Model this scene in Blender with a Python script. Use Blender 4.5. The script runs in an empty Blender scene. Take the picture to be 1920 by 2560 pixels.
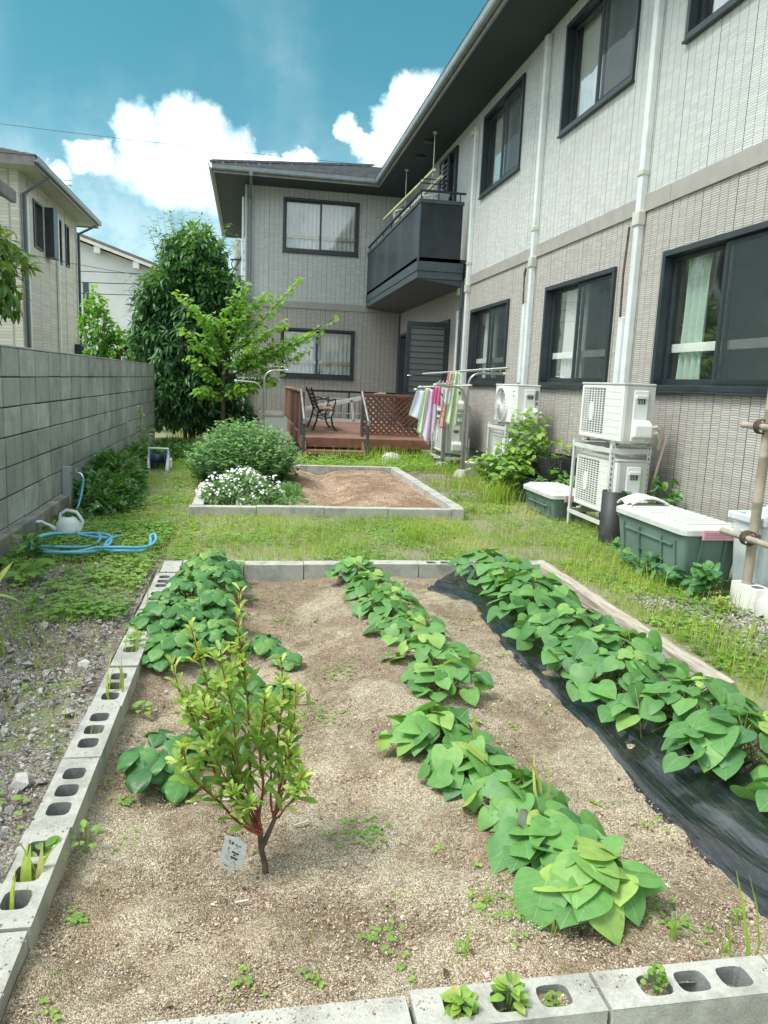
import bpy, math, random
import numpy as np
from mathutils import Vector, Matrix
C = bpy.context.scene
col = C.collection
rng = np.random.default_rng(7)
random.seed(7)
R = math.radians
PI = math.pi

# ---------------------------------------------------------------- camera
yaw, pitch, roll = R(10.3286), R(9.6608), R(2.4762)
F = Vector((math.sin(yaw)*math.cos(pitch), math.cos(yaw)*math.cos(pitch), -math.sin(pitch)))
rt = Vector((math.cos(yaw), -math.sin(yaw), 0)); up = rt.cross(F)
Rr = rt*math.cos(roll)+up*math.sin(roll); Uu = -rt*math.sin(roll)+up*math.cos(roll)
cd = bpy.data.cameras.new('camera'); cam = bpy.data.objects.new('camera', cd); col.objects.link(cam)
M = Matrix((Rr, Uu, -F)).transposed().to_4x4(); M.translation = (0, 0, 1.26); cam.matrix_world = M
cd.sensor_fit = 'VERTICAL'; cd.sensor_height = 24; cd.lens = 1897.4/2560*24
cd.clip_end = 3000; cd.clip_start = .02
C.camera = cam

# ---------------------------------------------------------------- node helper
class G:
    def __init__(s, nt): s.nt = nt; s.L = nt.links
    def __call__(s, typ, ins=None, **props):
        n = s.nt.nodes.new('ShaderNode'+typ)
        for k, v in props.items(): setattr(n, k, v)
        for k, v in (ins or {}).items():
            i = n.inputs[k]
            if isinstance(v, bpy.types.NodeSocket): s.L.new(v, i)
            elif isinstance(v, bpy.types.Node): s.L.new(v.outputs[0], i)
            else:
                if i.type == 'RGBA' and len(v) == 3: v = (*v, 1)
                i.default_value = v
        return n
    def m(s, op, *a, clamp=False):
        n = s.nt.nodes.new('ShaderNodeMath'); n.operation = op; n.use_clamp = clamp
        for i, v in enumerate(a):
            if isinstance(v, (int, float)): n.inputs[i].default_value = v
            else: s.L.new(v if isinstance(v, bpy.types.NodeSocket) else v.outputs[0], n.inputs[i])
        return n.outputs[0]
    def mix(s, f, a, b, blend='MIX'):
        n = s.nt.nodes.new('ShaderNodeMix'); n.data_type = 'RGBA'; n.blend_type = blend
        for i, v in ((0, f), (6, a), (7, b)):
            if isinstance(v, bpy.types.NodeSocket): s.L.new(v, n.inputs[i])
            elif isinstance(v, bpy.types.Node): s.L.new(v.outputs[0], n.inputs[i])
            elif isinstance(v, (int, float)): n.inputs[i].default_value = v
            else: n.inputs[i].default_value = (*v, 1) if len(v) == 3 else v
        return n.outputs[2]
    def ramp(s, f, stops):
        n = s.nt.nodes.new('ShaderNodeValToRGB'); s.L.new(f if isinstance(f, bpy.types.NodeSocket) else f.outputs[0], n.inputs[0])
        e = n.color_ramp.elements
        while len(e) < len(stops): e.new(.5)
        for i, (p, c) in enumerate(stops):
            e[i].position = p; e[i].color = (c, c, c, 1) if isinstance(c, (int, float)) else (*c, 1)
        return n.outputs[0]
    def sm(s, v, a, b):
        n = s('MapRange', {0: v, 1: a, 2: b, 3: 0., 4: 1.}, interpolation_type='SMOOTHSTEP'); return n.outputs[0]
    def noise(s, vec, scale, detail=3, rough=.55, dist=0, out=0):
        return s('TexNoise', {'Vector': vec, 'Scale': scale, 'Detail': detail, 'Roughness': rough, 'Distortion': dist}).outputs[out]
    def xyz(s, v):
        n = s('SeparateXYZ', {0: v}); return n.outputs
    def comb(s, x, y, z):
        n = s.nt.nodes.new('ShaderNodeCombineXYZ')
        for i, v in enumerate((x, y, z)):
            if isinstance(v, (int, float)): n.inputs[i].default_value = v
            else: s.L.new(v, n.inputs[i])
        return n.outputs[0]

# ---------------------------------------------------------------- world: hazy bright sky with cumulus
SUN_EL, SUN_AZ = 58, -104          # azimuth measured from +Y towards +X
w = bpy.data.worlds.new('World'); C.world = w; w.use_nodes = True
w.node_tree.nodes.clear(); g = G(w.node_tree)
sky = g('TexSky', sky_type='NISHITA', sun_disc=False, sun_elevation=R(SUN_EL), sun_rotation=R(SUN_AZ), air_density=1.2, dust_density=1.5, ozone_density=3)
d = g('TexCoord').outputs['Generated']
x, y, z = g.xyz(d)
az = g.m('MULTIPLY', g.m('ARCTAN2', x, y), 57.3); el = g.m('MULTIPLY', g.m('ARCSINE', z), 57.3)
p = g.comb(az, el, 0)
n1 = g.noise(p, .22, 5, .6); n2 = g.noise(p, .07, 3, .5)
pv = g('VectorMath', {0: p, 1: g('VectorMath', {0: g('TexNoise', {'Vector': p, 'Scale': .45, 'Detail': 3}).outputs[1], 1: (-.5, -.5, -.5)}, operation='ADD').outputs[0]}, operation='ADD').outputs[0]
warp = g('VectorMath', {0: p, 1: g('VectorMath', {0: g('VectorMath', {0: g('TexNoise', {'Vector': p, 'Scale': .5, 'Detail': 4, 'Roughness': .62}).outputs[1], 1: (-.5, -.5, -.5)}, operation='ADD').outputs[0], 1: (2.3, 2.3, 0)}, operation='MULTIPLY').outputs[0]}, operation='ADD').outputs[0]
wx, wy, _ = g.xyz(warp)
blobs = [(-10.6,13.6,1.7,1.3),(-7.6,15.3,1.7,2.2),(-5.0,15.9,1.8,2.3),(-3.2,15.2,2.2,2.5),(-1.2,14.3,2.0,2.3),(.8,13.6,1.8,1.6),(3.3,14.6,1.5,1.2),(-12.6,12.3,1.2,.8),(-5,13,5,2.4),(0,12,4,2.5),
         (6.4,16.9,1.0,1.0),(7.8,16.3,1.1,1.1),(9.2,17.0,1.3,1.8),(10.4,18.2,1.5,2.1),(12.2,18.6,2,2.2),(10,15,2.5,2.2),(14,18,2.5,2.4)]
cov = None
for a0, e0, rx, ry in blobs:
    q = g.m('ADD', g.m('POWER', g.m('DIVIDE', g.m('SUBTRACT', wx, a0), rx), 2.), g.m('POWER', g.m('DIVIDE', g.m('SUBTRACT', wy, e0), ry), 2.))
    v = g.m('SUBTRACT', 1., q)
    cov = v if cov is None else g.m('MAXIMUM', cov, v)
core = g.sm(cov, -.22, .75)
lowfade = g.sm(g.m('ADD', el, g.m('MULTIPLY', g.m('SUBTRACT', n1, .5), 8.)), 8.5, 14.5)
cum = g.m('MULTIPLY', core, g.m('ADD', g.m('MULTIPLY', lowfade, .8), .2))
# thin veil of cirrus and the bright overcast part of the sky overhead and behind
veil = g.m('ADD', g.m('MULTIPLY', g.sm(n2, .45, .8), .16), g.m('MULTIPLY', g.m('SUBTRACT', 1., g.sm(g.m('ADD', el, g.m('MULTIPLY', g.m('SUBTRACT', n1, .5), 10.)), 6., 19.)), .30))
over = g.m('MAXIMUM', g.sm(el, 30., 48.), g.sm(g.m('ABSOLUTE', g.m('SUBTRACT', az, 2.)), 16., 30.))
over = g.m('MULTIPLY', over, g.m('ADD', .62, g.m('MULTIPLY', g.noise(p, .045, 4), .6)), clamp=True)
mask = g.m('MAXIMUM', g.m('MAXIMUM', cum, veil), over, clamp=True)
tone = g.mix(g.sm(el, 4., 26.), (.17, .31, .30), (.14, .335, .27))
skyc = g.mix(1., sky.outputs[0], tone, 'MULTIPLY')
cl = g.mix(g.sm(g.noise(p, .42, 5, .62), .40, .66), (3.9, 4.15, 4.2), (2.1, 2.85, 3.2))
colr = g.mix(mask, skyc, cl)
bg = g('Background', {'Color': colr, 'Strength': .14})
g('OutputWorld', {0: bg})

# ---------------------------------------------------------------- sun behind thin cloud
sd = bpy.data.lights.new('sun', 'SUN'); sun = bpy.data.objects.new('sun', sd); col.objects.link(sun)
sd.energy = 1.25; sd.angle = R(22); sd.color = (1, .96, .89)
sv = Vector((math.sin(R(SUN_AZ))*math.cos(R(SUN_EL)), math.cos(R(SUN_AZ))*math.cos(R(SUN_EL)), math.sin(R(SUN_EL))))
sun.rotation_euler = sv.to_track_quat('Z', 'Y').to_euler()
C.view_settings.view_transform = 'Standard'; C.view_settings.look = 'None'
C.view_settings.exposure = 1.7; C.view_settings.gamma = 1
C.render.engine = 'CYCLES'
C.cycles.max_bounces = 7; C.cycles.transparent_max_bounces = 8; C.cycles.caustics_reflective = False; C.cycles.caustics_refractive = False

# ---------------------------------------------------------------- object helpers
def tag(o, label=None, cat=None, group=None, kind=None):
    if label:
        o['label'] = label
        if not 4 <= len(label.split()) <= 16: print('LABEL', len(label.split()), label)
    if cat: o['category'] = cat
    if group: o['group'] = group
    if kind: o['kind'] = kind
    return o
def wpos(o):
    v = Vector((0, 0, 0))
    while o: v += o.location; o = o.parent
    return v
def thing(name, loc, label, cat, group=None):
    o = bpy.data.objects.new(name, None); col.objects.link(o); o.location = loc; o.empty_display_size = .05
    return tag(o, label, cat, group)
def copy_tree(o, parent=None):
    c = o.copy(); col.objects.link(c)
    if parent: c.parent = parent
    for ch in [k for k in bpy.data.objects if k.parent == o]: copy_tree(ch, c)
    return c
def link_mesh(name, me, mat, parent=None, origin=None):
    o = bpy.data.objects.new(name, me); col.objects.link(o)
    if mat is not None:
        for m_ in (mat if isinstance(mat, (list, tuple)) else [mat]): me.materials.append(m_)
    if parent: o.parent = parent
    elif origin is not None: o.location = origin
    return o

class MB:
    """collects shapes in world coordinates and links them as one mesh object"""
    def __init__(s): s.v = []; s.f = []; s.mi = []; s.sm = []
    def add(s, v, f, mi=0, smooth=False):
        b = len(s.v); s.v += [tuple(p) for p in v]; s.f += [tuple(i+b for i in q) for q in f]
        s.mi += [mi]*len(f); s.sm += [smooth]*len(f); return s
    def box(s, x0, x1, y0, y1, z0, z1, mi=0):
        v = [(x, y, z) for z in (z0, z1) for y in (y0, y1) for x in (x0, x1)]
        return s.add(v, [(0,2,3,1),(4,5,7,6),(0,1,5,4),(2,6,7,3),(0,4,6,2),(1,3,7,5)], mi)
    def obox(s, c, ax, sz, mi=0):
        """oriented box: centre, three axes (rows), full sizes"""
        a = [Vector(q).normalized()*h/2 for q, h in zip(ax, sz)]; c = Vector(c)
        v = [c+a[0]*i+a[1]*j+a[2]*k for k in (-1, 1) for j in (-1, 1) for i in (-1, 1)]
        return s.add(v, [(0,2,3,1),(4,5,7,6),(0,1,5,4),(2,6,7,3),(0,4,6,2),(1,3,7,5)], mi)
    def bar(s, p0, p1, wd, th, upv=(0, 0, 1), mi=0):
        p0, p1 = Vector(p0), Vector(p1); a = (p1-p0); u = Vector(upv); sd_ = a.cross(u).normalized(); u2 = sd_.cross(a).normalized()
        return s.obox((p0+p1)/2, (a, sd_, u2), (a.length, wd, th), mi)
    def tube(s, pts, r, n=8, mi=0, cap=True, smooth=True):
        pts = [Vector(q) for q in pts]; rs = r if isinstance(r, (list, tuple)) else [r]*len(pts)
        v = []; f = []; pn = None
        for i, q in enumerate(pts):
            t = (pts[min(i+1, len(pts)-1)]-pts[max(i-1, 0)]).normalized()
            if pn is None: a = t.orthogonal().normalized()
            else:
                a = pn - t*pn.dot(t); a = a.normalized() if a.length > 1e-6 else t.orthogonal().normalized()
            pn = a; b = t.cross(a)
            v += [q+(a*math.cos(2*PI*k/n)+b*math.sin(2*PI*k/n))*rs[i] for k in range(n)]
        for i in range(len(pts)-1):
            for k in range(n):
                k2 = (k+1) % n; f.append((i*n+k, i*n+k2, (i+1)*n+k2, (i+1)*n+k))
        s.add(v, f, mi, smooth)
        if cap: s.add(v[:n], [tuple(range(n))[::-1]], mi); s.add(v[-n:], [tuple(range(n))], mi)
        return s
    def lathe(s, c, prof, n=24, mi=0, axis='Z', smooth=True):
        v = []; f = []
        for r_, h in prof:
            for k in range(n):
                a = 2*PI*k/n; p_ = (r_*math.cos(a), r_*math.sin(a), h)
                if axis == 'X': p_ = (p_[2], p_[0], p_[1])
                if axis == 'Y': p_ = (p_[0], p_[2], p_[1])
                v.append((c[0]+p_[0], c[1]+p_[1], c[2]+p_[2]))
        for i in range(len(prof)-1):
            for k in range(n):
                k2 = (k+1) % n; f.append((i*n+k, i*n+k2, (i+1)*n+k2, (i+1)*n+k))
        return s.add(v, f, mi, smooth)
    def prism(s, poly, ext, mi=0):
        """closed polygon (3-D points) pushed along ext"""
        n = len(poly); e = Vector(ext); v = [Vector(q) for q in poly]; v += [q+e for q in v]
        f = [tuple(range(n))[::-1], tuple(range(n, 2*n))] + [(i, (i+1) % n, n+(i+1) % n, n+i) for i in range(n)]
        return s.add(v, f, mi)
    def grid(s, fn, nu, nv, mi=0, smooth=True, u=(0, 1), v=(0, 1)):
        vs = [fn(u[0]+(u[1]-u[0])*i/nu, v[0]+(v[1]-v[0])*j/nv) for j in range(nv+1) for i in range(nu+1)]
        f = [(j*(nu+1)+i, j*(nu+1)+i+1, (j+1)*(nu+1)+i+1, (j+1)*(nu+1)+i) for j in range(nv) for i in range(nu)]
        return s.add(vs, f, mi, smooth)
    def build(s, name, mat, parent=None, origin=None, bevel=0, solid=0, seg=2):
        o_ = wpos(parent) if parent else Vector(origin or (0, 0, 0))
        me = bpy.data.meshes.new(name); me.from_pydata([(a-o_.x, b-o_.y, c_-o_.z) for a, b, c_ in s.v], [], s.f)
        me.polygons.foreach_set('material_index', s.mi); me.polygons.foreach_set('use_smooth', s.sm)
        me.update()
        o = link_mesh(name, me, mat, parent, origin)
        if solid: m_ = o.modifiers.new('solid', 'SOLIDIFY'); m_.thickness = solid; m_.offset = 0
        if bevel: m_ = o.modifiers.new('bevel', 'BEVEL'); m_.width = bevel; m_.segments = seg; m_.limit_method = 'ANGLE'; m_.angle_limit = R(40)
        return o

# leaf scatterer -----------------------------------------------------
class Leaves:
    def __init__(s): s.V = []; s.F = []; s.T = []; s.U = []; s.nv = 0
    def put(s, tpl, pos, ax, nrm, size, tint):
        """tpl=(verts Nx3 with x across, y along, z up; faces list of quads/tris as arrays; uv Nx2)"""
        tv, tf, tu = tpl
        pos = np.asarray(pos, float).reshape(-1, 3); n = len(pos)
        if n == 0: return
        ax = np.asarray(ax, float).reshape(-1, 3); nrm = np.asarray(nrm, float).reshape(-1, 3)
        ax = ax/np.linalg.norm(ax, axis=1, keepdims=True)
        nrm = nrm - ax*np.sum(ax*nrm, 1, keepdims=True); nl = np.linalg.norm(nrm, axis=1, keepdims=True)
        nrm = np.where(nl < 1e-4, np.cross(ax, [1, .3, .2]), nrm); nrm /= np.linalg.norm(nrm, axis=1, keepdims=True)
        sd_ = np.cross(ax, nrm); size = np.broadcast_to(np.asarray(size, float), (n,)).reshape(n, 1, 1)
        V = pos[:, None, :]+size*(tv[None, :, 0:1]*sd_[:, None, :]+tv[None, :, 1:2]*ax[:, None, :]+tv[None, :, 2:3]*nrm[:, None, :])
        k = len(tv); off = s.nv+np.arange(n)*k
        s.V.append(V.reshape(-1, 3)); s.T.append(np.repeat(np.broadcast_to(tint, (n,)), k)); s.U.append(np.tile(tu, (n, 1)))
        for fa in tf: s.F.append((fa[None]+off[:, None, None]).reshape(-1, fa.shape[1]))
        s.nv += n*k
    def build(s, name, mat, parent=None, origin=None, smooth=True):
        o_ = np.array(wpos(parent) if parent else Vector(origin or (0, 0, 0)))
        V = np.concatenate(s.V)-o_; T = np.concatenate(s.T); U = np.concatenate(s.U)
        me = bpy.data.meshes.new(name); me.vertices.add(len(V)); me.vertices.foreach_set('co', V.ravel().astype('f'))
        lv = np.concatenate([f.ravel() for f in s.F]); cnt = np.concatenate([np.full(len(f), f.shape[1]) for f in s.F])
        me.loops.add(len(lv)); me.loops.foreach_set('vertex_index', lv.astype('i'))
        me.polygons.add(len(cnt)); st = np.concatenate([[0], np.cumsum(cnt)[:-1]])
        me.polygons.foreach_set('loop_start', st.astype('i'))
        me.polygons.foreach_set('use_smooth', np.full(len(cnt), smooth))
        me.update(calc_edges=True)
        a = me.attributes.new('tint', 'FLOAT', 'POINT'); a.data.foreach_set('value', T.astype('f'))
        b = me.attributes.new('luv', 'FLOAT_VECTOR', 'POINT'); b.data.foreach_set('vector', np.c_[U, np.zeros(len(U))].ravel().astype('f'))
        return link_mesh(name, me, mat, parent, origin)

def strip_tpl(stations, fold=.25, droop=.3, cols=2, wave=0):
    """leaf from (y, halfwidth) stations; cols=2 -> left, mid, right"""
    v = []; u = []
    for y_, h in stations:
        for c in ((-1, 0, 1) if cols == 2 else (-1, -.5, 0, .5, 1)):
            v.append((c*h, y_, fold*abs(c)*h - droop*y_*y_ + wave*h*math.sin(9*y_+4*c)*abs(c))); u.append((c*h, y_))
    k = 3 if cols == 2 else 5
    f = [(i*k+j, i*k+j+1, (i+1)*k+j+1, (i+1)*k+j) for i in range(len(stations)-1) for j in range(k-1)]
    return np.array(v), [np.array(f)], np.array(u)
LANCE = strip_tpl([(0, .02), (.2, .1), (.5, .15), (.8, .08), (1, .005)], .4, .35)
LANCE_N = strip_tpl([(0, .01), (.3, .085), (.65, .09), (1, .005)], .5, .5)
OVAL = strip_tpl([(0, .03), (.2, .2), (.5, .3), (.8, .2), (1, .02)], .35, .2)
OBOV = strip_tpl([(0, .025), (.25, .1), (.55, .2), (.8, .22), (.95, .12), (1, .02)], .35, .18)
ROUND = strip_tpl([(0, .05), (.2, .36), (.5, .5), (.8, .38), (1, .08)], .3, .15)
BLADE = strip_tpl([(0, .05), (.4, .05), (.75, .035), (1, .003)], .5, .6)
BLADE = (BLADE[0][[0,2,3,5,6,8,9,11]], [np.array([(0,1,3,2),(2,3,5,4),(4,5,7,6)])], BLADE[2][[0,2,3,5,6,8,9,11]])
def heart_tpl(fold, droop, wave, ph, asym=0.):
    mid = [0, .1, .27, .46, .66, .84, 1.0]; hw = [.34, .54, .60, .55, .41, .22, .008]; ey = [-.27, -.15, .10, .36, .6, .82, 1.0]
    v = []; u = []
    for i in range(7):
        for c in (-1, -.55, 0, .55, 1):
            t = abs(c); x_ = c*hw[i]*(1+asym*c); y_ = mid[i]*(1-t**1.6)+ey[i]*t**1.6
            if i == 0 and t > .5: y_ -= .12 if t < 1 else -.07
            z_ = fold*abs(x_)**1.2 - droop*max(y_, 0)**2 - .25*droop*x_*x_*3 + wave*t*math.sin(y_*9+ph+c*2)*.5
            v.append((x_, y_, z_)); u.append((x_, y_))
    f = [(i*5+j, i*5+j+1, (i+1)*5+j+1, (i+1)*5+j) for i in range(6) for j in range(4)]
    return np.array(v), [np.array(f)], np.array(u)
HEARTS = [heart_tpl(.35, .3, .05, 0), heart_tpl(.1, .5, .08, 1, .08), heart_tpl(.5, .15, .06, 2, -.08), heart_tpl(-.05, .35, .1, 4), heart_tpl(.7, .4, .05, 3, .05)]
def straw_tpl():
    v = []; u = []; st = [(0, .05), (.15, .28), (.35, .44), (.6, .5), (.82, .4), (1, .14)]
    for i, (y_, h) in enumerate(st):
        for c in (-1, -.7, -.35, 0, .35, .7, 1):
            t = abs(c); x_ = c*h*(1+.04*(-1)**i*(t == 1)); z_ = .28*t*h - .3*y_*y_*(1) + .035*math.cos(c*9+y_*7)*t - .12*t*t
            v.append((x_, y_-.08*t*t, z_)); u.append((x_, y_))
    f = [(i*7+j, i*7+j+1, (i+1)*7+j+1, (i+1)*7+j) for i in range(5) for j in range(6)]
    return np.array(v), [np.array(f)], np.array(u)
STRAW = straw_tpl()
PETAL5 = (np.array([(0, 0, 0)]+[(math.cos(a*PI/5)*(1 if a % 2 else .45), math.sin(a*PI/5)*(1 if a % 2 else .45), .15 if a % 2 else 0) for a in range(10)]),
          [np.array([(0, a+1, (a+1) % 10+1) for a in range(10)])], np.zeros((11, 2)))
def rnd(n, a, b): return rng.uniform(a, b, n)
def rdir(n, zmin=-1, zmax=1):
    z_ = rng.uniform(zmin, zmax, n); a = rng.uniform(0, 2*PI, n); q = np.sqrt(1-z_*z_)
    return np.c_[q*np.cos(a), q*np.sin(a), z_]
# ================================================================ materials
def newmat(name):
    m_ = bpy.data.materials.new(name); m_.use_nodes = True; m_.node_tree.nodes.clear(); return m_, G(m_.node_tree)
def out(g, sh, disp=None):
    o = g('OutputMaterial', {0: sh})
    return o
def bump(g, h, strength=.3, dist=.01):
    return g('Bump', {'Height': h, 'Strength': strength, 'Distance': dist}).outputs[0]
def plain(name, c, rough=.5, metal=0, var=.12, vs=6, bmp=0, bs=200, dirt=None, spec=.5, coat=0):
    m_, g = newmat(name); p = g('TexCoord').outputs['Object']
    n = g.noise(p, vs, 4)
    k = g.mix(g.sm(n, .3, .7), tuple(a*(1-var) for a in c), tuple(min(1, a*(1+var)) for a in c))
    if dirt:
        q = g.noise(p, dirt[1], 5, .65)
        k = g.mix(g.m('MULTIPLY', g.sm(q, .5, .75), dirt[2]), k, dirt[0])
    ins = {'Base Color': k, 'Roughness': g.m('ADD', rough, g.m('MULTIPLY', g.m('SUBTRACT', n, .5), .2), clamp=True), 'Metallic': metal, 'Specular IOR Level': spec, 'Coat Weight': coat}
    if bmp: ins['Normal'] = bump(g, g.noise(p, bs, 3), bmp, .003)
    out(g, g('BsdfPrincipled', ins)); return m_

def siding(name, brick, groove, colw=.11375, ch=.0186, hs=.22, joint=(.16, .15, .14)):
    m_, g = newmat(name)
    P_ = g('NewGeometry').outputs['Position']; x, y, z = g.xyz(P_)
    uu = g.m('ADD', x, y); cu = g.m('DIVIDE', uu, colw); ci = g.m('FLOOR', cu); fu = g.m('FRACT', cu)
    wn = g('TexWhiteNoise', {'Vector': g.comb(ci, 3.1, 0)}, noise_dimensions='3D').outputs[0]
    cv = g.m('ADD', g.m('DIVIDE', z, ch), wn); vi = g.m('FLOOR', cv); fv = g.m('FRACT', cv)
    br = g('TexWhiteNoise', {'Vector': g.comb(ci, vi, 1.7)}, noise_dimensions='3D').outputs[0]
    hj = g.m('SUBTRACT', 1., g.m('MULTIPLY', g.sm(fv, 0., .10), g.m('SUBTRACT', 1., g.sm(fv, 1-hs-.08, 1-hs+.06))))
    vj = g.m('SUBTRACT', 1., g.m('MULTIPLY', g.sm(fu, .02, .045), g.m('SUBTRACT', 1., g.sm(fu, .965, .99))))
    c4 = g.m('FRACT', g.m('DIVIDE', uu, colw*4)); pj = g.m('LESS_THAN', c4, .016)
    big = g.noise(P_, .9, 4)
    k = g.mix(br, tuple(a*.86 for a in brick), tuple(min(1, a*1.1) for a in brick))
    k = g.mix(g.m('MULTIPLY', g.sm(big, .4, .8), .2), k, tuple(a*.72 for a in brick))
    pr = g('TexWhiteNoise', {'Vector': g.comb(g.m('FLOOR', g.m('DIVIDE', uu, colw*4)), 5.5, 0)}).outputs[0]
    k = g.mix(g.m('MULTIPLY', pr, .14), k, tuple(a*.6 for a in brick))
    grime = g.m('MULTIPLY', g.m('SUBTRACT', 1., g.sm(g.m('ADD', z, g.m('MULTIPLY', g.noise(P_, 3, 5), .5)), .35, .95)), .35)
    k = g.mix(grime, k, (.26, .24, .20))
    rs = g.noise(g.comb(g.m('MULTIPLY', x, 5.), g.m('MULTIPLY', y, 5.), g.m('MULTIPLY', z, .5)), 1., 4, .6)
    k = g.mix(g.m('MULTIPLY', g.sm(rs, .55, .8), .18), k, tuple(a*.55 for a in brick))
    k = g.mix(hj, k, groove); k = g.mix(vj, k, joint); k = g.mix(pj, k, tuple(a*.6 for a in joint))
    h = g.m('SUBTRACT', g.m('ADD', 1., g.m('MULTIPLY', br, .25)), g.m('MAXIMUM', hj, vj))
    h = g.m('ADD', h, g.m('MULTIPLY', g.noise(P_, 180, 2), .25))
    out(g, g('BsdfPrincipled', {'Base Color': k, 'Roughness': .7, 'Normal': bump(g, h, .6, .006)})); return m_

def concrete(name, c, stain=.5, vs=3, streak=False, island=.0, moss=0.):
    m_, g = newmat(name); P_ = g('NewGeometry').outputs['Position']; x, y, z = g.xyz(P_)
    n = g.noise(P_, vs, 6, .65); f = g.noise(P_, 150, 3, .7)
    k = g.mix(g.sm(n, .3, .72), tuple(a*(1-stain) for a in c), tuple(min(1, a*1.12) for a in c))
    if island:
        r_ = g('NewGeometry').outputs['Random Per Island']
        k = g.mix(g.m('MULTIPLY', r_, island), k, tuple(a*.45 for a in c))
    if streak:
        s_ = g.noise(g.comb(g.m('MULTIPLY', x, 14.), g.m('MULTIPLY', y, 14.), g.m('MULTIPLY', z, 1.6)), 1., 5, .7)
        k = g.mix(g.m('MULTIPLY', g.sm(s_, .48, .78), .6), k, tuple(a*.5 for a in c))
        s2 = g.noise(g.comb(g.m('MULTIPLY', x, 22.), g.m('MULTIPLY', y, 22.), g.m('MULTIPLY', z, 1.1)), 1.3, 3, .7)
        k = g.mix(g.m('MULTIPLY', g.sm(s2, .6, .75), .35), k, tuple(min(1, a*1.6) for a in c))
    if moss: k = g.mix(g.m('MULTIPLY', g.sm(g.noise(P_, 7, 5), .5, .7), moss), k, (.10, .12, .06))
    k = g.mix(.35, k, g.mix(1., k, g.ramp(f, [(.3, .5), (.7, 1.3)]), 'MULTIPLY'))
    pit = g('TexVoronoi', {'Vector': P_, 'Scale': 260.}).outputs[0]
    h = g.m('ADD', f, g.m('MULTIPLY', g.sm(pit, .0, .35), .5))
    out(g, g('BsdfPrincipled', {'Base Color': k, 'Roughness': .9, 'Specular IOR Level': .25, 'Normal': bump(g, h, .55, .003)})); return m_

def soil_mat(name, base, dark, light, sc=1.0):
    """loose sandy soil: grains of several sizes, damp darker patches"""
    m_, g = newmat(name); P_ = g('NewGeometry').outputs['Position']
    v1 = g('TexVoronoi', {'Vector': P_, 'Scale': 130.*sc, 'Randomness': 1.}); v2 = g('TexVoronoi', {'Vector': P_, 'Scale': 260.*sc})
    big = g.noise(P_, 2.3, 5, .6); mid = g.noise(P_, 14, 5, .7); fine = g.noise(P_, 420*sc, 2)
    r1 = g.xyz(v1.outputs['Color'])[0]; r2 = g.xyz(v2.outputs['Color'])[1]
    grain = g.m('ADD', g.m('MULTIPLY', r1, .6), g.m('MULTIPLY', r2, .4))
    k = g.ramp(grain, [(0., dark), (.3, tuple(a*.6 for a in base)), (.5, base), (.8, light), (1., tuple(min(1, a*1.5) for a in light))])
    k = g.mix(g.m('MULTIPLY', g.sm(mid, .42, .7), .5), k, g.mix(1., k, (.5, .44, .38), 'MULTIPLY'))
    damp = g.m('ADD', g.noise(P_, 1.7, 6, .65, .6), g.m('MULTIPLY', g.noise(P_, 6.5, 4, .7), .35))
    k = g.mix(g.m('MULTIPLY', g.sm(g.noise(P_, 34, 3, .6), .52, .66), .38), k, g.mix(1., k, (.45, .38, .32), 'MULTIPLY'))
    k = g.mix(g.m('MULTIPLY', g.sm(g.noise(P_, 60, 3, .6), .55, .68), .4), k, g.mix(1., k, (1.35, 1.32, 1.28), 'MULTIPLY'))
    k = g.mix(g.m('MULTIPLY', g.sm(damp, .60, .76), .68), k, g.mix(1., k, (.50, .42, .36), 'MULTIPLY'))
    k = g.mix(g.m('MULTIPLY', g.sm(big, .45, .68), .7), k, g.mix(1., k, (1.22, 1.18, 1.12), 'MULTIPLY'))
    crack = g.sm(v1.outputs['Distance'], .35, .75)
    k = g.mix(g.m('MULTIPLY', crack, .5), k, tuple(a*.7 for a in dark))
    h = g.m('ADD', g.m('MULTIPLY', g.m('SUBTRACT', 1., v1.outputs['Distance']), 1.), g.m('MULTIPLY', mid, 2.2))
    h = g.m('ADD', h, g.m('MULTIPLY', r1, .9))
    out(g, g('BsdfPrincipled', {'Base Color': k, 'Roughness': 1., 'Specular IOR Level': .15, 'Normal': bump(g, h, .8, .006)})); return m_

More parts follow.
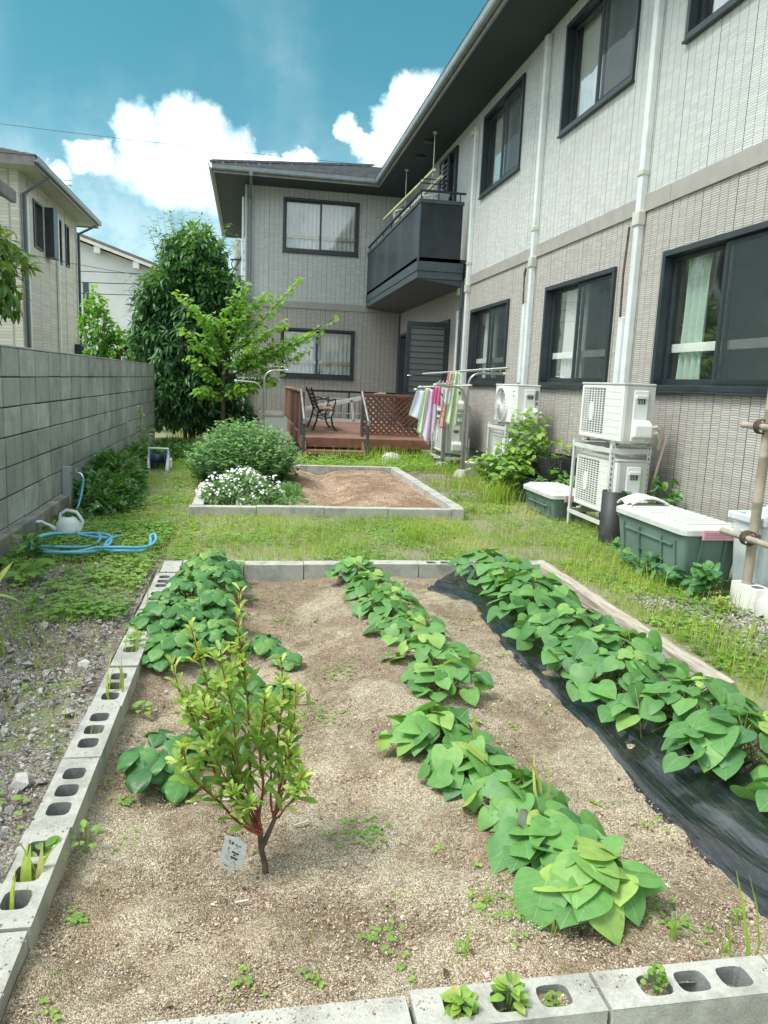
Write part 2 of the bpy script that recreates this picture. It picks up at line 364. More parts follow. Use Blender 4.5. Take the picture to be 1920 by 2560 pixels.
def leaf_mat(name, c1, c2, c3=None, trans=.35, rough=.42, vein=0., veinc=(.35, .5, .2), spec=.45, bumpy=.0, coat=0.):
    """c1..c2 over tint 0..1 (young), per-leaf random shift"""
    m_, g = newmat(name)
    t = g('Attribute', attribute_name='tint').outputs['Fac']; luv = g('Attribute', attribute_name='luv').outputs['Vector']
    r_ = g('NewGeometry').outputs['Random Per Island']
    tt = g.m('ADD', t, g.m('MULTIPLY', g.m('SUBTRACT', r_, .5), .35), clamp=True)
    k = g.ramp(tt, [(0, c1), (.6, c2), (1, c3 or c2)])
    P_ = g('NewGeometry').outputs['Position']
    k = g.mix(.5, k, g.mix(1., k, g.ramp(g.noise(P_, 35, 3), [(.25, .65), (.75, 1.3)]), 'MULTIPLY'))
    h = None
    if vein:
        x, y, _ = g.xyz(luv); ax_ = g.m('ABSOLUTE', x)
        midr = g.m('SUBTRACT', 1., g.sm(ax_, .006, .022))
        # side veins sweep forward from the midrib
        ph = g.m('FRACT', g.m('MULTIPLY', g.m('SUBTRACT', y, g.m('MULTIPLY', ax_, .75)), 6.5))
        sv_ = g.m('SUBTRACT', 1., g.sm(g.m('ABSOLUTE', g.m('SUBTRACT', ph, .5)), .02, .075))
        vv = g.m('MAXIMUM', midr, g.m('MULTIPLY', sv_, .55))
        k = g.mix(g.m('MULTIPLY', vv, vein), k, veinc)
        h = g.m('ADD', g.m('MULTIPLY', vv, -1.), g.m('MULTIPLY', g.noise(luv, 9, 2), .6))
    ins = {'Base Color': k, 'Roughness': rough, 'Specular IOR Level': spec, 'Coat Weight': coat}
    if h is not None: ins['Normal'] = bump(g, h, .35, .004)
    if vein:
        sp_ = g.noise(P_, 28, 4, .7)
        k2 = g.mix(g.m('MULTIPLY', g.m('MULTIPLY', g.sm(sp_, .62, .70), g.m('GREATER_THAN', r_, .55)), .75), k, (.28, .24, .08))
        ins['Base Color'] = k2
    pb = g('BsdfPrincipled', ins)
    tk = g.mix(1., k, (1.25, 1.35, .5), 'MULTIPLY')
    tr = g('BsdfTranslucent', {'Color': tk})
    out(g, g('MixShader', {0: trans, 1: pb, 2: tr})); return m_

def glass_mat(name, tint=(.75, .8, .78), refl=1.5):
    m_, g = newmat(name)
    fr = g.m('ADD', .085*refl, g.m('MULTIPLY', .8, g.m('POWER', g('LayerWeight', {'Blend': .5}).outputs['Facing'], 3.2)))
    wob = g.noise(g('NewGeometry').outputs['Position'], 2.2, 2)
    gl = g('BsdfGlossy', {'Color': (.95, .98, 1), 'Roughness': .015, 'Normal': bump(g, wob, .05, .05)}); tr = g('BsdfTransparent', {'Color': tint})
    out(g, g('MixShader', {0: g.m('MINIMUM', fr, 1.), 1: tr, 2: gl})); return m_
def cloth_mat(name, c, c2=None, dots=0, scale=60):
    m_, g = newmat(name); P_ = g('TexCoord').outputs['Object']
    k = g.mix(g.noise(P_, 4, 3), tuple(a*.9 for a in c), c)
    if c2:
        vd = g('TexVoronoi', {'Vector': P_, 'Scale': scale}).outputs[0]
        k = g.mix(g.m('SUBTRACT', 1., g.sm(vd, dots, dots+.12)), k, c2)
    pb = g('BsdfPrincipled', {'Base Color': k, 'Roughness': .9, 'Normal': bump(g, g.noise(P_, 500, 2), .2, .002)})
    out(g, g('MixShader', {0: .25, 1: pb, 2: g('BsdfTranslucent', {'Color': k})})); return m_

MT = {}
MT['sid_up'] = siding('pale_siding', (.60, .62, .60), (.40, .42, .41), joint=(.22, .23, .23))
MT['sid_lo'] = siding('taupe_siding', (.49, .465, .43), (.21, .195, .175), joint=(.14, .13, .12))
MT['sid_nb'] = siding('neighbour_siding', (.55, .53, .46), (.40, .385, .33), colw=.91, ch=.075, hs=.1, joint=(.33, .32, .28))
MT['band'] = plain('taupe_band', (.33, .315, .285), .65, var=.07, bmp=.2)
MT['found'] = concrete('foundation_concrete', (.42, .44, .43), .2)
MT['dark'] = plain('dark_bronze_aluminium', (.022, .032, .038), .38, var=.2, spec=.5)
MT['dark2'] = plain('slate_metal', (.05, .068, .082), .42, var=.15)
MT['soffit'] = plain('dark_soffit', (.030, .044, .052), .75, var=.15, vs=1.2)
MT['gutter'] = plain('gutter_grey', (.20, .235, .25), .4, var=.15)
MT['fasc'] = plain('fascia_taupe', (.22, .22, .20), .5, var=.12)
MT['panel'] = plain('balcony_panel', (.022, .033, .043), .38, var=.25, vs=.9, spec=.4)
MT['panel_dk'] = plain('balcony_end_panel', (.014, .022, .028), .4, var=.2)
MT['pipe'] = plain('white_conduit', (.66, .70, .70), .38, var=.06, dirt=((.38, .38, .34), 5, .3))
MT['pipe_b'] = plain('ivory_collar', (.55, .55, .48), .45, var=.08)
MT['dpipe'] = plain('slate_downpipe', (.12, .165, .20), .4, var=.1)
MT['white'] = plain('white_painted_metal', (.78, .79, .77), .35, var=.04, dirt=((.5, .48, .42), 4, .25), coat=.2)
MT['acgrey'] = plain('warm_grey_plastic', (.55, .55, .51), .45, var=.05, dirt=((.33, .31, .27), 5, .25))
MT['acdark'] = plain('fan_recess', (.03, .03, .032), .6)
MT['galv'] = plain('galvanised_white_angle', (.62, .64, .63), .5, var=.08, dirt=((.35, .28, .2), 9, .3))
MT['steel'] = plain('dull_stainless', (.42, .42, .39), .32, metal=.75, var=.12)
MT['chrome'] = plain('bright_steel', (.65, .66, .66), .2, metal=.95, var=.05)
MT['hosew'] = plain('pipe_lagging', (.62, .60, .50), .7, var=.1)
MT['black'] = plain('black_paint', (.012, .014, .016), .4, var=.2)
MT['blackp'] = plain('matt_black_plastic', (.025, .028, .03), .55, var=.2, dirt=((.12, .11, .1), 8, .4))
MT['green'] = plain('faded_green_plastic', (.14, .215, .19), .5, var=.15, vs=4, dirt=((.22, .26, .23), 3, .5))
MT['lid'] = plain('grey_lid_plastic', (.62, .64, .62), .5, var=.06, dirt=((.38, .37, .33), 5, .45))
MT['pink'] = plain('faded_pink_latch', (.62, .34, .40), .5, var=.08)
MT['bin'] = plain('pale_bin_plastic', (.56, .63, .63), .4, var=.05, dirt=((.36, .38, .36), 3, .3))
MT['polyw'] = plain('white_polystyrene', (.78, .78, .74), .8, var=.05, bmp=.4, bs=120)
MT['bag'] = cloth_mat('white_woven_sack', (.75, .74, .70))
MT['film'] = cloth_mat('clear_bag', (.72, .76, .76))
MT['deck'] = plain('red_brown_deck', (.235, .13, .095), .55, var=.18, vs=9, dirt=((.38, .24, .19), 5, .4))
MT['deckl'] = plain('weathered_brown_slat', (.20, .085, .055), .6, var=.2, vs=9)
MT['deckd'] = plain('lattice_brown', (.15, .065, .043), .65, var=.2, vs=9)
MT['cap'] = plain('sun_bleached_cap', (.34, .19, .12), .55, var=.15, vs=8)
MT['hosebl'] = plain('blue_hose', (.13, .44, .62), .35, var=.12, vs=5)
MT['tap'] = plain('grey_standpipe', (.33, .38, .40), .5, var=.06)
MT['navy'] = plain('navy_plastic', (.02, .04, .10), .4)
MT['can'] = plain('white_can_plastic', (.68, .75, .77), .38, var=.05)
MT['roof'] = plain('grey_roof_slate', (.105, .11, .115), .75, var=.3, vs=7)
MT['roof2'] = plain('brown_roof', (.14, .12, .11), .8, var=.2)
MT['stucco'] = plain('white_stucco', (.62, .63, .64), .85, var=.05, vs=1.5, dirt=((.45, .45, .45), .8, .3))
MT['trim'] = plain('cream_trim', (.58, .56, .50), .6)
MT['soffl'] = plain('beige_soffit', (.36, .37, .31), .7, var=.05)
MT['nbfas'] = plain('neighbour_fascia', (.16, .15, .145), .5, var=.2)
MT['wallb'] = concrete('weathered_block', (.52, .55, .54), .40, 2.2, streak=True, island=.6, moss=.2)
MT['wallm'] = concrete('block_mortar', (.09, .095, .09), .3, 5)
MT['foot'] = concrete('old_footing', (.34, .335, .31), .45, 4, streak=True, moss=.35)
MT['kerb'] = concrete('pale_garden_block', (.56, .56, .51), .42, 7, island=.1, moss=.3)
MT['hole'] = concrete('dark_core', (.27, .28, .275), .35, 9)  # darker concrete tone for the walls and floors of the block cores
MT['base'] = concrete('concrete_foot', (.45, .45, .41), .25, 8)
MT['soil'] = soil_mat('sandy_bed_soil', (.60, .51, .375), (.19, .15, .105), (.76, .68, .54), 1.9)
MT['soil2'] = soil_mat('dug_bed_soil', (.54, .395, .28), (.15, .10, .068), (.66, .51, .38), .75)
MT['dirt'] = soil_mat('gravelly_dirt', (.38, .345, .295), (.12, .10, .085), (.52, .50, .45), 1.1)
MT['peb'] = plain('pebble', (.44, .38, .32), .85, var=.3, vs=30)
MT['bark'] = plain('bark', (.10, .075, .055), .9, var=.35, vs=20, bmp=.6, bs=60)
MT['redstem'] = plain('red_twig', (.22, .055, .03), .6, var=.35, vs=30)
MT['stem'] = plain('green_stem', (.16, .26, .07), .55, var=.2, vs=30)
MT['bamboo'] = plain('old_bamboo', (.36, .31, .245), .5, var=.15, vs=8, dirt=((.17, .13, .10), 6, .6))
MT['stake'] = plain('pale_stake', (.40, .45, .43), .4)
MT['l_sweet'] = leaf_mat('sweet_potato_leaf', (.075, .215, .075), (.185, .41, .11), (.38, .54, .13), .3, .46, vein=.45, veinc=(.36, .55, .26), spec=.5)
MT['l_straw'] = leaf_mat('strawberry_leaf', (.045, .155, .05), (.11, .29, .075), (.25, .42, .10), .22, .38, vein=.3, veinc=(.16, .32, .10))
MT['l_yama'] = leaf_mat('shrub_leaf', (.13, .27, .06), (.30, .47, .09), (.58, .66, .20), .4, .36, vein=.25, veinc=(.35, .5, .22))
MT['l_tree'] = leaf_mat('tall_shrub_leaf', (.035, .105, .04), (.075, .20, .06), (.23, .38, .10), .32, .4)
MT['l_cherry'] = leaf_mat('young_tree_leaf', (.11, .27, .055), (.25, .46, .08), (.44, .58, .15), .5, .45)
MT['l_bush'] = leaf_mat('bush_leaf', (.09, .21, .085), (.21, .39, .14), (.44, .56, .22), .3, .45)
MT['l_hyd'] = leaf_mat('ground_cover_leaf', (.05, .14, .045), (.12, .26, .07), (.30, .40, .12), .3, .45)
MT['l_gar'] = leaf_mat('garden_weed_leaf', (.15, .32, .06), (.31, .49, .11), (.52, .52, .16), .4, .5)
MT['l_nb'] = leaf_mat('autumn_tinged_leaf', (.05, .14, .03), (.14, .26, .05), (.42, .36, .10), .35, .45)
MT['l_grass'] = leaf_mat('grass_blade', (.20, .33, .045), (.40, .53, .09), (.62, .60, .24), .4, .6, spec=.2)
MT['l_dry'] = leaf_mat('dry_grass_blade', (.34, .28, .15), (.42, .37, .22), (.5, .45, .3), .3, .7, spec=.15)
MT['petal'] = plain('white_petal', (.92, .90, .93), .7, var=.03)
MT['timber'] = None
def timber():
    m_, g = newmat('weathered_timber'); P_ = g('NewGeometry').outputs['Position']; x, y, z = g.xyz(P_)
    s_ = g.noise(g.comb(g.m('MULTIPLY', x, 60.), g.m('MULTIPLY', y, 3.), g.m('MULTIPLY', z, 60.)), 1., 5, .7)
    k = g.ramp(s_, [(.28, (.16, .13, .10)), (.45, (.44, .39, .32)), (.75, (.62, .58, .50))])
    out(g, g('BsdfPrincipled', {'Base Color': k, 'Roughness': .9, 'Normal': bump(g, s_, .9, .01)})); return m_
MT['timber'] = timber()
def mulch():
    m_, g = newmat('black_plastic_mulch'); P_ = g('NewGeometry').outputs['Position']; x, y, z = g.xyz(P_)
    a = g.noise(g.comb(g.m('MULTIPLY', x, 75.), g.m('MULTIPLY', g.m('ADD', y, g.m('MULTIPLY', x, .5)), 3.2), 0.), 1., 4, .6, .3)
    b = g.noise(P_, 9, 4, .6, 1.2)
    edge = g.m('ADD', g.sm(g.m('ABSOLUTE', g.m('SUBTRACT', x, 1.64)), .17, .30), .10)
    h = g.m('ADD', g.m('MULTIPLY', g.m('MULTIPLY', a, edge), 2.4), g.m('MULTIPLY', b, .22))
    dust = g.sm(g.noise(P_, 5, 5, .7), .5, .75)
    k = g.mix(g.m('MULTIPLY', dust, .2), (.014, .019, .022), (.24, .23, .21))
    out(g, g('BsdfPrincipled', {'Base Color': k, 'Roughness': g.m('ADD', .11, g.m('MULTIPLY', dust, .25)), 'Specular IOR Level': 1., 'Coat Weight': .8, 'Coat Roughness': .08, 'Normal': bump(g, h, .9, .025)})); return m_
MT['mulch'] = mulch()
def lawn_mat():
    m_, g = newmat('lawn_soil'); P_ = g('NewGeometry').outputs['Position']
    n = g.noise(P_, 3.5, 5, .6); f = g.noise(P_, 90, 4, .7); n2 = g.noise(P_, 22, 4)
    k = g.mix(g.sm(g.m('ADD', n, g.m('MULTIPLY', n2, .3)), .5, .8), (.30, .26, .18), (.24, .32, .09))
    k = g.mix(.6, k, g.mix(1., k, g.ramp(f, [(.3, .4), (.7, 1.6)]), 'MULTIPLY'))
    vv = g('TexVoronoi', {'Vector': P_, 'Scale': 95.}); st = g.m('MULTIPLY', g.m('GREATER_THAN', g.xyz(vv.outputs['Color'])[0], .62), .7)
    k = g.mix(st, k, (.28, .265, .24))
    out(g, g('BsdfPrincipled', {'Base Color': k, 'Roughness': 1., 'Specular IOR Level': .1, 'Normal': bump(g, g.m('ADD', f, g.m('MULTIPLY', n2, 2.)), .9, .01)})); return m_
MT['lawn'] = lawn_mat()
MT['glass'] = glass_mat('window_glass', (.96, .98, .96), 1.6)
MT['screen'] = glass_mat('screened_glass', (.20, .26, .25), 1.0)
MT['curtain'] = cloth_mat('lace_curtain', (.90, .92, .90))
MT['curtg'] = cloth_mat('mint_curtain', (.68, .84, .75))
MT['room'] = plain('room_wall', (.24, .24, .22), .9)
MT['rail'] = plain('inner_handrail', (.88, .92, .88), .5)
MT['railw'] = plain('inner_wood_rail', (.45, .40, .30), .5)
MT['panel2'] = plain('balcony_panel_light', (.032, .046, .058), .38, var=.2, vs=.9, spec=.4)
MT['pinkst'] = plain('pink_handle', (.62, .48, .42), .5)
MT['bamboo_l'] = plain('pale_bamboo', (.58, .58, .40), .5, var=.15)
MT['l_wilt'] = leaf_mat('wilted_leaf', (.10, .12, .10), (.16, .19, .13), (.2, .2, .15), .15, .7, vein=.3)
MT['tagm'] = plain('weathered_white_tag', (.66, .70, .70), .6, var=.1, vs=90, dirt=((.30, .34, .34), 160, .75))
MT['litter'] = leaf_mat('dead_leaf', (.05, .035, .025), (.20, .14, .08), (.42, .34, .22), .1, .8)
# ================================================================ ground
def soil_z(x, y):
    z_ = -.085
    cx = .74 + .06*math.sin(y*1.3)
    z_ += .065*math.exp(-((x-cx)/.22)**2)
    z_ += .10*math.exp(-((x-1.66)/.27)**2)
    z_ += .055*math.exp(-((x+.27)/.2)**2)*min(1, max(0, (y-2.6)/1.0))
    z_ += .05*min(1, max(0, (1.9-y)/.45))*min(1, max(0, (1.35-x)/.3))
    z_ += .03*math.exp(-((x+.5)/.12)**2)
    if y < 1.62: z_ = min(z_, -.012+(.0 if y < 1.5 else (y-1.5)*.4))
    z_ += .010*math.sin(3.1*x+1.7*y)*math.sin(2.3*y+1) + .006*math.sin(11*x+2)*math.sin(9*y)
    return z_
def lin(*seg):
    r_ = []
    for a, b, n in seg: r_ += list(np.linspace(a, b, n, endpoint=False))
    return r_+[seg[-1][1]]
gx = lin((-80, -8, 10), (-8, -.61, 40), (-.61, -.50, 2), (-.50, 2.06, 40), (2.06, 2.16, 2), (2.16, 4, 16), (4, 80, 10))
gy = lin((-20, .8, 6), (.8, 1.25, 2), (1.25, 1.34, 2), (1.34, 5.04, 40), (5.04, 5.12, 2), (5.12, 20, 90), (20, 140, 12))
def ground_z(x, y):
    if -.55 < x < 2.11 and 1.29 < y < 5.08: return -.24
    if -.45 < x < 2.0 and 6.95 < y < 10.35: return -.12
    if y < 1.27 and x > -.56: return -.20
    n_ = .012*math.sin(1.9*x+.7)*math.sin(1.3*y) + .008*math.sin(5.3*x+y)*math.sin(4.1*y)
    if x < -.6: n_ += .01
    return n_ if abs(x) < 8 and y < 20 else 0
vv = [(a, b, ground_z(a, b)) for b in gy for a in gx]
nx = len(gx)
mb = MB(); mb.add(vv, [(j*nx+i, j*nx+i+1, (j+1)*nx+i+1, (j+1)*nx+i) for j in range(len(gy)-1) for i in range(nx-1)])
tag(mb.build('ground', MT['lawn']), kind='structure')

def patch(name, x0, x1, y0, y1, step, zf, mat):
    mb = MB(); nu, nv = int((x1-x0)/step), int((y1-y0)/step)
    mb.grid(lambda u, v: (x0+(x1-x0)*u, y0+(y1-y0)*v, zf(x0+(x1-x0)*u, y0+(y1-y0)*v)), nu, nv)
    return tag(mb.build(name, mat), kind='structure')
hN = rng.normal(size=(64, 64))
def jit(x, y, s=.05):
    i, j = x/s, y/s; a, b = int(math.floor(i)), int(math.floor(j)); fx, fy = i-a, j-b
    q = lambda m_, n_: hN[m_ % 64, n_ % 64]
    return (q(a, b)*(1-fx)+q(a+1, b)*fx)*(1-fy)+(q(a, b+1)*(1-fx)+q(a+1, b+1)*fx)*fy
patch('bed_soil', -.47, 2.05, 1.315, 5.05, .02, lambda x, y: soil_z(x, y)+(.008*jit(x, y, .11)+.0045*jit(x+3, y, .045))*(1 if y > 1.5 else .4), MT['soil'])
def soil2_z(x, y):
    z_ = .055 - .075*math.exp(-((x-.88-.02*(y-7))/.17)**2) + .008*math.exp(-((x-1.5)/.4)**2) + .008*math.exp(-((x-.55)/.12)**2)
    e_ = min(abs(x+.36), abs(x-1.93)); z_ -= .03*math.exp(-(e_/.06)**2)
    return z_ + .006*jit(x, y, .11) + .005*jit(x, y, .05)
patch('dug_soil', -.40, 1.97, 7.0, 10.28, .03, soil2_z, MT['soil2'])
def dirt_z(x, y):
    e_ = min(1, max(0, (x+2.2)/.3)); return .018+.006*jit(x, y, .08)+.004*jit(x+9, y, .03) - .02*(y > 4.9)*min(1, (y-4.9)*2)
patch('dirt_path', -1.75, -.575, .6, 5.6, .03, dirt_z, MT['dirt'])
patch('gravel_patch', 2.12, 2.92, 7.9, 10.9, .05, lambda x, y: .018+.006*jit(x, y, .1)-.03*max(0, abs((x-2.5)/.4)-.6)-.03*max(0, abs((y-9.4)/1.5)-.7), MT['dirt'])

# ================================================================ garden blocks
def block_shape(mb, cx, cy, L, W, top, H, ax, holes, fill=.11):
    """cored concrete block lying along ax ('x' or 'y'); holes = centres along its length"""
    def P(u, v, z_): return (cx+u, cy+v, z_) if ax == 'x' else (cx+v, cy+u, z_)
    z0 = top-H; h = L/2; w2 = W/2
    j = lambda: rng.uniform(-.0012, .0012)
    flip = ax == 'y'
    def addf(v, f): mb.add(v, [q[::-1] for q in f] if flip else f)
    c8 = [P(-h, -w2, z0), P(h, -w2, z0), P(h, w2, z0), P(-h, w2, z0), P(-h, -w2, top+j()), P(h, -w2, top+j()), P(h, w2, top), P(-h, w2, top)]
    addf(c8, [(0, 1, 5, 4), (1, 2, 6, 5), (2, 3, 7, 6), (3, 0, 4, 7)])
    if not holes: addf(c8[4:], [(0, 1, 2, 3)]); return
    edges = [-h]+[(a+b)/2 for a, b in zip(holes[:-1], holes[1:])]+[h]
    N = 20
    for k, hc in enumerate(holes):
        a, b = edges[k], edges[k+1]; rx, ry = .035, w2*.56
        angs = sorted(set([2*PI*i/N for i in range(N)]+[math.atan2(sy*w2, (b if sx > 0 else a)-hc) % (2*PI) for sx in (-1, 1) for sy in (-1, 1)]))
        o_, i_, i2 = [], [], []
        for t in angs:
            ct, st = math.cos(t), math.sin(t)
            dx = ((b-hc)/ct if ct > 1e-9 else (a-hc)/ct if ct < -1e-9 else 9); dy = (w2/abs(st) if abs(st) > 1e-9 else 9)
            q = min(dx, dy); o_.append(P(hc+q*ct, q*st, top))
            e_ = (abs(ct/rx)**4+abs(st/ry)**4)**-.25
            i_.append(P(hc+e_*ct, e_*st, top)); i2.append(P(hc+e_*ct*.93, e_*st*.93, top-fill))
        n = len(angs)
        addf(o_+i_, [(m_, (m_+1) % n, n+(m_+1) % n, n+m_) for m_ in range(n)])
        b0 = len(mb.v); addf(i_+i2, [(m_, (m_+1) % n, n+(m_+1) % n, n+m_) for m_ in range(n)])
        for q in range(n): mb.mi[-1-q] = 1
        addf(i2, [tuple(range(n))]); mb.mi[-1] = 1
def kerb_block(row, cx, cy, L, W, top, H, ax, holes, label, fills=None):
    t = thing('concrete_block', (cx, cy, top-H), label, 'block', row)
    mb = MB(); block_shape(mb, cx, cy, L, W, top, H, ax, holes)
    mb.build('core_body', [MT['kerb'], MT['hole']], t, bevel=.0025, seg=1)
    if fills:
        mb = MB()
        for hc, d_ in fills:
            px_, py_ = (cx+hc, cy) if ax == 'x' else (cx, cy+hc)
            mb.grid(lambda u, v: (px_-.036+.072*u, py_-.036+.072*v, top-d_+.004*math.sin(u*9+v*7)), 5, 5)
        mb.build('soil_fill', MT['soil'], t)
    return t
ORD = ['first', 'second', 'third', 'fourth', 'fifth', 'sixth', 'seventh', 'eighth', 'ninth', 'tenth', 'eleventh', 'twelfth', 'thirteenth', 'fourteenth', 'fifteenth']
H3 = [-.1, 0, .1]
ycs = [1.42, 1.827, 2.222, 2.615, 3.01, 3.415, 3.822, 4.235, 4.615]
lab_l = ['nearest the camera and solid on top', 'with grass blades and a weed in its cores', 'with three clean open cores', 'with a small bright grass tuft', 'with tall thin grass in two cores', 'with a single open core', 'partly under strawberry leaves', 'shaded by strawberry leaves', 'last cored block before the far corner']
for i, yc in enumerate(ycs):
    hs_ = [] if i == 0 else ([-.0] if i == 5 else H3)
    kerb_block('cored blocks of the left edging row', -.515+.006*(i-4)*.6, yc, .395, .115, .022+.004*rng.uniform(-1, 1), .19, 'y', hs_,
               f'{ORD[i]} block of the left edging row, {lab_l[i]}')
kerb_block('cored blocks of the left edging row', -.485, 4.985, .30, .115, .022, .19, 'y', [], 'solid concrete corner block where the left row meets the far wall of the bed')
xs = -.42
flen = [.40, .40, .40, .40, .40, .40, .12]
for i, L in enumerate(flen):
    hs_ = H3 if i in (4,) else []
    kerb_block('blocks of the far edging wall', xs+L/2, 5.075, L-.006, .115, .024+.003*rng.uniform(-1, 1), .19, 'x', hs_,
               f'{ORD[i]} grey block from the left in the far bed wall, '+('open cores showing' if hs_ else 'solid top'))
    xs += L
fr = [(-.47, .33, [], 'solid pale stretch of the near edging row left of the leafy cores', None), (.34, .735, H3, 'near edging block with bright green seedlings filling two of its cores', [(-.1, .05), (0, .05), (.1, .02)]),
      (.742, 1.15, [-.082, .005, .105], 'near edging block right of the cracked joint with a clover tuft in its left core', [(-.082, .02)]), (1.155, 1.56, H3, 'near edging block at the lower right corner of the photo', None), (1.565, 2.1, [], 'near edging block at the right end of the near row', None)]
for a, b, hs_, lb, fl in fr:
    kerb_block('blocks of the near edging row', (a+b)/2, 1.292-(.012 if b < .4 else 0), b-a-.001, .102, .024, .24, 'x', hs_, lb, fl)
# rear bed kerbs
def slab(name, x0, x1, y0, y1, z0, z1, mat, label, cat, group):
    t = MB().box(x0, x1, y0, y1, z0, z1).build(name, mat, origin=((x0+x1)/2, (y0+y1)/2, z0), bevel=.004)
    return tag(t, label, cat, group)
k = -.52
for i, L in enumerate([.60, .62, .60, .62, .12]):
    slab('kerb_block', k, k+L-.005, 6.90, 7.0, -.12, .098+.004*rng.uniform(-1, 1), MT['kerb'], f'{ORD[i]} concrete kerb block from the left along the front of the rear bed', 'kerb', 'front kerb of the rear bed'); k += L
for i in range(5):
    y0 = 7.0+i*.66; slab('kerb_block', 1.95+.0*i, 2.06, y0, y0+.655, -.12, .10+.004*rng.uniform(-1, 1), MT['kerb'], f'{ORD[i]} pale kerb block from the front along the right side of the rear bed', 'kerb', 'right kerb of the rear bed')
    slab('kerb_block', -.50, -.40, y0, y0+.655, -.12, .10, MT['kerb'], f'{ORD[i]} kerb block from the front along the left side of the rear bed', 'kerb', 'left kerb of the rear bed')
for i in range(4):
    x0 = -.50+i*.64; slab('kerb_block', x0, x0+.635, 10.3, 10.4, -.12, .105, MT['kerb'], f'{ORD[i]} kerb block from the left along the back of the rear bed', 'kerb', 'back kerb of the rear bed')
# weathered timber on the right
mb = MB()
def tim(u, v):
    y_ = 5.15-u*2.3; a = v*2*PI
    wv = .012*math.sin(y_*3)+.006*jit(y_, v*3, .1)
    return (2.105-.02*u+.040*max(-1, min(1, 1.6*math.cos(a)))+wv*.4, y_, -.02+.044*max(-1, min(1, 1.6*math.sin(a)))+.0035*jit(y_, v*2+5, .06))
mb.grid(tim, 90, 24); mb.add([tim(1, k/24) for k in range(24)], [tuple(range(24))]); mb.add([tim(0, k/24) for k in range(24)], [tuple(range(24))[::-1]])
tag(mb.build('timber_edging', MT['timber'], origin=(2.12, 4, -.05)), 'long weathered grey timber edging the right side of the front bed', 'timber')

# black plastic mulch over the right-hand ridge
def mul(u, v):
    y_ = 1.15+v*3.82; xl = 1.325+.008*math.sin(y_*5)+.003*math.sin(y_*17)+(.03*math.sin(y_*9) if y_ > 4.2 else 0); xr = 1.97+.015*math.sin(y_*4)
    if y_ > 4.35: xl -= .12*math.sin((y_-4.35)/.6*PI)
    x_ = xl+(xr-xl)*u
    z_ = soil_z(x_, y_)+.016+.007*math.sin(x_*60+y_*9+3*math.sin(y_*4))*math.exp(-(u/.22)**2)+.0022*jit(x_, y_*.3, .04)
    if u < .02: z_ -= .02
    if y_ > 4.5: z_ += .03*(y_-4.5)*abs(math.sin(x_*22+y_*8))
    return (x_, y_, z_)
mb = MB(); mb.grid(mul, 70, 240)
tag(mb.build('plastic_mulch_sheet', MT['mulch'], origin=(1.65, 3, 0)), 'wrinkled shiny black plastic sheet covering the ridge under the right-hand vegetable row', 'plastic sheet')

# ================================================================ block wall on the left
wl = thing('block_wall', (-1.65, 8, 0), 'long weathered grey concrete block wall along the left side of the yard', 'wall')
mb = MB(); NC = 7; z0 = -.01; ch = 1.40/NC
mb.box(-1.74, -1.612, 0.2, 13.7, -.2, 1.385, 1)
for c in range(NC):
    zb = .0+c*.2-.012; y_ = .25
    k = 0
    while y_ < 13.65:
        L = .398; dz = .002*rng.uniform(-1, 1); dx = .0015*rng.uniform(-1, 1)
        y1 = min(y_+L-.009, 13.7)
        mb.box(-1.745, -1.600+dx+.003*rng.uniform(-1, 1), y_+.022, y1, zb+.0055+dz, zb+.196+dz, 0); y_ += L; k += 1
mb.build('blockwork', [MT['wallb'], MT['wallm']], wl, bevel=.004, seg=1)
MB().box(-1.75, -1.60, .2, 13.72, 1.388, 1.402).build('coping', MT['wallb'], wl, bevel=.003)
MB().box(-1.78, -1.545, .2, 13.2, -.25, .175).build('footing', MT['foot'], wl, bevel=.01)

# ================================================================ the two-storey house
hs = thing('apartment_house', (3.6, 8, 0), 'two-storey house with pale upper siding, taupe lower siding and dark eaves', 'house')
XW, YF, XL = 3.6, 18.7, -.14
def holes_grid(u0, u1, z0, z1, holes):
    us = sorted({u0, u1}|{h for q in holes for h in q[:2] if u0 < h < u1}); zs = sorted({z0, z1}|{h for q in holes for h in q[2:] if z0 < h < z1})
    for a, b in zip(us[:-1], us[1:]):
        for c, d_ in zip(zs[:-1], zs[1:]):
            if not any(h[0] <= (a+b)/2 <= h[1] and h[2] <= (c+d_)/2 <= h[3] for h in holes): yield a, b, c, d_
class Plane:
    def __init__(s, kind, pos): s.k = kind; s.p = pos
    def box(s, mb, u0, u1, n0, n1, z0, z1, mi=0):
        if s.k == 'x-': return mb.box(s.p-n1, s.p-n0, u0, u1, z0, z1, mi)      # faces -X
        if s.k == 'x+': return mb.box(s.p+n0, s.p+n1, u0, u1, z0, z1, mi)
        return mb.box(u0, u1, s.p-n1, s.p-n0, z0, z1, mi)                      # faces -Y
    def pt(s, u, n, z):
        return {'x-': (s.p-n, u, z), 'x+': (s.p+n, u, z), 'y-': (u, s.p-n, z)}[s.k]
PM, PF = Plane('x-', XW), Plane('y-', YF)
UP = [(10.54, 12.35, 4.22, 5.43), (7.36, 9.14, 4.22, 5.43), (4.67, 6.455, 4.20, 5.43), (1.5, 3.3, 4.2, 5.43)]
LO = [(10.57, 12.47, 1.30, 2.50), (7.36, 9.20, 1.30, 2.50), (4.67, 6.455, 1.295, 2.50), (1.5, 3.3, 1.3, 2.5)]
DR, UDR = (14.75, 18.45, .42, 2.42), (13.9, 14.8, 3.25, 5.45)
FW = [(.725, 2.51, 4.19, 5.40), (.72, 2.50, 1.30, 2.46)]
mb = MB()
for a, b, c, d_ in holes_grid(-4, YF, 3.07, 5.62, UP+[UDR]): PM.box(mb, a, b, -.16, 0, c, d_)
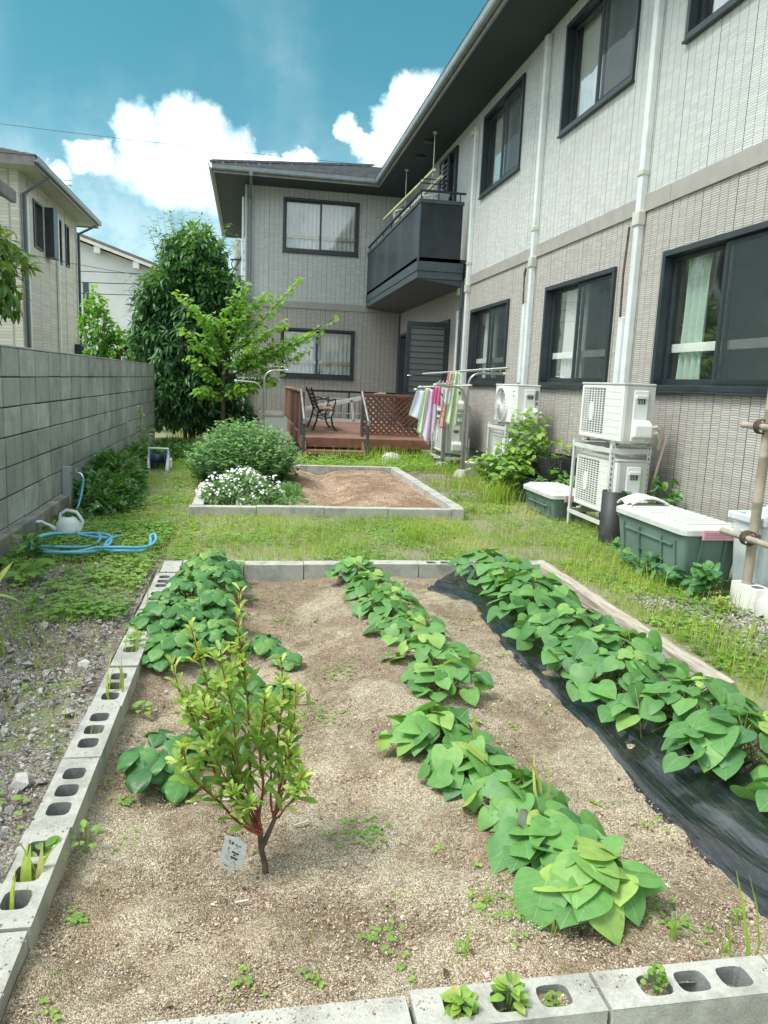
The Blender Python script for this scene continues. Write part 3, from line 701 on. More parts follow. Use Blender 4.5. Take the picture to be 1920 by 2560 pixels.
for a, b, c, d_ in holes_grid(XL, XW, 3.07, 5.62, [FW[0]]): PF.box(mb, a, b, -.16, 0, c, d_)
mb.box(XL, XL+.16, YF+.16, 25, 3.07, 5.62); mb.box(XL, 10, 25, 25.2, 3.07, 5.62); mb.box(XW, 10, -4.2, -4, 3.07, 5.62)
mb.build('upper_wall', MT['sid_up'], hs)
mb = MB()
for a, b, c, d_ in holes_grid(-4, YF, .28, 2.92, LO+[DR]): PM.box(mb, a, b, -.16, 0, c, d_)
for a, b, c, d_ in holes_grid(XL, XW, .28, 2.92, [FW[1]]): PF.box(mb, a, b, -.16, 0, c, d_)
mb.box(XL, XL+.16, YF+.16, 25, .28, 2.92); mb.box(XL, 10, 25, 25.2, .28, 2.92); mb.box(XW, 10, -4.2, -4, .28, 2.92)
mb.build('lower_wall', MT['sid_lo'], hs)
mb = MB(); PM.box(mb, -4, YF-.02, -.16, .02, 2.92, 3.07); PF.box(mb, XL-.02, XW-.02, -.16, .02, 2.92, 3.07); mb.box(XL-.02, XL+.1, YF+.16, 25, 2.92, 3.07)
for yj in np.arange(-3, 18, 3.03): PM.box(mb, yj+.35, yj+.353, .02, .0212, 2.925, 3.065, 1)
mb.build('belt_course', [MT['band'], MT['dark']], hs, bevel=.004)
mb = MB(); PM.box(mb, -4, YF, -.3, -.025, -.3, .28); PF.box(mb, XL+.025, XW, -.3, -.025, -.3, .28)
mb.build('foundation', MT['found'], hs)
mb = MB(); PM.box(mb, -4, YF-.02, -.02, .018, .262, .283); PF.box(mb, XL, XW-.03, -.02, .018, .262, .283); mb.build('base_flashing', MT['gutter'], hs)
# eaves, roof
mb = MB(); mb.box(2.83, XW, -5, YF, 5.60, 5.63); mb.box(-.80, XW, 17.79, YF, 5.601, 5.631); mb.box(-.80, XL, YF, 25.8, 5.6, 5.63); mb.build('soffit', MT['soffit'], hs)
mb = MB()
mb.box(2.80, 2.83, -5, 17.76, 5.575, 5.76); mb.box(-.83, 2.83, 17.76, 17.79, 5.575, 5.76); mb.box(-.83, -.80, 17.79, 25.8, 5.575, 5.76)
mb.build('fascia', MT['fasc'], hs, bevel=.003)
mb = MB()
def gutter(mb, p0, p1, side):
    p0, p1, side = Vector(p0), Vector(p1), Vector(side); prof = [(0, .10), (0, .01), (.02, -.005), (.07, -.005), (.085, .02), (.09, .10), (.10, .105), (.075, .105), (.072, .03), (.012, .02), (.012, .10)]
    poly = [p0+side*a+Vector((0, 0, b)) for a, b in prof]; mb.prism(poly, p1-p0)
gutter(mb, (2.80, -5, 5.63), (2.80, 17.68, 5.63), (-1, 0, 0)); gutter(mb, (-.83, 17.76, 5.63), (2.80, 17.76, 5.63), (0, -1, 0)); gutter(mb, (-.83, 17.68, 5.63), (-.83, 25.8, 5.63), (-1, 0, 0))
mb.build('gutter', MT['gutter'], hs)
def roof_tiles(mb, o, along, upv, L, rise, hipL, hipR, th=.02, row=.26):
    """overlapping slate courses; along = eave direction, upv = slope direction (unit, horizontal); hip insets per metre"""
    o, al, uv_ = Vector(o), Vector(along), Vector(upv); s = .32; n = int(rise/row)
    for i in range(n):
        a, b = i*row, (i+1)*row+.02
        l0, l1 = a*hipL, L-a*hipR; m0, m1 = b*hipL, L-b*hipR
        if m1 <= m0: break
        z0_, z1_ = a*s+.028, b*s
        v = [o+al*l0+uv_*a+Vector((0, 0, z0_)), o+al*l1+uv_*a+Vector((0, 0, z0_)), o+al*m1+uv_*b+Vector((0, 0, z1_+.004)), o+al*m0+uv_*b+Vector((0, 0, z1_+.004))]
        v += [q-Vector((0, 0, .026)) for q in v]
        mb.add(v, [(0, 1, 2, 3), (4, 7, 6, 5), (0, 4, 5, 1), (1, 5, 6, 2), (2, 6, 7, 3), (3, 7, 4, 0)])
        # slate joints: thin dark slots
        k = l0+rng.uniform(.1, .4)
        while k < l1-.1:
            q = o+al*k+uv_*(a+.0)+Vector((0, 0, z0_+.003)); q2 = o+al*k+uv_*(a+row*.95)+Vector((0, 0, (a+row*.95)*s+.030))
            mb.bar(q, q2, .012, .006, mi=1); k += .3+rng.uniform(0, .35)
mb = MB()
roof_tiles(mb, (-.86, 17.72, 5.74), (1, 0, 0), (0, 1, 0), 9.5, 4.2, 1, 0)
roof_tiles(mb, (2.76, -5, 5.74), (0, 1, 0), (1, 0, 0), 24, 5.0, 0, -.0)
roof_tiles(mb, (-.86, 25.9, 5.74), (0, -1, 0), (1, 0, 0), 8.2, 4.0, 1, 1)
mb.build('roof', [MT['roof'], MT['black']], hs)
mb = MB(); mb.bar((-.86, 17.72, 5.79), (3.24, 21.82, 5.79+4.1*.32), .12, .05); mb.build('hip_cap', MT['roof'], hs)

# ---- windows
def window(pl, u0, u1, z0, z1, far_is_hi=True, curtain=0, rail=None, deep=True):
    """two-pane sliding window; the inner sash on the far side, a screened outer sash on the near side"""
    f = MB(); t = .05
    for a, b, c, d_ in ((u0, u1, z1-t, z1), (u0, u1, z0, z0+t), (u0, u0+t, z0+t, z1-t), (u1-t, u1, z0+t, z1-t)): pl.box(f, a, b, -.13, .032, c, d_)
    pl.box(f, u0-.012, u1+.012, -.002, .048, z0-.02, z0-.001)
    fr_ = f.build('window', MT['dark'], hs, bevel=.004)
    um = (u0+u1)/2
    inner, outer = ((um-.02, u1-t), (u0+t, um+.03)) if far_is_hi else ((u0+t, um+.02), (um-.03, u1-t))
    for (a, b), n in ((inner, -.075), (outer, -.03)):
        s = MB(); w_ = .038
        for q in ((a, b, z1-t-w_, z1-t), (a, b, z0+t, z0+t+w_*1.4), (a, a+w_, z0+t+w_*1.4, z1-t-w_), (b-w_, b, z0+t+w_*1.4, z1-t-w_)): pl.box(s, q[0], q[1], n-.014, n+.014, q[2], q[3])
        s.build('sash', MT['dark'], fr_, bevel=.003)
        s = MB(); s.add([pl.pt(a+w_-.003, n, z0+t+w_*1.4-.003), pl.pt(b-w_+.003, n, z0+t+w_*1.4-.003), pl.pt(b-w_+.003, n, z1-t-w_+.003), pl.pt(a+w_-.003, n, z1-t-w_+.003)], [(0, 3, 2, 1) if pl.k == 'x-' else (0, 1, 2, 3)])
        s.build('pane', MT['glass'] , fr_)
    a, b = outer; s = MB(); s.add([pl.pt(a+.03, .0, z0+t+.02), pl.pt(b-.03, .0, z0+t+.02), pl.pt(b-.03, .0, z1-t-.02), pl.pt(a+.03, .0, z1-t-.02)], [(0, 1, 2, 3)])
    s.build('insect_screen', MT['mesh'], fr_) if pl.k != 'y-' else None
    s = MB(); pl.box(s, u0-.3, u1+.3, -.76, -.745, z0-.3, z1+.2); pl.box(s, u0-.3, u0+.0, -.74, -.17, z0-.3, z1+.2); pl.box(s, u1-.0, u1+.3, -.74, -.17, z0-.3, z1+.2); pl.box(s, u0-.3, u1+.3, -.74, -.17, z1+.0, z1+.2); pl.box(s, u0-.3, u1+.3, -.74, -.17, z0-.3, z0-.0)
    s.build('room_lining', MT['room'], fr_)
    if rail: s = MB(); pl.box(s, u0+.06, u1-.06, -.120, -.105, z0+.335, z0+.41); s.build('inner_rail', rail, fr_, bevel=.004)
    for ca, cb, mt, amp in curtain or []:
        s = MB()
        s.grid(lambda u, v: pl.pt(ca+(cb-ca)*u, -.165+.022*math.sin(u*(cb-ca)*62+1.2*math.sin(v*3))*(.5+.5*(1-v))*amp, z0+.02+(z1-z0-.03)*v), int((cb-ca)*90)+4, 8)
        s.build('curtain', mt, fr_)
    return fr_
m_, g = newmat('insect_mesh')
out(g, g('MixShader', {0: .58, 1: g('BsdfTransparent', {'Color': (1, 1, 1)}), 2: g('BsdfPrincipled', {'Base Color': (.022, .04, .042), 'Roughness': .6})})); MT['mesh'] = m_
L_, M_ = MT['curtain'], MT['curtg']
window(PM, *UP[0], True, [(10.6, 12.3, L_, 1)]); window(PM, *UP[1], True, [(7.42, 9.08, L_, 1)]); window(PM, *UP[2], True, [(4.72, 6.4, L_, 1)]); window(PM, *UP[3], True, [(1.6, 3.2, L_, 1)])
window(PM, *LO[0], True, [(11.5, 12.2, L_, 1.2), (10.62, 11.0, L_, 1)], MT['rail']); window(PM, *LO[1], True, [(8.30, 8.95, L_, 1.2)], MT['rail'])
lw = window(PM, *LO[2], True, [(5.98, 6.34, M_, 1.6)], MT['rail']); window(PM, *LO[3], True, None, MT['rail'])
window(PF, *FW[0], False, [(.78, 2.46, L_, 1)], MT['railw']); window(PF, *FW[1], False, [(.78, 1.55, L_, 1.3), (1.7, 2.46, L_, 1)], MT['railw'])
# ---- sliding door under the balcony, louvred door leaf standing open
f = MB(); a, b, c, d_ = DR
for q in ((a, b, d_-.06, d_), (a, b, c, c+.06), (a, a+.06, c+.06, d_-.06), (b-.06, b, c+.06, d_-.06), ((a+b)/2-.03, (a+b)/2+.03, c+.06, d_-.06)): PM.box(f, q[0], q[1], -.12, .04, q[2], q[3])
fr_ = f.build('sliding_door', MT['dark'], hs, bevel=.004)
s = MB(); PM.box(s, a+.06, b-.06, -.0601, -.06, c+.06, d_-.06); s.build('pane', MT['glass'], fr_)
s = MB(); PM.box(s, a, b, -.9, -.88, c, d_); s.build('room_lining', MT['room'], fr_)
s = MB(); s.grid(lambda u, v: PM.pt(a+.1+(b-a-.2)*u, -.3+.03*math.sin(u*90), c+.05+(d_-c-.1)*v), 160, 3); s.build('curtain', L_, fr_)
def louvre_leaf(x0, x1, y_, z0, z1, name='louvred_door'):
    f = MB(); t = .075
    for q in ((x0, x1, z1-t, z1), (x0, x1, z0, z0+t), (x0, x0+t, z0+t, z1-t), (x1-t, x1, z0+t, z1-t), (x0+t, x1-t, z0+.62*(z1-z0)-1.06*.0-.62, z0+.0+.62*(z1-z0)-.57)): f.box(q[0], q[1], y_-.02, y_+.02, q[2], q[3])
    o = f.build(name, MT['dark'], hs, bevel=.003)
    s = MB(); k = z0+t+.05
    while k < z1-t-.02:
        s.bar((x0+t, y_-.006, k), (x1-t, y_-.006, k), .02, .010, upv=(0, .5, 1)); k += .105
    s.build('slats', MT['dark2'], o)
    s = MB(); s.box(x0+t, x1-t, y_+.006, y_+.012, z0+t, z1-t); s.build('frosted_panel', MT['frost'], o)
    s = MB(); s.tube([(x0+.04, y_-.02, z0+.95), (x0+.04, y_-.06, z0+.95), (x0+.13, y_-.06, z0+.95)], .009); s.build('handle', MT['chrome'], o)
    return o
MT['frost'] = plain('frosted_grey_panel', (.15, .165, .155), .5, var=.05)
louvre_leaf(2.80, 3.58, 13.86, .46, 2.38)
s = MB(); s.box(3.56, 3.64, 13.82, 14.75, .40, 2.45); s.build('door_jamb', MT['dark'], hs, bevel=.004)
# upper door with its louvred shutter flat to the wall
f = MB(); a, b, c, d_ = UDR
for q in ((a, b, d_-.05, d_), (a, b, c, c+.05), (a, a+.05, c+.05, d_-.05), (b-.05, b, c+.05, d_-.05)): PM.box(f, q[0], q[1], -.12, .05, q[2], q[3])
fr_ = f.build('balcony_door', MT['dark'], hs, bevel=.004)
s = MB(); PM.box(s, a+.05, b-.05, -.06, -.053, c+.05, d_-.05); s.build('pane', MT['glass'], fr_)
s = MB(); PM.box(s, a, b, -.6, -.58, c, d_); s.build('room_lining', MT['room'], fr_)
f = MB()
for q in ((14.28, 14.98, 5.36, 5.42), (14.28, 14.34, 4.2, 5.36), (14.92, 14.98, 4.2, 5.36), (14.28, 14.98, 3.3, 4.2)): PM.box(f, q[0], q[1], .06, .085, q[2], q[3])
o = f.build('shutter', MT['dark2'], hs)
s = MB(); k = 4.25
while k < 5.34: s.bar(PM.pt(14.34, .075, k), PM.pt(14.92, .075, k), .014, .05, upv=(.6, 0, 1)); k += .085
s.build('slats', MT['gutter'], o)
s = MB(); PM.box(s, 15.12, 15.32, .0, .05, 4.95, 5.2); o = s.build('wall_lamp', MT['black'], hs); s = MB(); PM.box(s, 15.13, 15.31, .05, .17, 4.96, 5.19); s.build('shade', MT['white'], o, bevel=.02)
# ---- balcony
bt = MB(); bx0, by0, by1 = 2.745, 12.95, YF-.02
bt.box(bx0, XW-.005, by0, by1, 3.30, 3.36); o = bt.build('balcony', MT['panel_dk'], hs)
s = MB(); s.box(bx0-.012, XW-.06, by0-.012, by1, 3.14, 3.295); s.box(bx0-.0, XW-.06, by0+.0, by1, 3.02, 3.138); s.build('edge_beam', MT['dark2'], o, bevel=.005)
s = MB(); s.prism([(bx0+.02, by0+.02, 3.016), (XW-.03, by0+.02, 2.92), (XW-.03, by0+.02, 3.016)], (0, by1-by0-.04, 0)); s.build('underside', MT['dark2'], o)
for i in range(12):
    ya = by0+.03+i*.475; s = MB(); s.box(bx0, bx0+.02, ya+.004, min(ya+.471, by1), 3.30, 4.22); s.build('side_panel', MT['panel' if i % 3 else 'panel2'], o, bevel=.002)
s = MB(); s.box(bx0+.03, XW-.12, by0, by0+.02, 3.30, 4.22); s.build('end_panel', MT['panel_dk'], o)
s = MB(); s.box(bx0-.018, bx0+.045, by0-.015, by1, 4.222, 4.285); s.box(bx0+.046, XW-.10, by0-.014, by0+.045, 4.223, 4.286); s.box(bx0-.006, bx0+.028, by0-.008, by0+.028, 3.3, 4.22); s.build('coping', MT['dark2'], o, bevel=.006)
s = MB(); s.box(bx0-.005, bx0+.04, by0-.005, by1, 4.40, 4.432); s.box(bx0+.041, XW-.08, by0-.004, by0+.04, 4.401, 4.433)
for q in np.arange(by0+.02, by1, .92): s.box(bx0+.008, bx0+.028, q-.01, q+.012, 4.286, 4.40)
for q in (3.05, 3.42): s.box(q, q+.018, by0+.01, by0+.03, 4.287, 4.401)
s.build('handrail', MT['dark'], o, bevel=.004)
# soffit lights and ceiling poles
for yy, xx in ((14.3, 3.15), (15.3, 3.2)):
    s = MB(); s.lathe((xx, yy, 5.57), [(0, 0), (.10, 0), (.11, .03), (0, .03)], 20); s.build('soffit_vent', MT['black'], hs)
# ---- downpipes and conduits on the wall
def rpipe(name, pts, w_, mat, parent=hs, d_=.05):
    mb = MB()
    for a, b in zip(pts[:-1], pts[1:]): mb.bar(a, b, w_, d_, upv=(1, 0, 0) if abs(b[2]-a[2]) > .3 else (0, 0, 1))
    return mb.build(name, mat, parent, bevel=.012)
def conduit(y_, z0, z1, open_gap=None, elbow=False):
    o = rpipe('pipe_cover', [(3.565, y_, z0), (3.565, y_, z1)], .085, MT['pipe'], d_=.07)
    s = MB()
    if elbow: s.box(3.525, 3.60, y_-.05, y_+.25, z1-.08, z1)
    else: s.box(3.52, 3.60, y_-.055, y_+.055, z1-.02, z1+.12)
    s.build('end_cap', MT['pipe_b'], o, bevel=.02)
    if z0 < 3:
        s = MB(); s.box(3.515, 3.60, y_-.06, y_+.06, 2.80, 2.93); s.build('collar', MT['pipe_b'], o, bevel=.012); s = MB(); s.box(3.52, 3.60, y_-.05, y_+.05, 3.24, 3.30); s.build('collar', MT['pipe_b'], o, bevel=.012)
    if open_gap:
        s = MB(); s.tube([(3.50, y_+.06, open_gap[1]), (3.49, y_+.075, open_gap[0]+.4), (3.50, y_+.08, open_gap[0])], .011, 6); s.tube([(3.515, y_+.085, open_gap[1]), (3.50, y_+.095, open_gap[0]+.3), (3.51, y_+.09, open_gap[0])], .008, 6)
        s.build('wires', MT['bark'], o)
        s = MB(); s.box(3.505, 3.60, y_+.045, y_+.13, 1.33, open_gap[0]); s.build('branch_cover', MT['pipe'], o, bevel=.01)
    return o
conduit(6.93, 1.30, 6.0-.45, (1.98, 2.80)); conduit(9.68, 1.27, 5.42, (2.35, 2.80)); conduit(12.68, .45, 5.38, None, True)
o = conduit(13.14, 1.0, 2.42)
rpipe('corner_trim', [(3.585, 18.66, .3), (3.585, 18.66, 2.9)], .05, MT['dark2'])
rpipe('downpipe', [(3.55, 12.98, .2), (3.55, 12.98, 3.0)], .06, MT['dark2'])
o = rpipe('downpipe', [(-.02, YF-.05, .1), (-.02, YF-.05, 5.3)], .065, MT['dpipe'])
s = MB(); s.bar((-.02, YF-.05, 5.3), (-.02, 17.72, 5.58), .06, .06); s.box(-.06, .02, 17.66, 17.76, 5.55, 5.66); s.build('elbow', MT['dpipe'], o)
rpipe('corner_post', [(XL+.02, YF-.02, .3), (XL+.02, YF-.02, 5.6)], .07, MT['sid_up'], d_=.06)
rpipe('pipe_cover', [(XL-.05, YF+.1, .3), (XL-.05, YF+.1, 5.35)], .06, MT['pipe'])
# ================================================================ air-conditioner outdoor units
def ac_unit(x0, y0, z0, label, kind='grille', W=.80, D=.28, H=.49):
    """front faces -X; long side along Y from y0 (near end, with valves) to y0+W"""
    t = thing('outdoor_ac_unit', (x0+D/2, y0+W/2, z0), label, 'air conditioner', 'outdoor air-conditioner units along the house wall')
    f = .44*W if kind != 'fan' else 0
    mb = MB()
    if kind == 'grille':
        g0, g1 = y0+W*.42, y0+W-.025
        mb.box(x0, x0+D, y0, g0, z0+.02, z0+H); mb.box(x0, x0+D, g1, y0+W, z0+.02, z0+H)
        mb.box(x0, x0+D, g0, g1, z0+.02, z0+.06); mb.box(x0, x0+D, g0, g1, z0+H-.035, z0+H); mb.box(x0+.06, x0+D, g0, g1, z0+.06, z0+H-.035, 1)
    else:
        mb.box(x0, x0+D, y0, y0+W, z0+.02, z0+H)
    mb.build('casing', [MT['white'], MT['acdark']], t, bevel=.012, seg=3)
    mb = MB(); mb.box(x0-.006, x0+D+.004, y0-.006, y0+W+.004, z0+H, z0+H+.018); mb.build('top_cover', MT['acgrey'] if kind == 'grille' else MT['white'], t, bevel=.006)
    mb = MB(); mb.box(x0+.02, x0+.05, y0+.1, y0+.14, z0-.012, z0+.02); mb.box(x0+.02, x0+.05, y0+W-.14, y0+W-.1, z0-.012, z0+.02); mb.box(x0-.01, x0+D+.02, y0+.1, y0+.14, z0-.015, z0); mb.box(x0-.01, x0+D+.02, y0+W-.14, y0+W-.1, z0-.015, z0)
    mb.build('foot', MT['acgrey'], t)
    if kind == 'grille':
        mb = MB(); k = z0+.066
        while k < z0+H-.04: mb.box(x0+.004, x0+.014, g0, g1, k, k+.007); k += .0205
        for q in np.linspace(g0, g1, 9)[1:-1]: mb.box(x0+.002, x0+.012, q-.003, q+.003, z0+.06, z0+H-.035)
        mb.build('fan_grille', MT['white'], t)
        mb = MB(); cy, cz = g0*.45+g1*.55, z0+H*.52
        mb.prism([(x0-.004, cy+.042*math.copysign(abs(math.cos(a))**.7, math.cos(a)), cz+.085*math.copysign(abs(math.sin(a))**.7, math.sin(a))) for a in np.linspace(0, 2*PI, 28, endpoint=False)], (.01, 0, 0)); mb.build('badge_plate', MT['white'], t)
        mb = MB()
        for q in np.linspace(z0+.08, z0+H-.06, 7): mb.box(x0-.0015, x0+.003, y0+.03, g0-.02, q, q+.003)
        mb.build('panel_lines', MT['acgrey'], t)
        mb = MB(); mb.box(x0+.03, x0+D-.001, y0-.004, y0-.0, z0+.03, z0+H-.005); mb.build('side_panel', MT['acgrey'], t)
    else:
        cy, cz, rr = y0+W*.64, z0+H*.5, .205
        mb = MB(); mb.lathe((x0-.03, cy, cz), [(rr-.004, 0), (rr+.012, .0), (rr+.02, .03), (rr+.02, .045)], 40, axis='X'); mb.build('fan_ring', MT['white'], t)
        mb = MB(); mb.lathe((x0-.004, cy, cz), [(0, 0), (rr, 0)], 32, axis='X'); mb.build('fan_recess', MT['acdark'], t)
        mb = MB()
        for k in range(26):
            a0 = 2*PI*k/26; pts = []
            for i in range(9):
                q = i/8; r_ = .03+(rr-.03)*q; a = a0+1.15*q; pts.append((x0-.026, cy+r_*math.cos(a), cz+r_*math.sin(a)))
            mb.tube(pts, .0036, 4, cap=False)
        for r_ in (.07, .11, .15, .19):
            mb.tube([(x0-.024, cy+r_*math.cos(a), cz+r_*math.sin(a)) for a in np.linspace(0, 2*PI, 40)], .0026, 4, cap=False)
        mb.lathe((x0-.034, cy, cz), [(0, 0), (.028, .002), (.034, .01)], 20, axis='X')
        mb.build('fan_guard', MT['white'], t)
        mb = MB()
        for q in np.linspace(z0+.1, z0+H-.12, 6): mb.box(x0-.0015, x0+.003, y0+.05, y0+.19, q, q+.003)
        mb.build('panel_lines', MT['acgrey'], t)
        mb = MB(); mb.box(x0-.002, x0+.002, y0+.09, y0+.15, z0+H-.07, z0+H-.06); mb.box(x0-.002, x0+.002, y0+.10, y0+.14, z0+H-.125, z0+H-.11); mb.box(x0+.22, x0+.262, y0-.002, y0+.002, z0+H-.16, z0+H-.05); mb.box(x0+.23, x0+.262, y0-.002, y0+.002, z0+H-.22, z0+H-.18); mb.build('label_plate', MT['gutter'], t)
    # valve side (faces -Y)
    mb = MB(); mb.box(x0+.09, x0+D-.06, y0-.018, y0-.001, z0+.03, z0+H-.04); mb.build('service_cover', MT['white'], t, bevel=.008)
    mb = MB(); mb.box(x0+.105, x0+D-.075, y0-.034, y0-.016, z0+H-.105, z0+H-.08); mb.box(x0+.12, x0+D-.09, y0-.021, y0-.0175, z0+H-.15, z0+H-.108, 1)
    for q in range(4): mb.box(x0+.125+q*.014, x0+.130+q*.014, y0-.024, y0-.02, z0+H-.148, z0+H-.112, 2)
    mb.build('hand_grip', [MT['white'], MT['acdark'], MT['acgrey']], t, bevel=.003)
    mb = MB(); mb.prism([(x0+.085, y0-.018, z0+.05), (x0+.085, y0-.085, z0+.07), (x0+.085, y0-.085, z0+.17), (x0+.085, y0-.018, z0+.215)], (D-.12, 0, 0)); mb.build('valve_cover', MT['white'], t, bevel=.012)
    mb = MB()
    for k, (zz, r_) in enumerate(((z0+.15, .014), (z0+.10, .017))):
        mb.tube([(x0+D-.05, y0-.055, zz), (x0+D+.01, y0-.06, zz+.01), (x0+D+.06, y0-.02+.02*k, zz-.02), (x0+D+.10, y0+.04, zz-.06), (x0+D+.12, y0+.08, zz-.12 if z0 > .5 else zz+.1)], r_, 8)
    mb.build('refrigerant_pipe', MT['hosew'], t)
    return t
def ac_stand(x0, x1, y0, y1, top, mid, label):
    t = thing('steel_rack', ((x0+x1)/2, (y0+y1)/2, 0), label, 'rack', 'steel racks carrying the outdoor units')
    for xx in (x0, x1):
        for yy in (y0, y1):
            sx = 1 if xx == x0 else -1; sy = 1 if yy == y0 else -1
            mb = MB(); mb.box(min(xx, xx+.035*sx), max(xx, xx+.035*sx), min(yy, yy+.003*sy), max(yy, yy+.003*sy), -.05, top+.02); mb.box(min(xx, xx+.003*sx), max(xx, xx+.003*sx), min(yy+.003*sy, yy+.035*sy), max(yy+.003*sy, yy+.035*sy), -.05, top+.02)
            k = .12
            while k < top and yy == y0: mb.box(xx+sx*.012 if sx > 0 else xx-.022, xx+.022 if sx > 0 else xx-.012, yy-.0012, yy+.0005, k, k+.02, 1); k += .045
            mb.build('leg', [MT['galv'], MT['acdark']], t)
    for zz in (top-.045, mid-.045):
        for a in ((x0-.002, x1+.002, y0-.004, y0-.001), (x0-.002, x1+.002, y1+.001, y1+.004), (x0-.004, x0-.001, y0-.002, y1+.002), (x1+.001, x1+.004, y0-.002, y1+.002)):
            mb = MB(); mb.box(*a, zz, zz+.04); q = a
            if a[1]-a[0] > .1: mb.box(a[0], a[1], a[2]+(.0 if a[2] < y0 else -.025), a[3]+(.025 if a[2] < y0 else 0), zz+.04, zz+.043)
            mb.build('cross_beam', MT['galv'], t)
    return t
ac_stand(3.0, 3.36, 5.94, 6.72, .80, .17, 'white angle-steel rack nearest the camera, behind the dark pipe stub')
ac_unit(3.02, 5.86, .835, 'upper outdoor unit of the nearest rack, right below the white pipe cover')
ac_unit(3.04, 5.90, .20, 'lower outdoor unit of the nearest rack, partly hidden by the dark pipe stub')
ac_stand(3.05, 3.40, 8.80, 9.50, .80, .17, 'white angle-steel rack half hidden by the leafy yellow-green plant')
ac_unit(3.08, 8.56, .83, 'outdoor unit with a round swirl fan guard, on the middle rack', 'fan', H=.46)
ac_unit(3.10, 8.72, .20, 'lower outdoor unit of the middle rack, half hidden by leaves')
ac_stand(2.95, 3.33, 11.38, 12.15, .80, .17, 'angle-steel rack farthest away, behind the hanging towels')
ac_unit(3.0, 11.42, .83, 'upper outdoor unit behind the hanging towels', H=.45)
ac_unit(3.0, 11.42, .20, 'lower outdoor unit behind the hanging towels, with its valve cover showing')

# ================================================================ storage boxes
def lidded_box(x0, x1, y0, y1, h, label):
    t = thing('storage_box', ((x0+x1)/2, (y0+y1)/2, 0), label, 'storage box', 'green storage boxes along the house')
    n = .03; mb = MB()
    v = [(x0+n+.02, y0+n+.02, 0), (x1-n-.02, y0+n+.02, 0), (x1-n-.02, y1-n-.02, 0), (x0+n+.02, y1-n-.02, 0), (x0+n*.3, y0+n*.3, h), (x1-n*.3, y0+n*.3, h), (x1-n*.3, y1-n*.3, h), (x0+n*.3, y1-n*.3, h)]
    mb.add(v, [(0, 1, 5, 4), (1, 2, 6, 5), (2, 3, 7, 6), (3, 0, 4, 7), (0, 3, 2, 1), (4, 5, 6, 7)])
    mb.build('tub', MT['green'], t, bevel=.03, seg=3)
    mb = MB(); L = y1-y0
    for q in (.12, .30, .62, .86):
        yy = y0+L*q; mb.bar((x0+n+.005, yy, .06), (x0+n*.3-.004, yy, h-.06), .012, .012)
    mb.bar((x0+n*.55-.004, y0+.15, h-.10), (x0+n*.55-.004, y1-.15, h-.10), .012, .012)
    for q in (.3, .7): mb.bar((x0+(x1-x0)*q, y0+n+.005, .06), (x0+(x1-x0)*q, y0+n*.3-.004, h-.03), .012, .012)
    mb.build('rib', MT['green'], t)
    def rr(x0, x1, y0, y1, r_, z_): 
        p_ = []
        for cx, cy, a0 in ((x1-r_, y1-r_, 0), (x0+r_, y1-r_, 90), (x0+r_, y0+r_, 180), (x1-r_, y0+r_, 270)):
            for a in (0, 30, 60, 90): p_.append((cx+r_*math.cos(R(a0+a)), cy+r_*math.sin(R(a0+a)), z_))
        return p_
    mb = MB(); ring = [rr(x0-.012, x1+.012, y0-.012, y1+.012, .06, h-.01), rr(x0-.014, x1+.014, y0-.014, y1+.014, .06, h+.028), rr(x0+.03, x1-.03, y0+.03, y1-.03, .05, h+.05)]
    b = sum(ring, []); m_ = 16
    mb.add(b, [(i*m_+k, i*m_+(k+1) % m_, (i+1)*m_+(k+1) % m_, (i+1)*m_+k) for i in range(2) for k in range(m_)]+[tuple(range(2*m_, 3*m_))])
    k = y0+.07
    while k < y1-.06: mb.box(x0+.045, x1-.045, k, k+.045, h+.048, h+.059); k += .072
    mb.build('lid', MT['lid'], t, bevel=.005)
    mb = MB()
    for side in (y0-.03, y1+.008):
        mb.box(x0+.12, x1-.05, side, side+.022, h-.035, h+.03)
        for k in range(5): mb.box(x0+.125, x1-.055, side-.004, side, h-.03+k*.011, h-.025+k*.011)
    mb.build('latch', MT['pink'], t, bevel=.004)
    return t
lidded_box(2.755, 3.19, 4.36, 5.30, .385, 'large faded green storage box with ribbed grey lid and pink latch')
lidded_box(2.88, 3.30, 6.82, 7.62, .235, 'smaller green storage box with pale lid beyond the nearest air-conditioner rack')
# third tub without a pale lid, behind the leafy plant
t = thing('green_tub', (3.25, 8.1, 0), 'green plastic tub almost hidden under the leafy plant', 'tub')
mb = MB(); mb.add([(3.12, 7.85, 0), (3.40, 7.85, 0), (3.40, 8.3, 0), (3.12, 8.3, 0), (3.08, 7.8, .27), (3.44, 7.8, .27), (3.44, 8.35, .27), (3.08, 8.35, .27)], [(0, 1, 5, 4), (1, 2, 6, 5), (2, 3, 7, 6), (3, 0, 4, 7), (4, 5, 6, 7)])
mb.build('tub', MT['green'], t, bevel=.02); MB().box(3.07, 3.45, 7.79, 8.36, .255, .285).build('rim', MT['blackp'], t, bevel=.01)
# dark pipe stub
t = thing('dark_pipe', (3.06, 6.02, 0), 'short upright dark grey plastic pipe standing in front of the nearest rack', 'pipe')
mb = MB(); mb.lathe((3.02, 5.86, 0), [(.098, -.05), (.098, .45), (.09, .45), (.09, .0)], 36); mb.build('tube_wall', MT['blackp'], t)
# wavy tile / foam lying on the box
mb = MB(); mb.grid(lambda u, v: (2.79+.30*u, 5.12+.24*v, .452+.045*math.sin(u*PI)+.012*math.sin(v*11)*(1-.5*u)-.012*(v > .9)), 20, 20)
tag(mb.build('curved_foam_piece', MT['polyw'], origin=(2.95, 5.2, .45), solid=.012), 'curved white foam piece lying on the far end of the large storage box', 'foam piece')
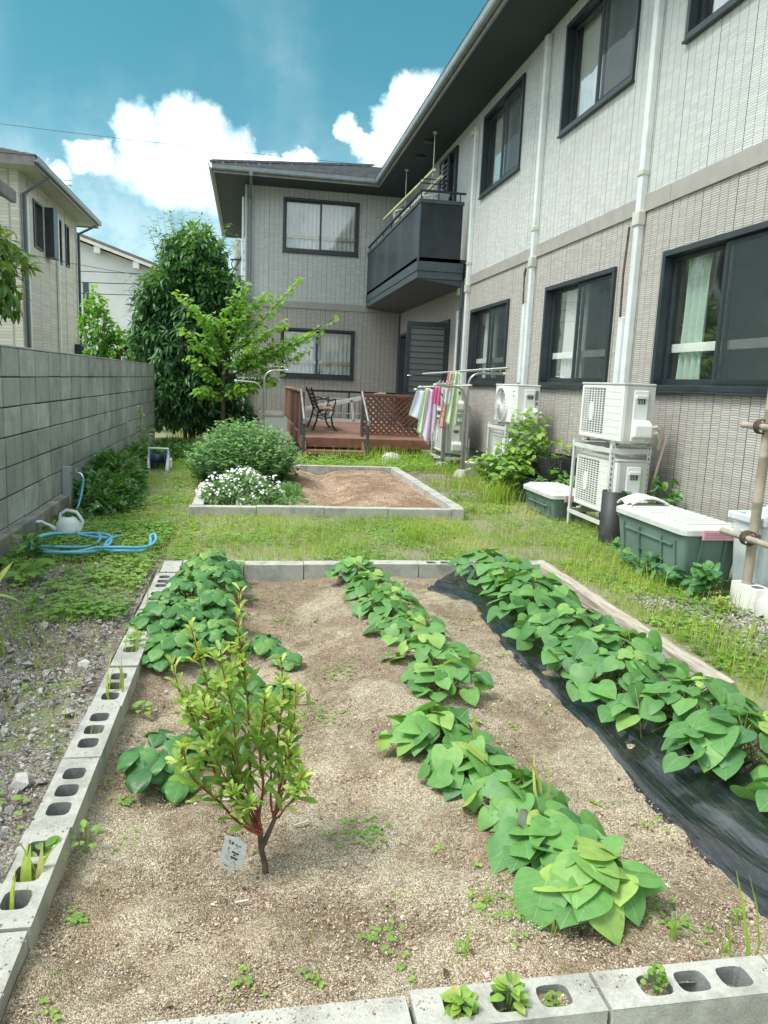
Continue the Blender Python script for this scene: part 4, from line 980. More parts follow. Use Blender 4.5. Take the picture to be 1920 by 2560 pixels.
# broom leaning on the wall
t = thing('broom', (3.5, 6.0, 0), 'broom with pale pink handle and straw head leaning on the wall behind the rack', 'broom')
mb = MB(); mb.tube([(3.50, 5.96, .92), (3.43, 5.98, .52)], .013, 8); mb.build('handle', MT['pinkst'], t)
mb = MB()
for k in range(60):
    a = rng.uniform(-1, 1); b = rng.uniform(-1, 1); mb.tube([(3.43+.008*b, 5.98+.01*a, .55), (3.39+.03*b, 5.98+.06*a, .24+rng.uniform(0, .03))], .0028, 4)
mb.build('bristles', MT['bamboo'], t)
# dark plastic basket behind the leafy plant
t = thing('plastic_basket', (3.44, 8.0, .28), 'dark plastic mesh basket on the green tub against the wall', 'basket')
mb = MB()
for k in range(9):
    z_ = .30+k*.026; e_ = .004*k
    for q in ((3.22-e_, 3.54+e_, 7.78-e_, 7.79-e_), (3.22-e_, 3.54+e_, 8.30+e_, 8.31+e_), (3.21-e_, 3.22-e_, 7.78-e_, 8.31+e_), (3.54+e_, 3.55+e_, 7.78-e_, 8.31+e_)): mb.box(*q, z_, z_+(.011 if k < 8 else .025))
for k in range(12):
    xx = 3.21+k*.0305; mb.bar((xx, 7.785, .30), (xx+(k-6)*.003, 7.755, .51), .01, .008); mb.bar((xx, 8.305, .30), (xx, 8.335, .51), .01, .008)
for k in range(18):
    yy = 7.785+k*.0305; mb.bar((3.215, yy, .30), (3.185, yy, .51), .01, .008)
mb.box(3.21, 3.55, 7.78, 8.31, .285, .295); mb.build('mesh_sides', MT['blackp'], t)
# pale bins
def bin_(x, y, h, w_, label, stuff):
    t = thing('plastic_bin', (x, y, 0), label, 'bin', 'pale plastic bins at the right edge')
    mb = MB(); a, b = w_*.40, w_*.5
    mb.add([(x-a, y-a, 0), (x+a, y-a, 0), (x+a, y+a, 0), (x-a, y+a, 0), (x-b, y-b, h), (x+b, y-b, h), (x+b, y+b, h), (x-b, y+b, h)], [(0, 1, 5, 4), (1, 2, 6, 5), (2, 3, 7, 6), (3, 0, 4, 7), (0, 3, 2, 1)])
    mb.build('tub', MT['bin'], t, bevel=.035, seg=3)
    mb = MB(); c = b+.018
    for q in ((x-c, x+c, y-c, y-c+.03), (x-c, x+c, y+c-.03, y+c), (x-c, x-c+.03, y-c+.03, y+c-.03), (x+c-.03, x+c, y-c+.03, y+c-.03)): mb.box(*q, h-.02, h+.03)
    mb.build('rim', MT['bin'], t, bevel=.01)
    mb = MB(); mb.bar((x-b*.96-.002, y-a*.5, h-.08), (x-b*.96-.002, y+a*.5, h-.08), .008, .01); mb.bar((x-b*.93, y+a*.5, h-.08), (x-a*1.02, y+a*.45, .08), .008, .01); mb.build('rib', MT['bin'], t)
    if stuff:
        mb = MB(); mb.grid(lambda u, v: (x-b*.85+2*b*.85*u, y-b*.85+2*b*.85*v, h+.01+.07*abs(math.sin(u*5+v*3))*math.sin(v*PI)*math.sin(u*PI)*1.3+.012*math.sin(u*23)*math.sin(v*19)), 22, 22)
        tag(mb.build('clear_plastic_bag', MT['film'], origin=(x, y, h)), 'crumpled clear plastic bag bulging out of the nearer pale bin', 'bag')
    return t
bin_(3.24, 4.20, .515, .33, 'pale plastic bin topped by a clear bag, next to the large green box', True)
bin_(3.38, 3.72, .50, .34, 'pale plastic bin cut by the right edge of the photo, behind the bamboo post', False)
# bamboo frame
t = thing('bamboo_post', (3.03, 4.05, 0), 'upright grey bamboo post lashed to a cross pole at the right edge', 'bamboo post', 'bamboo poles at the right edge')
def bamboo(mb, p0, p1, r_, nodes):
    p0, p1 = Vector(p0), Vector(p1); pts, rs = [], []
    for i in range(nodes+1):
        q = i/nodes; c = p0.lerp(p1, q); d_ = (p1-p0).normalized()
        pts += [c-d_*.008, c, c+d_*.008]; rs += [r_, r_*1.13, r_]
    mb.tube(pts, rs, 14)
mb = MB(); bamboo(mb, (3.02, 4.06, .10), (2.995, 4.0, 1.75), .029, 6); mb.build('culm', MT['bamboo'], t)
for zz, lab, y0 in ((.43, 'lower horizontal bamboo pole tied across the post at the right edge', 4.27), (1.10, 'upper horizontal bamboo pole tied to the top of the post at the right edge', 4.19)):
    mb = MB(); bamboo(mb, (2.96, y0, zz), (2.95, 2.6, zz), .019, 5)
    o = tag(mb.build('bamboo_pole', MT['bamboo'], origin=(2.95, 3.4, zz)), lab, 'bamboo pole', 'bamboo poles at the right edge')
    mb = MB()
    for k in range(4): mb.tube([(2.985+.045*math.cos(a)-.01, 4.04+.0*math.sin(a)+.012*k-.02, zz+.042*math.sin(a)) for a in np.linspace(0, 2*PI, 14)], .0045, 5)
    for k in range(3): mb.tube([(3.0+.042*math.cos(a), 4.03+.042*math.sin(a), zz+.02-.012*k) for a in np.linspace(0, 2*PI, 14)], .004, 5)
    mb.build('lashing', MT['bark'], o)
t = thing('painted_block', (3.02, 4.10, 0), 'paint-splashed white concrete block at the foot of the bamboo post', 'block')
mb = MB(); block_shape(mb, 3.03, 4.02, .24, .12, .14, .2, 'y', [-.05, .05], .1); mb.build('core_body', [MT['polyw'], MT['hole']], t, bevel=.004)
mb = MB()
def sack(u, v):
    a = u*2*PI; r_ = .24*(math.sin(v*PI/2))**.8; return (3.20+r_*math.cos(a)*(1.15+.1*math.sin(a*3)), 3.72+r_*math.sin(a)*1.2, .02+.17*math.cos(v*PI/2)**.75+.012*math.sin(a*7+v*9)*v+.03*(v > .97)*math.sin(a*13))
mb.grid(sack, 60, 18)
tag(mb.build('woven_sack', MT['bag'], origin=(3.2, 3.72, 0)), 'crumpled white woven sack on the ground at the right edge', 'sack')
# bucket, pots near racks
def potlike(name, x, y, r_, h, mat, label, cat, z=0):
    mb = MB(); mb.lathe((x, y, z), [(0, 0), (r_*.8, 0), (r_, h), (r_*1.08, h), (r_*1.08, h+.012), (r_*.93, h+.012), (r_*.9, h-.02), (0, h-.03)], 28)
    return tag(mb.build(name, mat, origin=(x, y, z)), label, cat)
potlike('bucket', 2.86, 11.25, .075, .16, MT['tap'], 'small grey bucket beside the foot of the farthest rack', 'bucket')
potlike('white_container', 3.0, 9.9, .10, .24, MT['polyw'], 'white cylindrical container in the grass between the two drying poles and the leafy plant', 'container')
potlike('dark_pot', 3.02, 8.60, .12, .16, MT['blackp'], 'black plant pot under the leafy plant', 'pot')

mb = MB(); mb.lathe((2.24, 11.85, .0), [(.17, -.02), (.175, .05), (.15, .12), (.09, .16), (0, .175)], 24)
for i, q in enumerate(mb.v): mb.v[i] = (q[0]+.01*jit(q[1]*3, q[2]*9, .1), q[1]+.01*jit(q[0]*3, q[2]*9, .1), q[2])
tag(mb.build('white_bag', MT['bag'], origin=(2.24, 11.85, 0)), 'round white bag lying in the weeds in front of the lattice fence', 'bag')

# ================================================================ drying stands and laundry
def concrete_foot(x, y, t):
    mb = MB(); mb.lathe((x, y, -.05), [(.15, 0), (.145, .07), (.085, .165), (.03, .17)], 4, smooth=False)
    return mb.build('concrete_foot', MT['base'], t, bevel=.012)
def dry_stand(x, y, label, arms, base_label, h, spread=.04):
    """arms: list of (direction sign, reach, top z) - steel tubes that bend over into a level arm"""
    t = thing('drying_stand', (x, y, .1), label, 'drying stand', 'steel laundry poles')
    for k, (sg, reach, zt, dy) in enumerate(arms):
        pts = [(x-.02*sg*0+(k-.5)*spread, y+dy, .08), (x+(k-.5)*spread+.0, y+dy, zt-.28)]
        for a in np.linspace(0, PI/2, 8)[0:]: pts.append((x+(k-.5)*spread+sg*(.16-.16*math.cos(a)), y+dy, zt-.18+.16*math.sin(a)))
        pts.append((x+(k-.5)*spread+sg*reach, y+dy, zt-.01))
        mb = MB(); mb.tube(pts, .016, 10); o = mb.build('pole', MT['steel'], t)
        e = Vector(pts[-1]); mb = MB(); mb.tube([e, e+Vector((.035*sg, 0, 0))], .019, 10); mb.build('end_cap', MT['can'], o)
        mb = MB()
        for q in (.35, .6, .85):
            c = (x+(k-.5)*spread+sg*reach*q, y+dy, zt+.02); mb.tube([(c[0]+.03*math.cos(a), c[1], c[2]+.03*math.sin(a)) for a in np.linspace(.2, PI-.2, 8)], .004, 5)
            mb.tube([(c[0]+.03, c[1], c[2]-.01), (c[0]+.042, c[1], c[2]+.04)], .004, 5)
        mb.build('hook', MT['chrome'], o)
    concrete_foot(x, y, t); return t
dry_stand(2.93, 10.15, 'nearer steel drying stand with two curved arms in front of the house wall', [(-1, .42, 1.27, 0), (1, .48, 1.46, .02)], 'concrete foot of the nearer drying stand', 1.4)
dry_stand(2.90, 11.15, 'farther steel drying stand behind the hanging towels', [(-1, .44, 1.19, 0), (1, .10, 1.40, .02)], 'concrete foot of the farther drying stand', 1.3)
t = dry_stand(.22, 12.6, 'pair of curved steel poles rising behind the round green bush', [(-1, .40, 1.20, 0), (1, .34, 1.40, .02)], 'concrete foot hidden behind the round green bush', 1.3)
mb = MB(); mb.tube([(2.55, 11.25, 1.415), (3.40, 9.95, 1.52)], .014, 10); mb.tube([(2.95, 10.64, 1.465), (3.42, 9.92, 1.523)], .019, 10)
tag(mb.build('laundry_pole', MT['chrome'], origin=(3, 10.6, 1.46)), 'long upper laundry pole slanting towards the wall over the drying stands', 'laundry pole')
mb = MB(); mb.tube([(2.50, 11.3, 1.215), (2.93, 9.95, 1.275)], .013, 10)
tag(mb.build('laundry_pole', MT['trim'], origin=(2.7, 10.6, 1.2)), 'lower laundry pole carrying the pants and the pink towel', 'laundry pole')

MT['tw_blue'] = cloth_mat('pale_blue_cloth', (.78, .85, .96)); MT['tw_green'] = cloth_mat('green_print_towel', (.78, .90, .66), (.55, .78, .45), .32, 55)
MT['tw_lilac'] = cloth_mat('lilac_print_towel', (.88, .76, .90), (.74, .56, .78), .3, 60); MT['tw_pink'] = cloth_mat('hot_pink_cloth', (.92, .22, .50))
MT['tw_red'] = cloth_mat('red_print_towel', (.92, .74, .66), (.80, .24, .18), .42, 50); MT['tw_white'] = cloth_mat('white_cloth', (.78, .82, .86))
def towel(name, y_, pts_top, pts_bot, mat, label, amp=.02, fr=9, cat='towel', skew=0):
    """cloth between a top edge and a bottom edge (x,z pairs), hanging folds"""
    (xa, za), (xb, zb) = pts_top; n = len(pts_bot)
    def fn(u, v):
        i = min(n-2, int(u*(n-1))); f_ = u*(n-1)-i; bx = pts_bot[i][0]*(1-f_)+pts_bot[i+1][0]*f_; bz = pts_bot[i][1]*(1-f_)+pts_bot[i+1][1]*f_
        u = .5+(u-.5)*1.28; tx, tz = xa+(xb-xa)*u, za+(zb-za)*u; s_ = v**.8
        return (tx+(bx-tx)*s_, y_+skew*v+amp*math.sin(u*fr+v*2)*(.4+.6*v), tz+(bz-tz)*v)
    mb = MB(); mb.grid(fn, 28, 20)
    return tag(mb.build(name, mat, origin=(xa, y_, za), solid=.004), label, cat, 'laundry on the drying stands')
towel('hanging_pants', 10.85, ((2.40, 1.17), (2.52, 1.17)), ((2.285, .81), (2.38, .775), (2.46, .735), (2.54, .80)), MT['tw_blue'], 'pale blue shorts hanging at the left end of the laundry', .025, 7, 'clothing')
towel('hanging_towel', 10.80, ((2.50, 1.21), (2.56, 1.21)), ((2.40, .57), (2.46, .55), (2.44, .49), (2.53, .52)), MT['tw_green'], 'long pale green patterned towel just right of the blue shorts', .02)
towel('hanging_towel', 10.74, ((2.54, 1.20), (2.63, 1.19)), ((2.47, .60), (2.50, .46), (2.58, .38), (2.60, .52), (2.68, .70)), MT['tw_lilac'], 'lilac patterned towel hanging lowest, beside the steel pole', .03, 10)
towel('hanging_cloth', 10.66, ((2.60, 1.235), (2.68, 1.235)), ((2.585, .99), (2.62, 1.0), (2.70, .96)), MT['tw_pink'], 'small hot pink cloth folded over the pole', .018, 12)
towel('hanging_cloth', 10.50, ((2.69, 1.215), (2.79, 1.22)), ((2.70, 1.05), (2.74, .985), (2.78, 1.0)), MT['tw_white'], 'small white and pale blue cloth behind the steel pole', .015, 9)
towel('hanging_towel', 10.72, ((2.81, 1.44), (2.87, 1.45)), ((2.70, .66), (2.76, .645), (2.84, .69)), MT['tw_red'], 'red and cream patterned towel hanging from the upper pole', .022, 8)
towel('hanging_towel', 10.62, ((2.86, 1.45), (2.93, 1.455)), ((2.77, .73), (2.82, .71), (2.86, .60), (2.94, .74)), MT['tw_green'], 'wide pale green patterned towel on the upper pole, right of the red towel', .028, 9)

# ================================================================ deck
dk = thing('wooden_deck', (1.9, 15, 0), 'red-brown timber deck with a front step', 'deck')
mb = MB(); k = 12.22
while k < 18.5: mb.box(.86, 3.02, k, min(k+.138, 18.5), .325, .352+.0008*rng.uniform(-1, 1)); k += .145
mb.build('decking', MT['deck'], dk, bevel=.003, seg=1)
mb = MB(); mb.box(.86, 3.06, 12.19, 12.217, .20, .348); mb.box(.835, .858, 12.2, 18.5, .17, .35); mb.box(3.03, 3.055, 12.22, 18.5, .17, .348); mb.build('fascia_board', MT['deckl'], dk, bevel=.003)
mb = MB()
for q in ((.95, 12.6), (1.9, 12.6), (2.8, 12.6), (.95, 15), (.95, 17.5)): mb.box(q[0], q[0]+.09, q[1], q[1]+.09, -.05, .324)
mb.build('post', MT['deckd'], dk)
mb = MB(); mb.box(.90, 1.80, 11.92, 12.16, .135, .165); mb.box(.90, 1.80, 11.915, 11.935, .10, .134); mb.build('step_tread', MT['deck'], dk, bevel=.004)
mb = MB(); mb.prism([(.868, 11.9, 0), (.868, 11.9, .12), (.868, 12.18, .30), (.868, 12.18, 0)], (.028, 0, 0)); mb.prism([(1.80, 11.9, 0), (1.80, 11.9, .12), (1.80, 12.18, .30), (1.80, 12.18, 0)], (.028, 0, 0)); mb.build('stringer', MT['deckl'], dk)
def handrail(x, label):
    t = thing('step_handrail', (x, 12.2, 0), label, 'handrail', 'handrails of the deck step')
    mb = MB(); mb.box(x-.024, x+.024, 11.95, 11.995, -.05, .62); mb.build('lower_post', MT['dark2'], t, bevel=.008)
    mb = MB(); mb.box(x-.022, x+.022, 12.55, 12.59, .10, 1.02); mb.build('upper_post', MT['dark2'], t, bevel=.008)
    mb = MB(); mb.tube([(x-.012, 12.66, 1.09), (x, 11.93, .64)], .021, 10); mb.tube([(x, 11.93, .655), (x, 11.93, .58)], .026, 10); mb.build('grip', MT['steel'], t)
handrail(.85, 'sloping metal handrail on the left side of the deck step'); handrail(1.865, 'sloping metal handrail on the right side of the deck step')
t = thing('slatted_fence', (.86, 15, .35), 'brown board fence along the left edge of the deck', 'fence')
mb = MB(); mb.box(.80, .92, 12.75, 17.9, 1.055, 1.085); mb.build('cap_rail', MT['cap'], t, bevel=.004)
mb = MB(); mb.box(.845, .875, 12.80, 17.9, .43, .475); mb.box(.845, .875, 12.80, 17.9, .98, 1.05); mb.build('rail', MT['deckl'], t)
mb = MB(); mb.box(.83, .91, 12.72, 12.80, .30, 1.05); mb.box(.83, .91, 17.85, 17.93, .30, 1.05); mb.build('post', MT['deckd'], t, bevel=.004)
k = 12.95
while k < 17.8:
    MB().box(.835, .847, k, k+.16, .44, 1.04).build('board', MT['deckl'], t, bevel=.003); k += .27
t = thing('lattice_fence', (2.45, 13.1, .35), 'brown diagonal lattice fence panel on the right side of the deck', 'fence')
lx0, lx1, ly, lz0, lz1 = 1.90, 3.05, 12.86, .40, 1.03
mb = MB(); mb.box(lx0-.03, lx1, ly-.03, ly+.03, lz1, lz1+.04); mb.box(lx0+.02, lx1, ly-.018, ly+.018, lz0-.03, lz0); mb.box(lx0+.02, lx1, ly-.018, ly+.018, lz1-.03, lz1-.001); mb.build('frame', MT['deckl'], t, bevel=.003)
mb = MB(); mb.box(lx0-.03, lx0+.025, ly-.028, ly+.028, .353, lz1-.001); mb.build('post', MT['deckl'], t, bevel=.004)
for sgn, yo in ((1, -.006), (-1, .006)):
    mb = MB(); s_ = lx0-.7
    while s_ < lx1+.7:
        # line x = s_ + sgn*(z-lz0)
        pts = []
        for zz in (lz0, lz1-.03):
            pts.append((s_+sgn*(zz-lz0), zz))
        (xa, za), (xb, zb) = pts
        if xa > xb: xa, za, xb, zb = xb, zb, xa, za
        if xb > lx0+.03 and xa < lx1:
            if xa < lx0+.03: f_ = (lx0+.03-xa)/(xb-xa); za = za+(zb-za)*f_; xa = lx0+.03
            if xb > lx1: f_ = (lx1-xa)/(xb-xa); zb = za+(zb-za)*f_; xb = lx1
            if xb-xa > .02: mb.bar((xa, ly+yo, za), (xb, ly+yo, zb), .010, .034, upv=(0, 0, 1))
        s_ += .098
    mb.build('lattice', MT['deckd'], t)
# bench
t = thing('garden_bench', (1.3, 14.4, .35), 'garden bench with wooden slats and black cast ends standing on the deck, seen end-on', 'bench')
for yy, nm in ((13.82, 'cast_end'), (15.0, 'cast_end')):
    mb = MB()
    mb.tube([(1.14, yy, .355), (1.20, yy, .52), (1.24, yy, .72), (1.13, yy, 1.02), (1.09, yy, 1.12)], .017, 6)
    mb.tube([(1.56, yy, .355), (1.50, yy, .45), (1.47, yy, .6), (1.52, yy, .72), (1.40, yy, .745), (1.22, yy, .71)], .017, 6)
    mb.tube([(1.19, yy, .90), (1.32, yy, .93), (1.45, yy, .90), (1.54, yy, .93), (1.54, yy, .86), (1.50, yy, .74)], .014, 6)
    mb.tube([(1.22, yy, .60), (1.32, yy, .56), (1.47, yy, .60)], .011, 6); mb.tube([(1.25, yy, .70), (1.34, yy, .60), (1.45, yy, .72)], .010, 6)
    mb.tube([(1.11, yy, .36), (1.16, yy, .36)], .022, 6); mb.tube([(1.54, yy, .36), (1.60, yy, .36)], .022, 6)
    mb.build(nm, MT['black'], t)
mb = MB()
for k in range(5): mb.box(1.25+.058*k, 1.295+.058*k, 13.80, 15.02, .735-.003*abs(k-2), .752-.003*abs(k-2))
mb.build('seat', MT['cap'], t, bevel=.003)
mb = MB()
for k in range(5): mb.obox((1.215-.024*k, 14.41, .80+.065*k), ((0, 1, 0), (-.34, 0, 1), (1, 0, .34)), (1.22, .045, .016))
mb.build('backrest', MT['blackp'], t)
# ladder lying along the deck and small white gate panel
t = thing('aluminium_ladder', (2, 16.8, .36), 'aluminium folding ladder lying behind the bench on the deck', 'ladder')
for yy in (16.6, 17.05):
    mb = MB(); mb.bar((1.20, yy, .62), (2.95, yy, 1.02), .03, .07); mb.bar((1.20, yy, .40), (3.0, yy, .40), .03, .05); mb.build('side_rail', MT['galv'], t)
mb = MB()
for q in (1.35, 1.65, 1.95, 2.25, 2.55): zz = .62+(q-1.2)*.23; mb = MB(); mb.bar((q, 16.6, zz), (q, 17.05, zz), .04, .02); mb.build('rung', MT['galv'], t)
mb = MB()
for q in (1.72, 2.2, 2.65): zz = .62+(q-1.2)*.23; mb.bar((q, 16.6, zz), (q+.06, 16.6, .40), .05, .03, upv=(0, 1, 0))
mb.build('brace', MT['galv'], t)
t = thing('metal_gate_panel', (2.3, 17.7, .36), 'low white metal railing panel behind the ladder', 'railing')
mb = MB()
for a, b in ((1.6, 2.15), (2.2, 2.75), (2.8, 3.3)):
    for zz in (.52, .86): mb.bar((a, 17.7, zz), (b, 17.7, zz), .015, .015)
    for q in np.linspace(a, b, 5): mb.bar((q, 17.7, .40), (q, 17.7, .86), .010, .010, upv=(1, 0, 0))
mb.build('bars', MT['galv'], t)
t = thing('black_railing', (2.3, 18.3, .35), 'thin black rail running along the back of the deck', 'railing')
mb = MB(); mb.box(1.15, 3.5, 18.27, 18.31, .98, 1.03)
for q in (1.2, 2.34, 3.4): mb.box(q, q+.035, 18.275, 18.305, .35, .979)
mb.build('bars', MT['black'], t)
# grey bin box behind the bush
t = thing('outdoor_locker', (.45, 13.2, 0), 'grey storage locker with yellowish lid behind the round bush', 'locker')
MB().box(.20, .66, 13.3, 13.8, 0, .60).build('cabinet', MT['lid'], t, bevel=.01); MB().box(.17, .60, 13.27, 13.83, .601, .68).build('lid', MT['trim'], t, bevel=.03)
# utility meters left of the wing
t = thing('gas_meter', (-.35, 15.5, 0), 'pale grey meter boxes standing beside the corner of the house', 'meter')
MB().box(-.62, -.25, 15.6, 15.9, .0, .98).build('cabinet', MT['lid'], t, bevel=.01); MB().box(-.50, -.30, 15.5, 15.59, 1.0, 1.35).build('meter_box', MT['white'], t, bevel=.02); MB().box(-.22, -.16, 15.5, 15.58, 0, 1.35).build('grey_post', MT['tap'], t, bevel=.01)

# ================================================================ left side: tap, can, hose, reel, stakes
t = thing('garden_standpipe', (-1.53, 7.0, 0), 'grey square garden standpipe with chrome tap beside the block wall', 'standpipe')
MB().box(-1.60, -1.53, 6.96, 7.03, -.1, .42).build('column', MT['tap'], t, bevel=.004)
mb = MB(); mb.tube([(-1.53, 6.99, .365), (-1.48, 6.97, .368), (-1.44, 6.96, .36), (-1.42, 6.955, .32)], .010, 8); mb.tube([(-1.485, 6.97, .37), (-1.485, 6.97, .405)], .007, 8); mb.box(-1.51, -1.46, 6.965, 6.975, .402, .412); mb.build('tap', MT['chrome'], t)
t = thing('watering_can', (-1.33, 5.95, 0), 'pale blue-white plastic watering can lying by the wall footing', 'watering can')
mb = MB(); mb.lathe((-1.33, 5.95, .0), [(0, 0), (.085, .0), (.09, .02), (.085, .12), (.055, .155), (.03, .165), (.028, .165)], 28); mb.build('tank', MT['can'], t)
mb = MB(); mb.tube([(-1.405, 5.95, .05), (-1.46, 5.93, .10), (-1.51, 5.92, .125)], [.022, .012, .011], 10); mb.lathe((-1.535, 5.915, .115), [(.011, .0), (.036, .018), (.034, .022), (0, .024)], 20); mb.build('spout', MT['can'], t)
mb = MB(); mb.tube([(-1.25, 5.95, .05), (-1.225, 5.95, .13), (-1.27, 5.95, .20), (-1.34, 5.95, .215), (-1.385, 5.95, .185), (-1.39, 5.95, .14)], .012, 10); mb.build('handle', MT['can'], t)
pts = [(-1.42, 6.955, .33), (-1.425, 6.93, .22), (-1.44, 6.85, .10), (-1.45, 6.7, .03)]
def hose_loop(cx, cy, rx, ry, a0, a1, n=22, z=.045): return [(cx+rx*math.cos(a), cy+ry*math.sin(a), z+.012*math.sin(3*a)) for a in np.linspace(a0, a1, n)]
pts += [(-1.40, 6.2, .02), (-1.2, 5.75, .03)]
pts += hose_loop(-1.26, 5.60, .22, .28, PI/2, PI*2.5, 26, .06) + hose_loop(-1.20, 5.45, .26, .36, PI/2+.2, PI*2.6, 26, .075)+[(-1.0, 5.62, .06), (-.9, 5.68, .07)]
pts += hose_loop(-.82, 5.42, .15, .28, PI*.75, PI*2.2, 22, .075) + hose_loop(-.86, 5.48, .22, .30, PI*.2, -PI*.75, 20, .09)+[(-1.1, 5.18, .06), (-1.3, 5.22, .06), (-1.42, 5.35, .06)]
sm_ = []
for i in range(len(pts)-1):
    a, b = Vector(pts[i]), Vector(pts[i+1]); sm_ += [a, a.lerp(b, .5)]
for _ in range(2):
    sm_ = [sm_[0]]+[(sm_[i-1]+sm_[i]*2+sm_[i+1])/4 for i in range(1, len(sm_)-1)]+[sm_[-1]]
mb = MB(); mb.tube(sm_, .0105, 8)
tag(mb.build('garden_hose', MT['hosebl'], origin=(-1.1, 5.5, 0)), 'blue garden hose hanging from the tap and coiled on the grass', 'hose')
t = thing('hose_reel', (-1.13, 10.3, 0), 'white garden hose reel standing in the ground cover beside the wall', 'hose reel')
for xx in (-1.28, -1.04):
    mb = MB(); mb.tube([(xx, 10.16, 0), (xx, 10.22, .12), (xx, 10.3, .22), (xx, 10.27, .29)], [.03, .022, .018, .016], 8); mb.tube([(xx, 10.46, 0), (xx, 10.4, .14), (xx, 10.3, .21)], .02, 8); mb.build('frame', MT['can'], t)
mb = MB(); mb.tube([(-1.29, 10.27, .29), (-1.03, 10.27, .285)], .014, 8); mb.build('handle', MT['can'], t)
mb = MB(); mb.lathe((-1.25, 10.3, .15), [(0, 0), (.11, 0), (.11, .015), (.06, .02), (.06, .16), (.11, .165), (.11, .18), (0, .18)], 28, axis='X'); mb.build('drum', MT['navy'], t)
mb = MB(); mb.box(-1.03, -.99, 10.25, 10.37, .02, .16); mb.build('side_box', MT['can'], t, bevel=.015)
for k, (a, b, lab) in enumerate((((-1.53, 10.3, .0), (-1.555, 10.3, .80), 'thin pale plant stake nearest the block wall'), ((-1.37, 10.3, .0), (-1.365, 10.3, .83), 'thin pale plant stake beside the hose reel'))):
    mb = MB(); mb.tube([a, b], .006, 6); tag(mb.build('plant_stake', MT['stake'], origin=a), lab, 'stake')

# ================================================================ balcony clutter: bamboo drying poles and peg hangers
for k, (p0, p1, lab) in enumerate((((3.05, 13.35, 4.86), (2.86, 17.2, 4.78), 'inner bamboo drying pole above the balcony rail'), ((3.22, 13.5, 4.80), (3.05, 16.9, 4.66), 'outer bamboo drying pole above the balcony, nearer the wall'))):
    mb = MB(); mb.tube([p0, p1], .027, 8); tag(mb.build('drying_pole', MT['bamboo_l'], origin=p0), lab, 'drying pole', 'drying poles on the balcony')
for yy, lab in ((13.75, 'ceiling-hung steel pole bracket at the near end of the balcony'), (16.2, 'ceiling-hung pole bracket at the far end of the balcony')):
    t = thing('pole_bracket', (3.12, yy, 5.57), lab, 'bracket'); mb = MB(); mb.tube([(3.12, yy, 5.58), (3.12, yy, 4.80)], .009, 8); mb.lathe((3.12, yy, 5.55), [(0, 0), (.04, 0), (.04, .03)], 12); mb.build('rod', MT['steel'], t)
    mb = MB(); mb.tube([(2.90, yy, 4.80), (3.40, yy, 4.80)], .009, 6); mb.tube([(2.90, yy, 4.73), (3.34, yy, 4.73)], .009, 6); mb.tube([(3.37+.035*math.cos(a), yy, 4.76+.035*math.sin(a)) for a in np.linspace(0, 2*PI, 12)], .007, 6)
    for q in (2.9, 3.12, 3.32): mb.tube([(q, yy, 4.80), (q, yy, 4.73)], .007, 6)
    mb.build('arm', MT['black'], t)
for (cx, cy), lab in (((2.98, 15.4), 'round peg hanger full of pale clothes pegs over the far half of the balcony'), ((3.15, 14.2), 'peg hanger with pale clothes pegs over the near half of the balcony')):
    t = thing('peg_hanger', (cx, cy, 4.62), lab, 'peg hanger', 'peg hangers on the balcony')
    mb = MB(); mb.tube([(cx+.24*math.cos(a), cy+.36*math.sin(a), 4.56) for a in np.linspace(0, 2*PI, 28)], .008, 5); mb.tube([(cx-.24, cy, 4.56), (cx, cy, 4.76), (cx+.24, cy, 4.56)], .005, 5); mb.build('ring', MT['film'], t)
    mb = MB()
    for k in range(46):
        a = 2*PI*k/23; r_ = 1 if k < 23 else .6; mb.bar((cx+.24*r_*math.cos(a), cy+.36*r_*math.sin(a), 4.55), (cx+.24*r_*math.cos(a)+.02*rng.uniform(-1, 1), cy+.36*r_*math.sin(a)+.02*rng.uniform(-1, 1), 4.46), .014, .012, upv=(1, 0, 0))
    mb.build('pegs', MT['trim'], t)
potlike('plastic_basin', 3.3, 13.7, .12, .09, MT['tw_white'], 'pale plastic basin hanging by the balcony rail', 'basin', z=4.45)

# ================================================================ neighbours beyond the block wall
nb = thing('neighbour_house', (-6, 21, 0), 'two-storey beige house beyond the block wall on the left', 'house')
PN = Plane('x+', -5.1)
mb = MB()
NW = [(20.1, 20.9, 4.1, 5.2), (22.5, 22.85, 4.05, 5.22), (23.35, 23.75, 4.1, 5.22)]
for a, b, c, d_ in holes_grid(18.95, 24.85, 0, 5.55, NW): PN.box(mb, a, b, -.16, 0, c, d_)
mb.box(-9, -5.26, 18.95, 19.1, 0, 5.55); mb.box(-9, -5.26, 24.7, 24.85, 0, 5.55)
mb.build('wall', MT['sid_nb'], nb)
for k, (a, b, c, d_) in enumerate(NW):
    f = MB()
    for q in ((a, b, d_-.05, d_), (a, b, c, c+.05), (a, a+.05, c+.05, d_-.05), (b-.05, b, c+.05, d_-.05)): PN.box(f, q[0], q[1], -.1, .03, q[2], q[3])
    fr_ = f.build('window', MT['dark'], nb); s = MB(); PN.box(s, a+.05, b-.05, -.05, -.045, c+.05, d_-.05); s.build('pane', MT['glass'], fr_); s = MB(); PN.box(s, a, b, -.3, -.29, c, d_); s.build('blind', MT['curtain'], fr_)
MB().box(-5.09, -4.88, 21.15, 21.6, 4.02, 5.22).build('shutter', MT['dark'], nb, bevel=.01)
mb = MB(); mb.box(-9, -4.62, 18.35, 25.45, 5.55, 5.58); mb.build('soffit', MT['soffl'], nb)
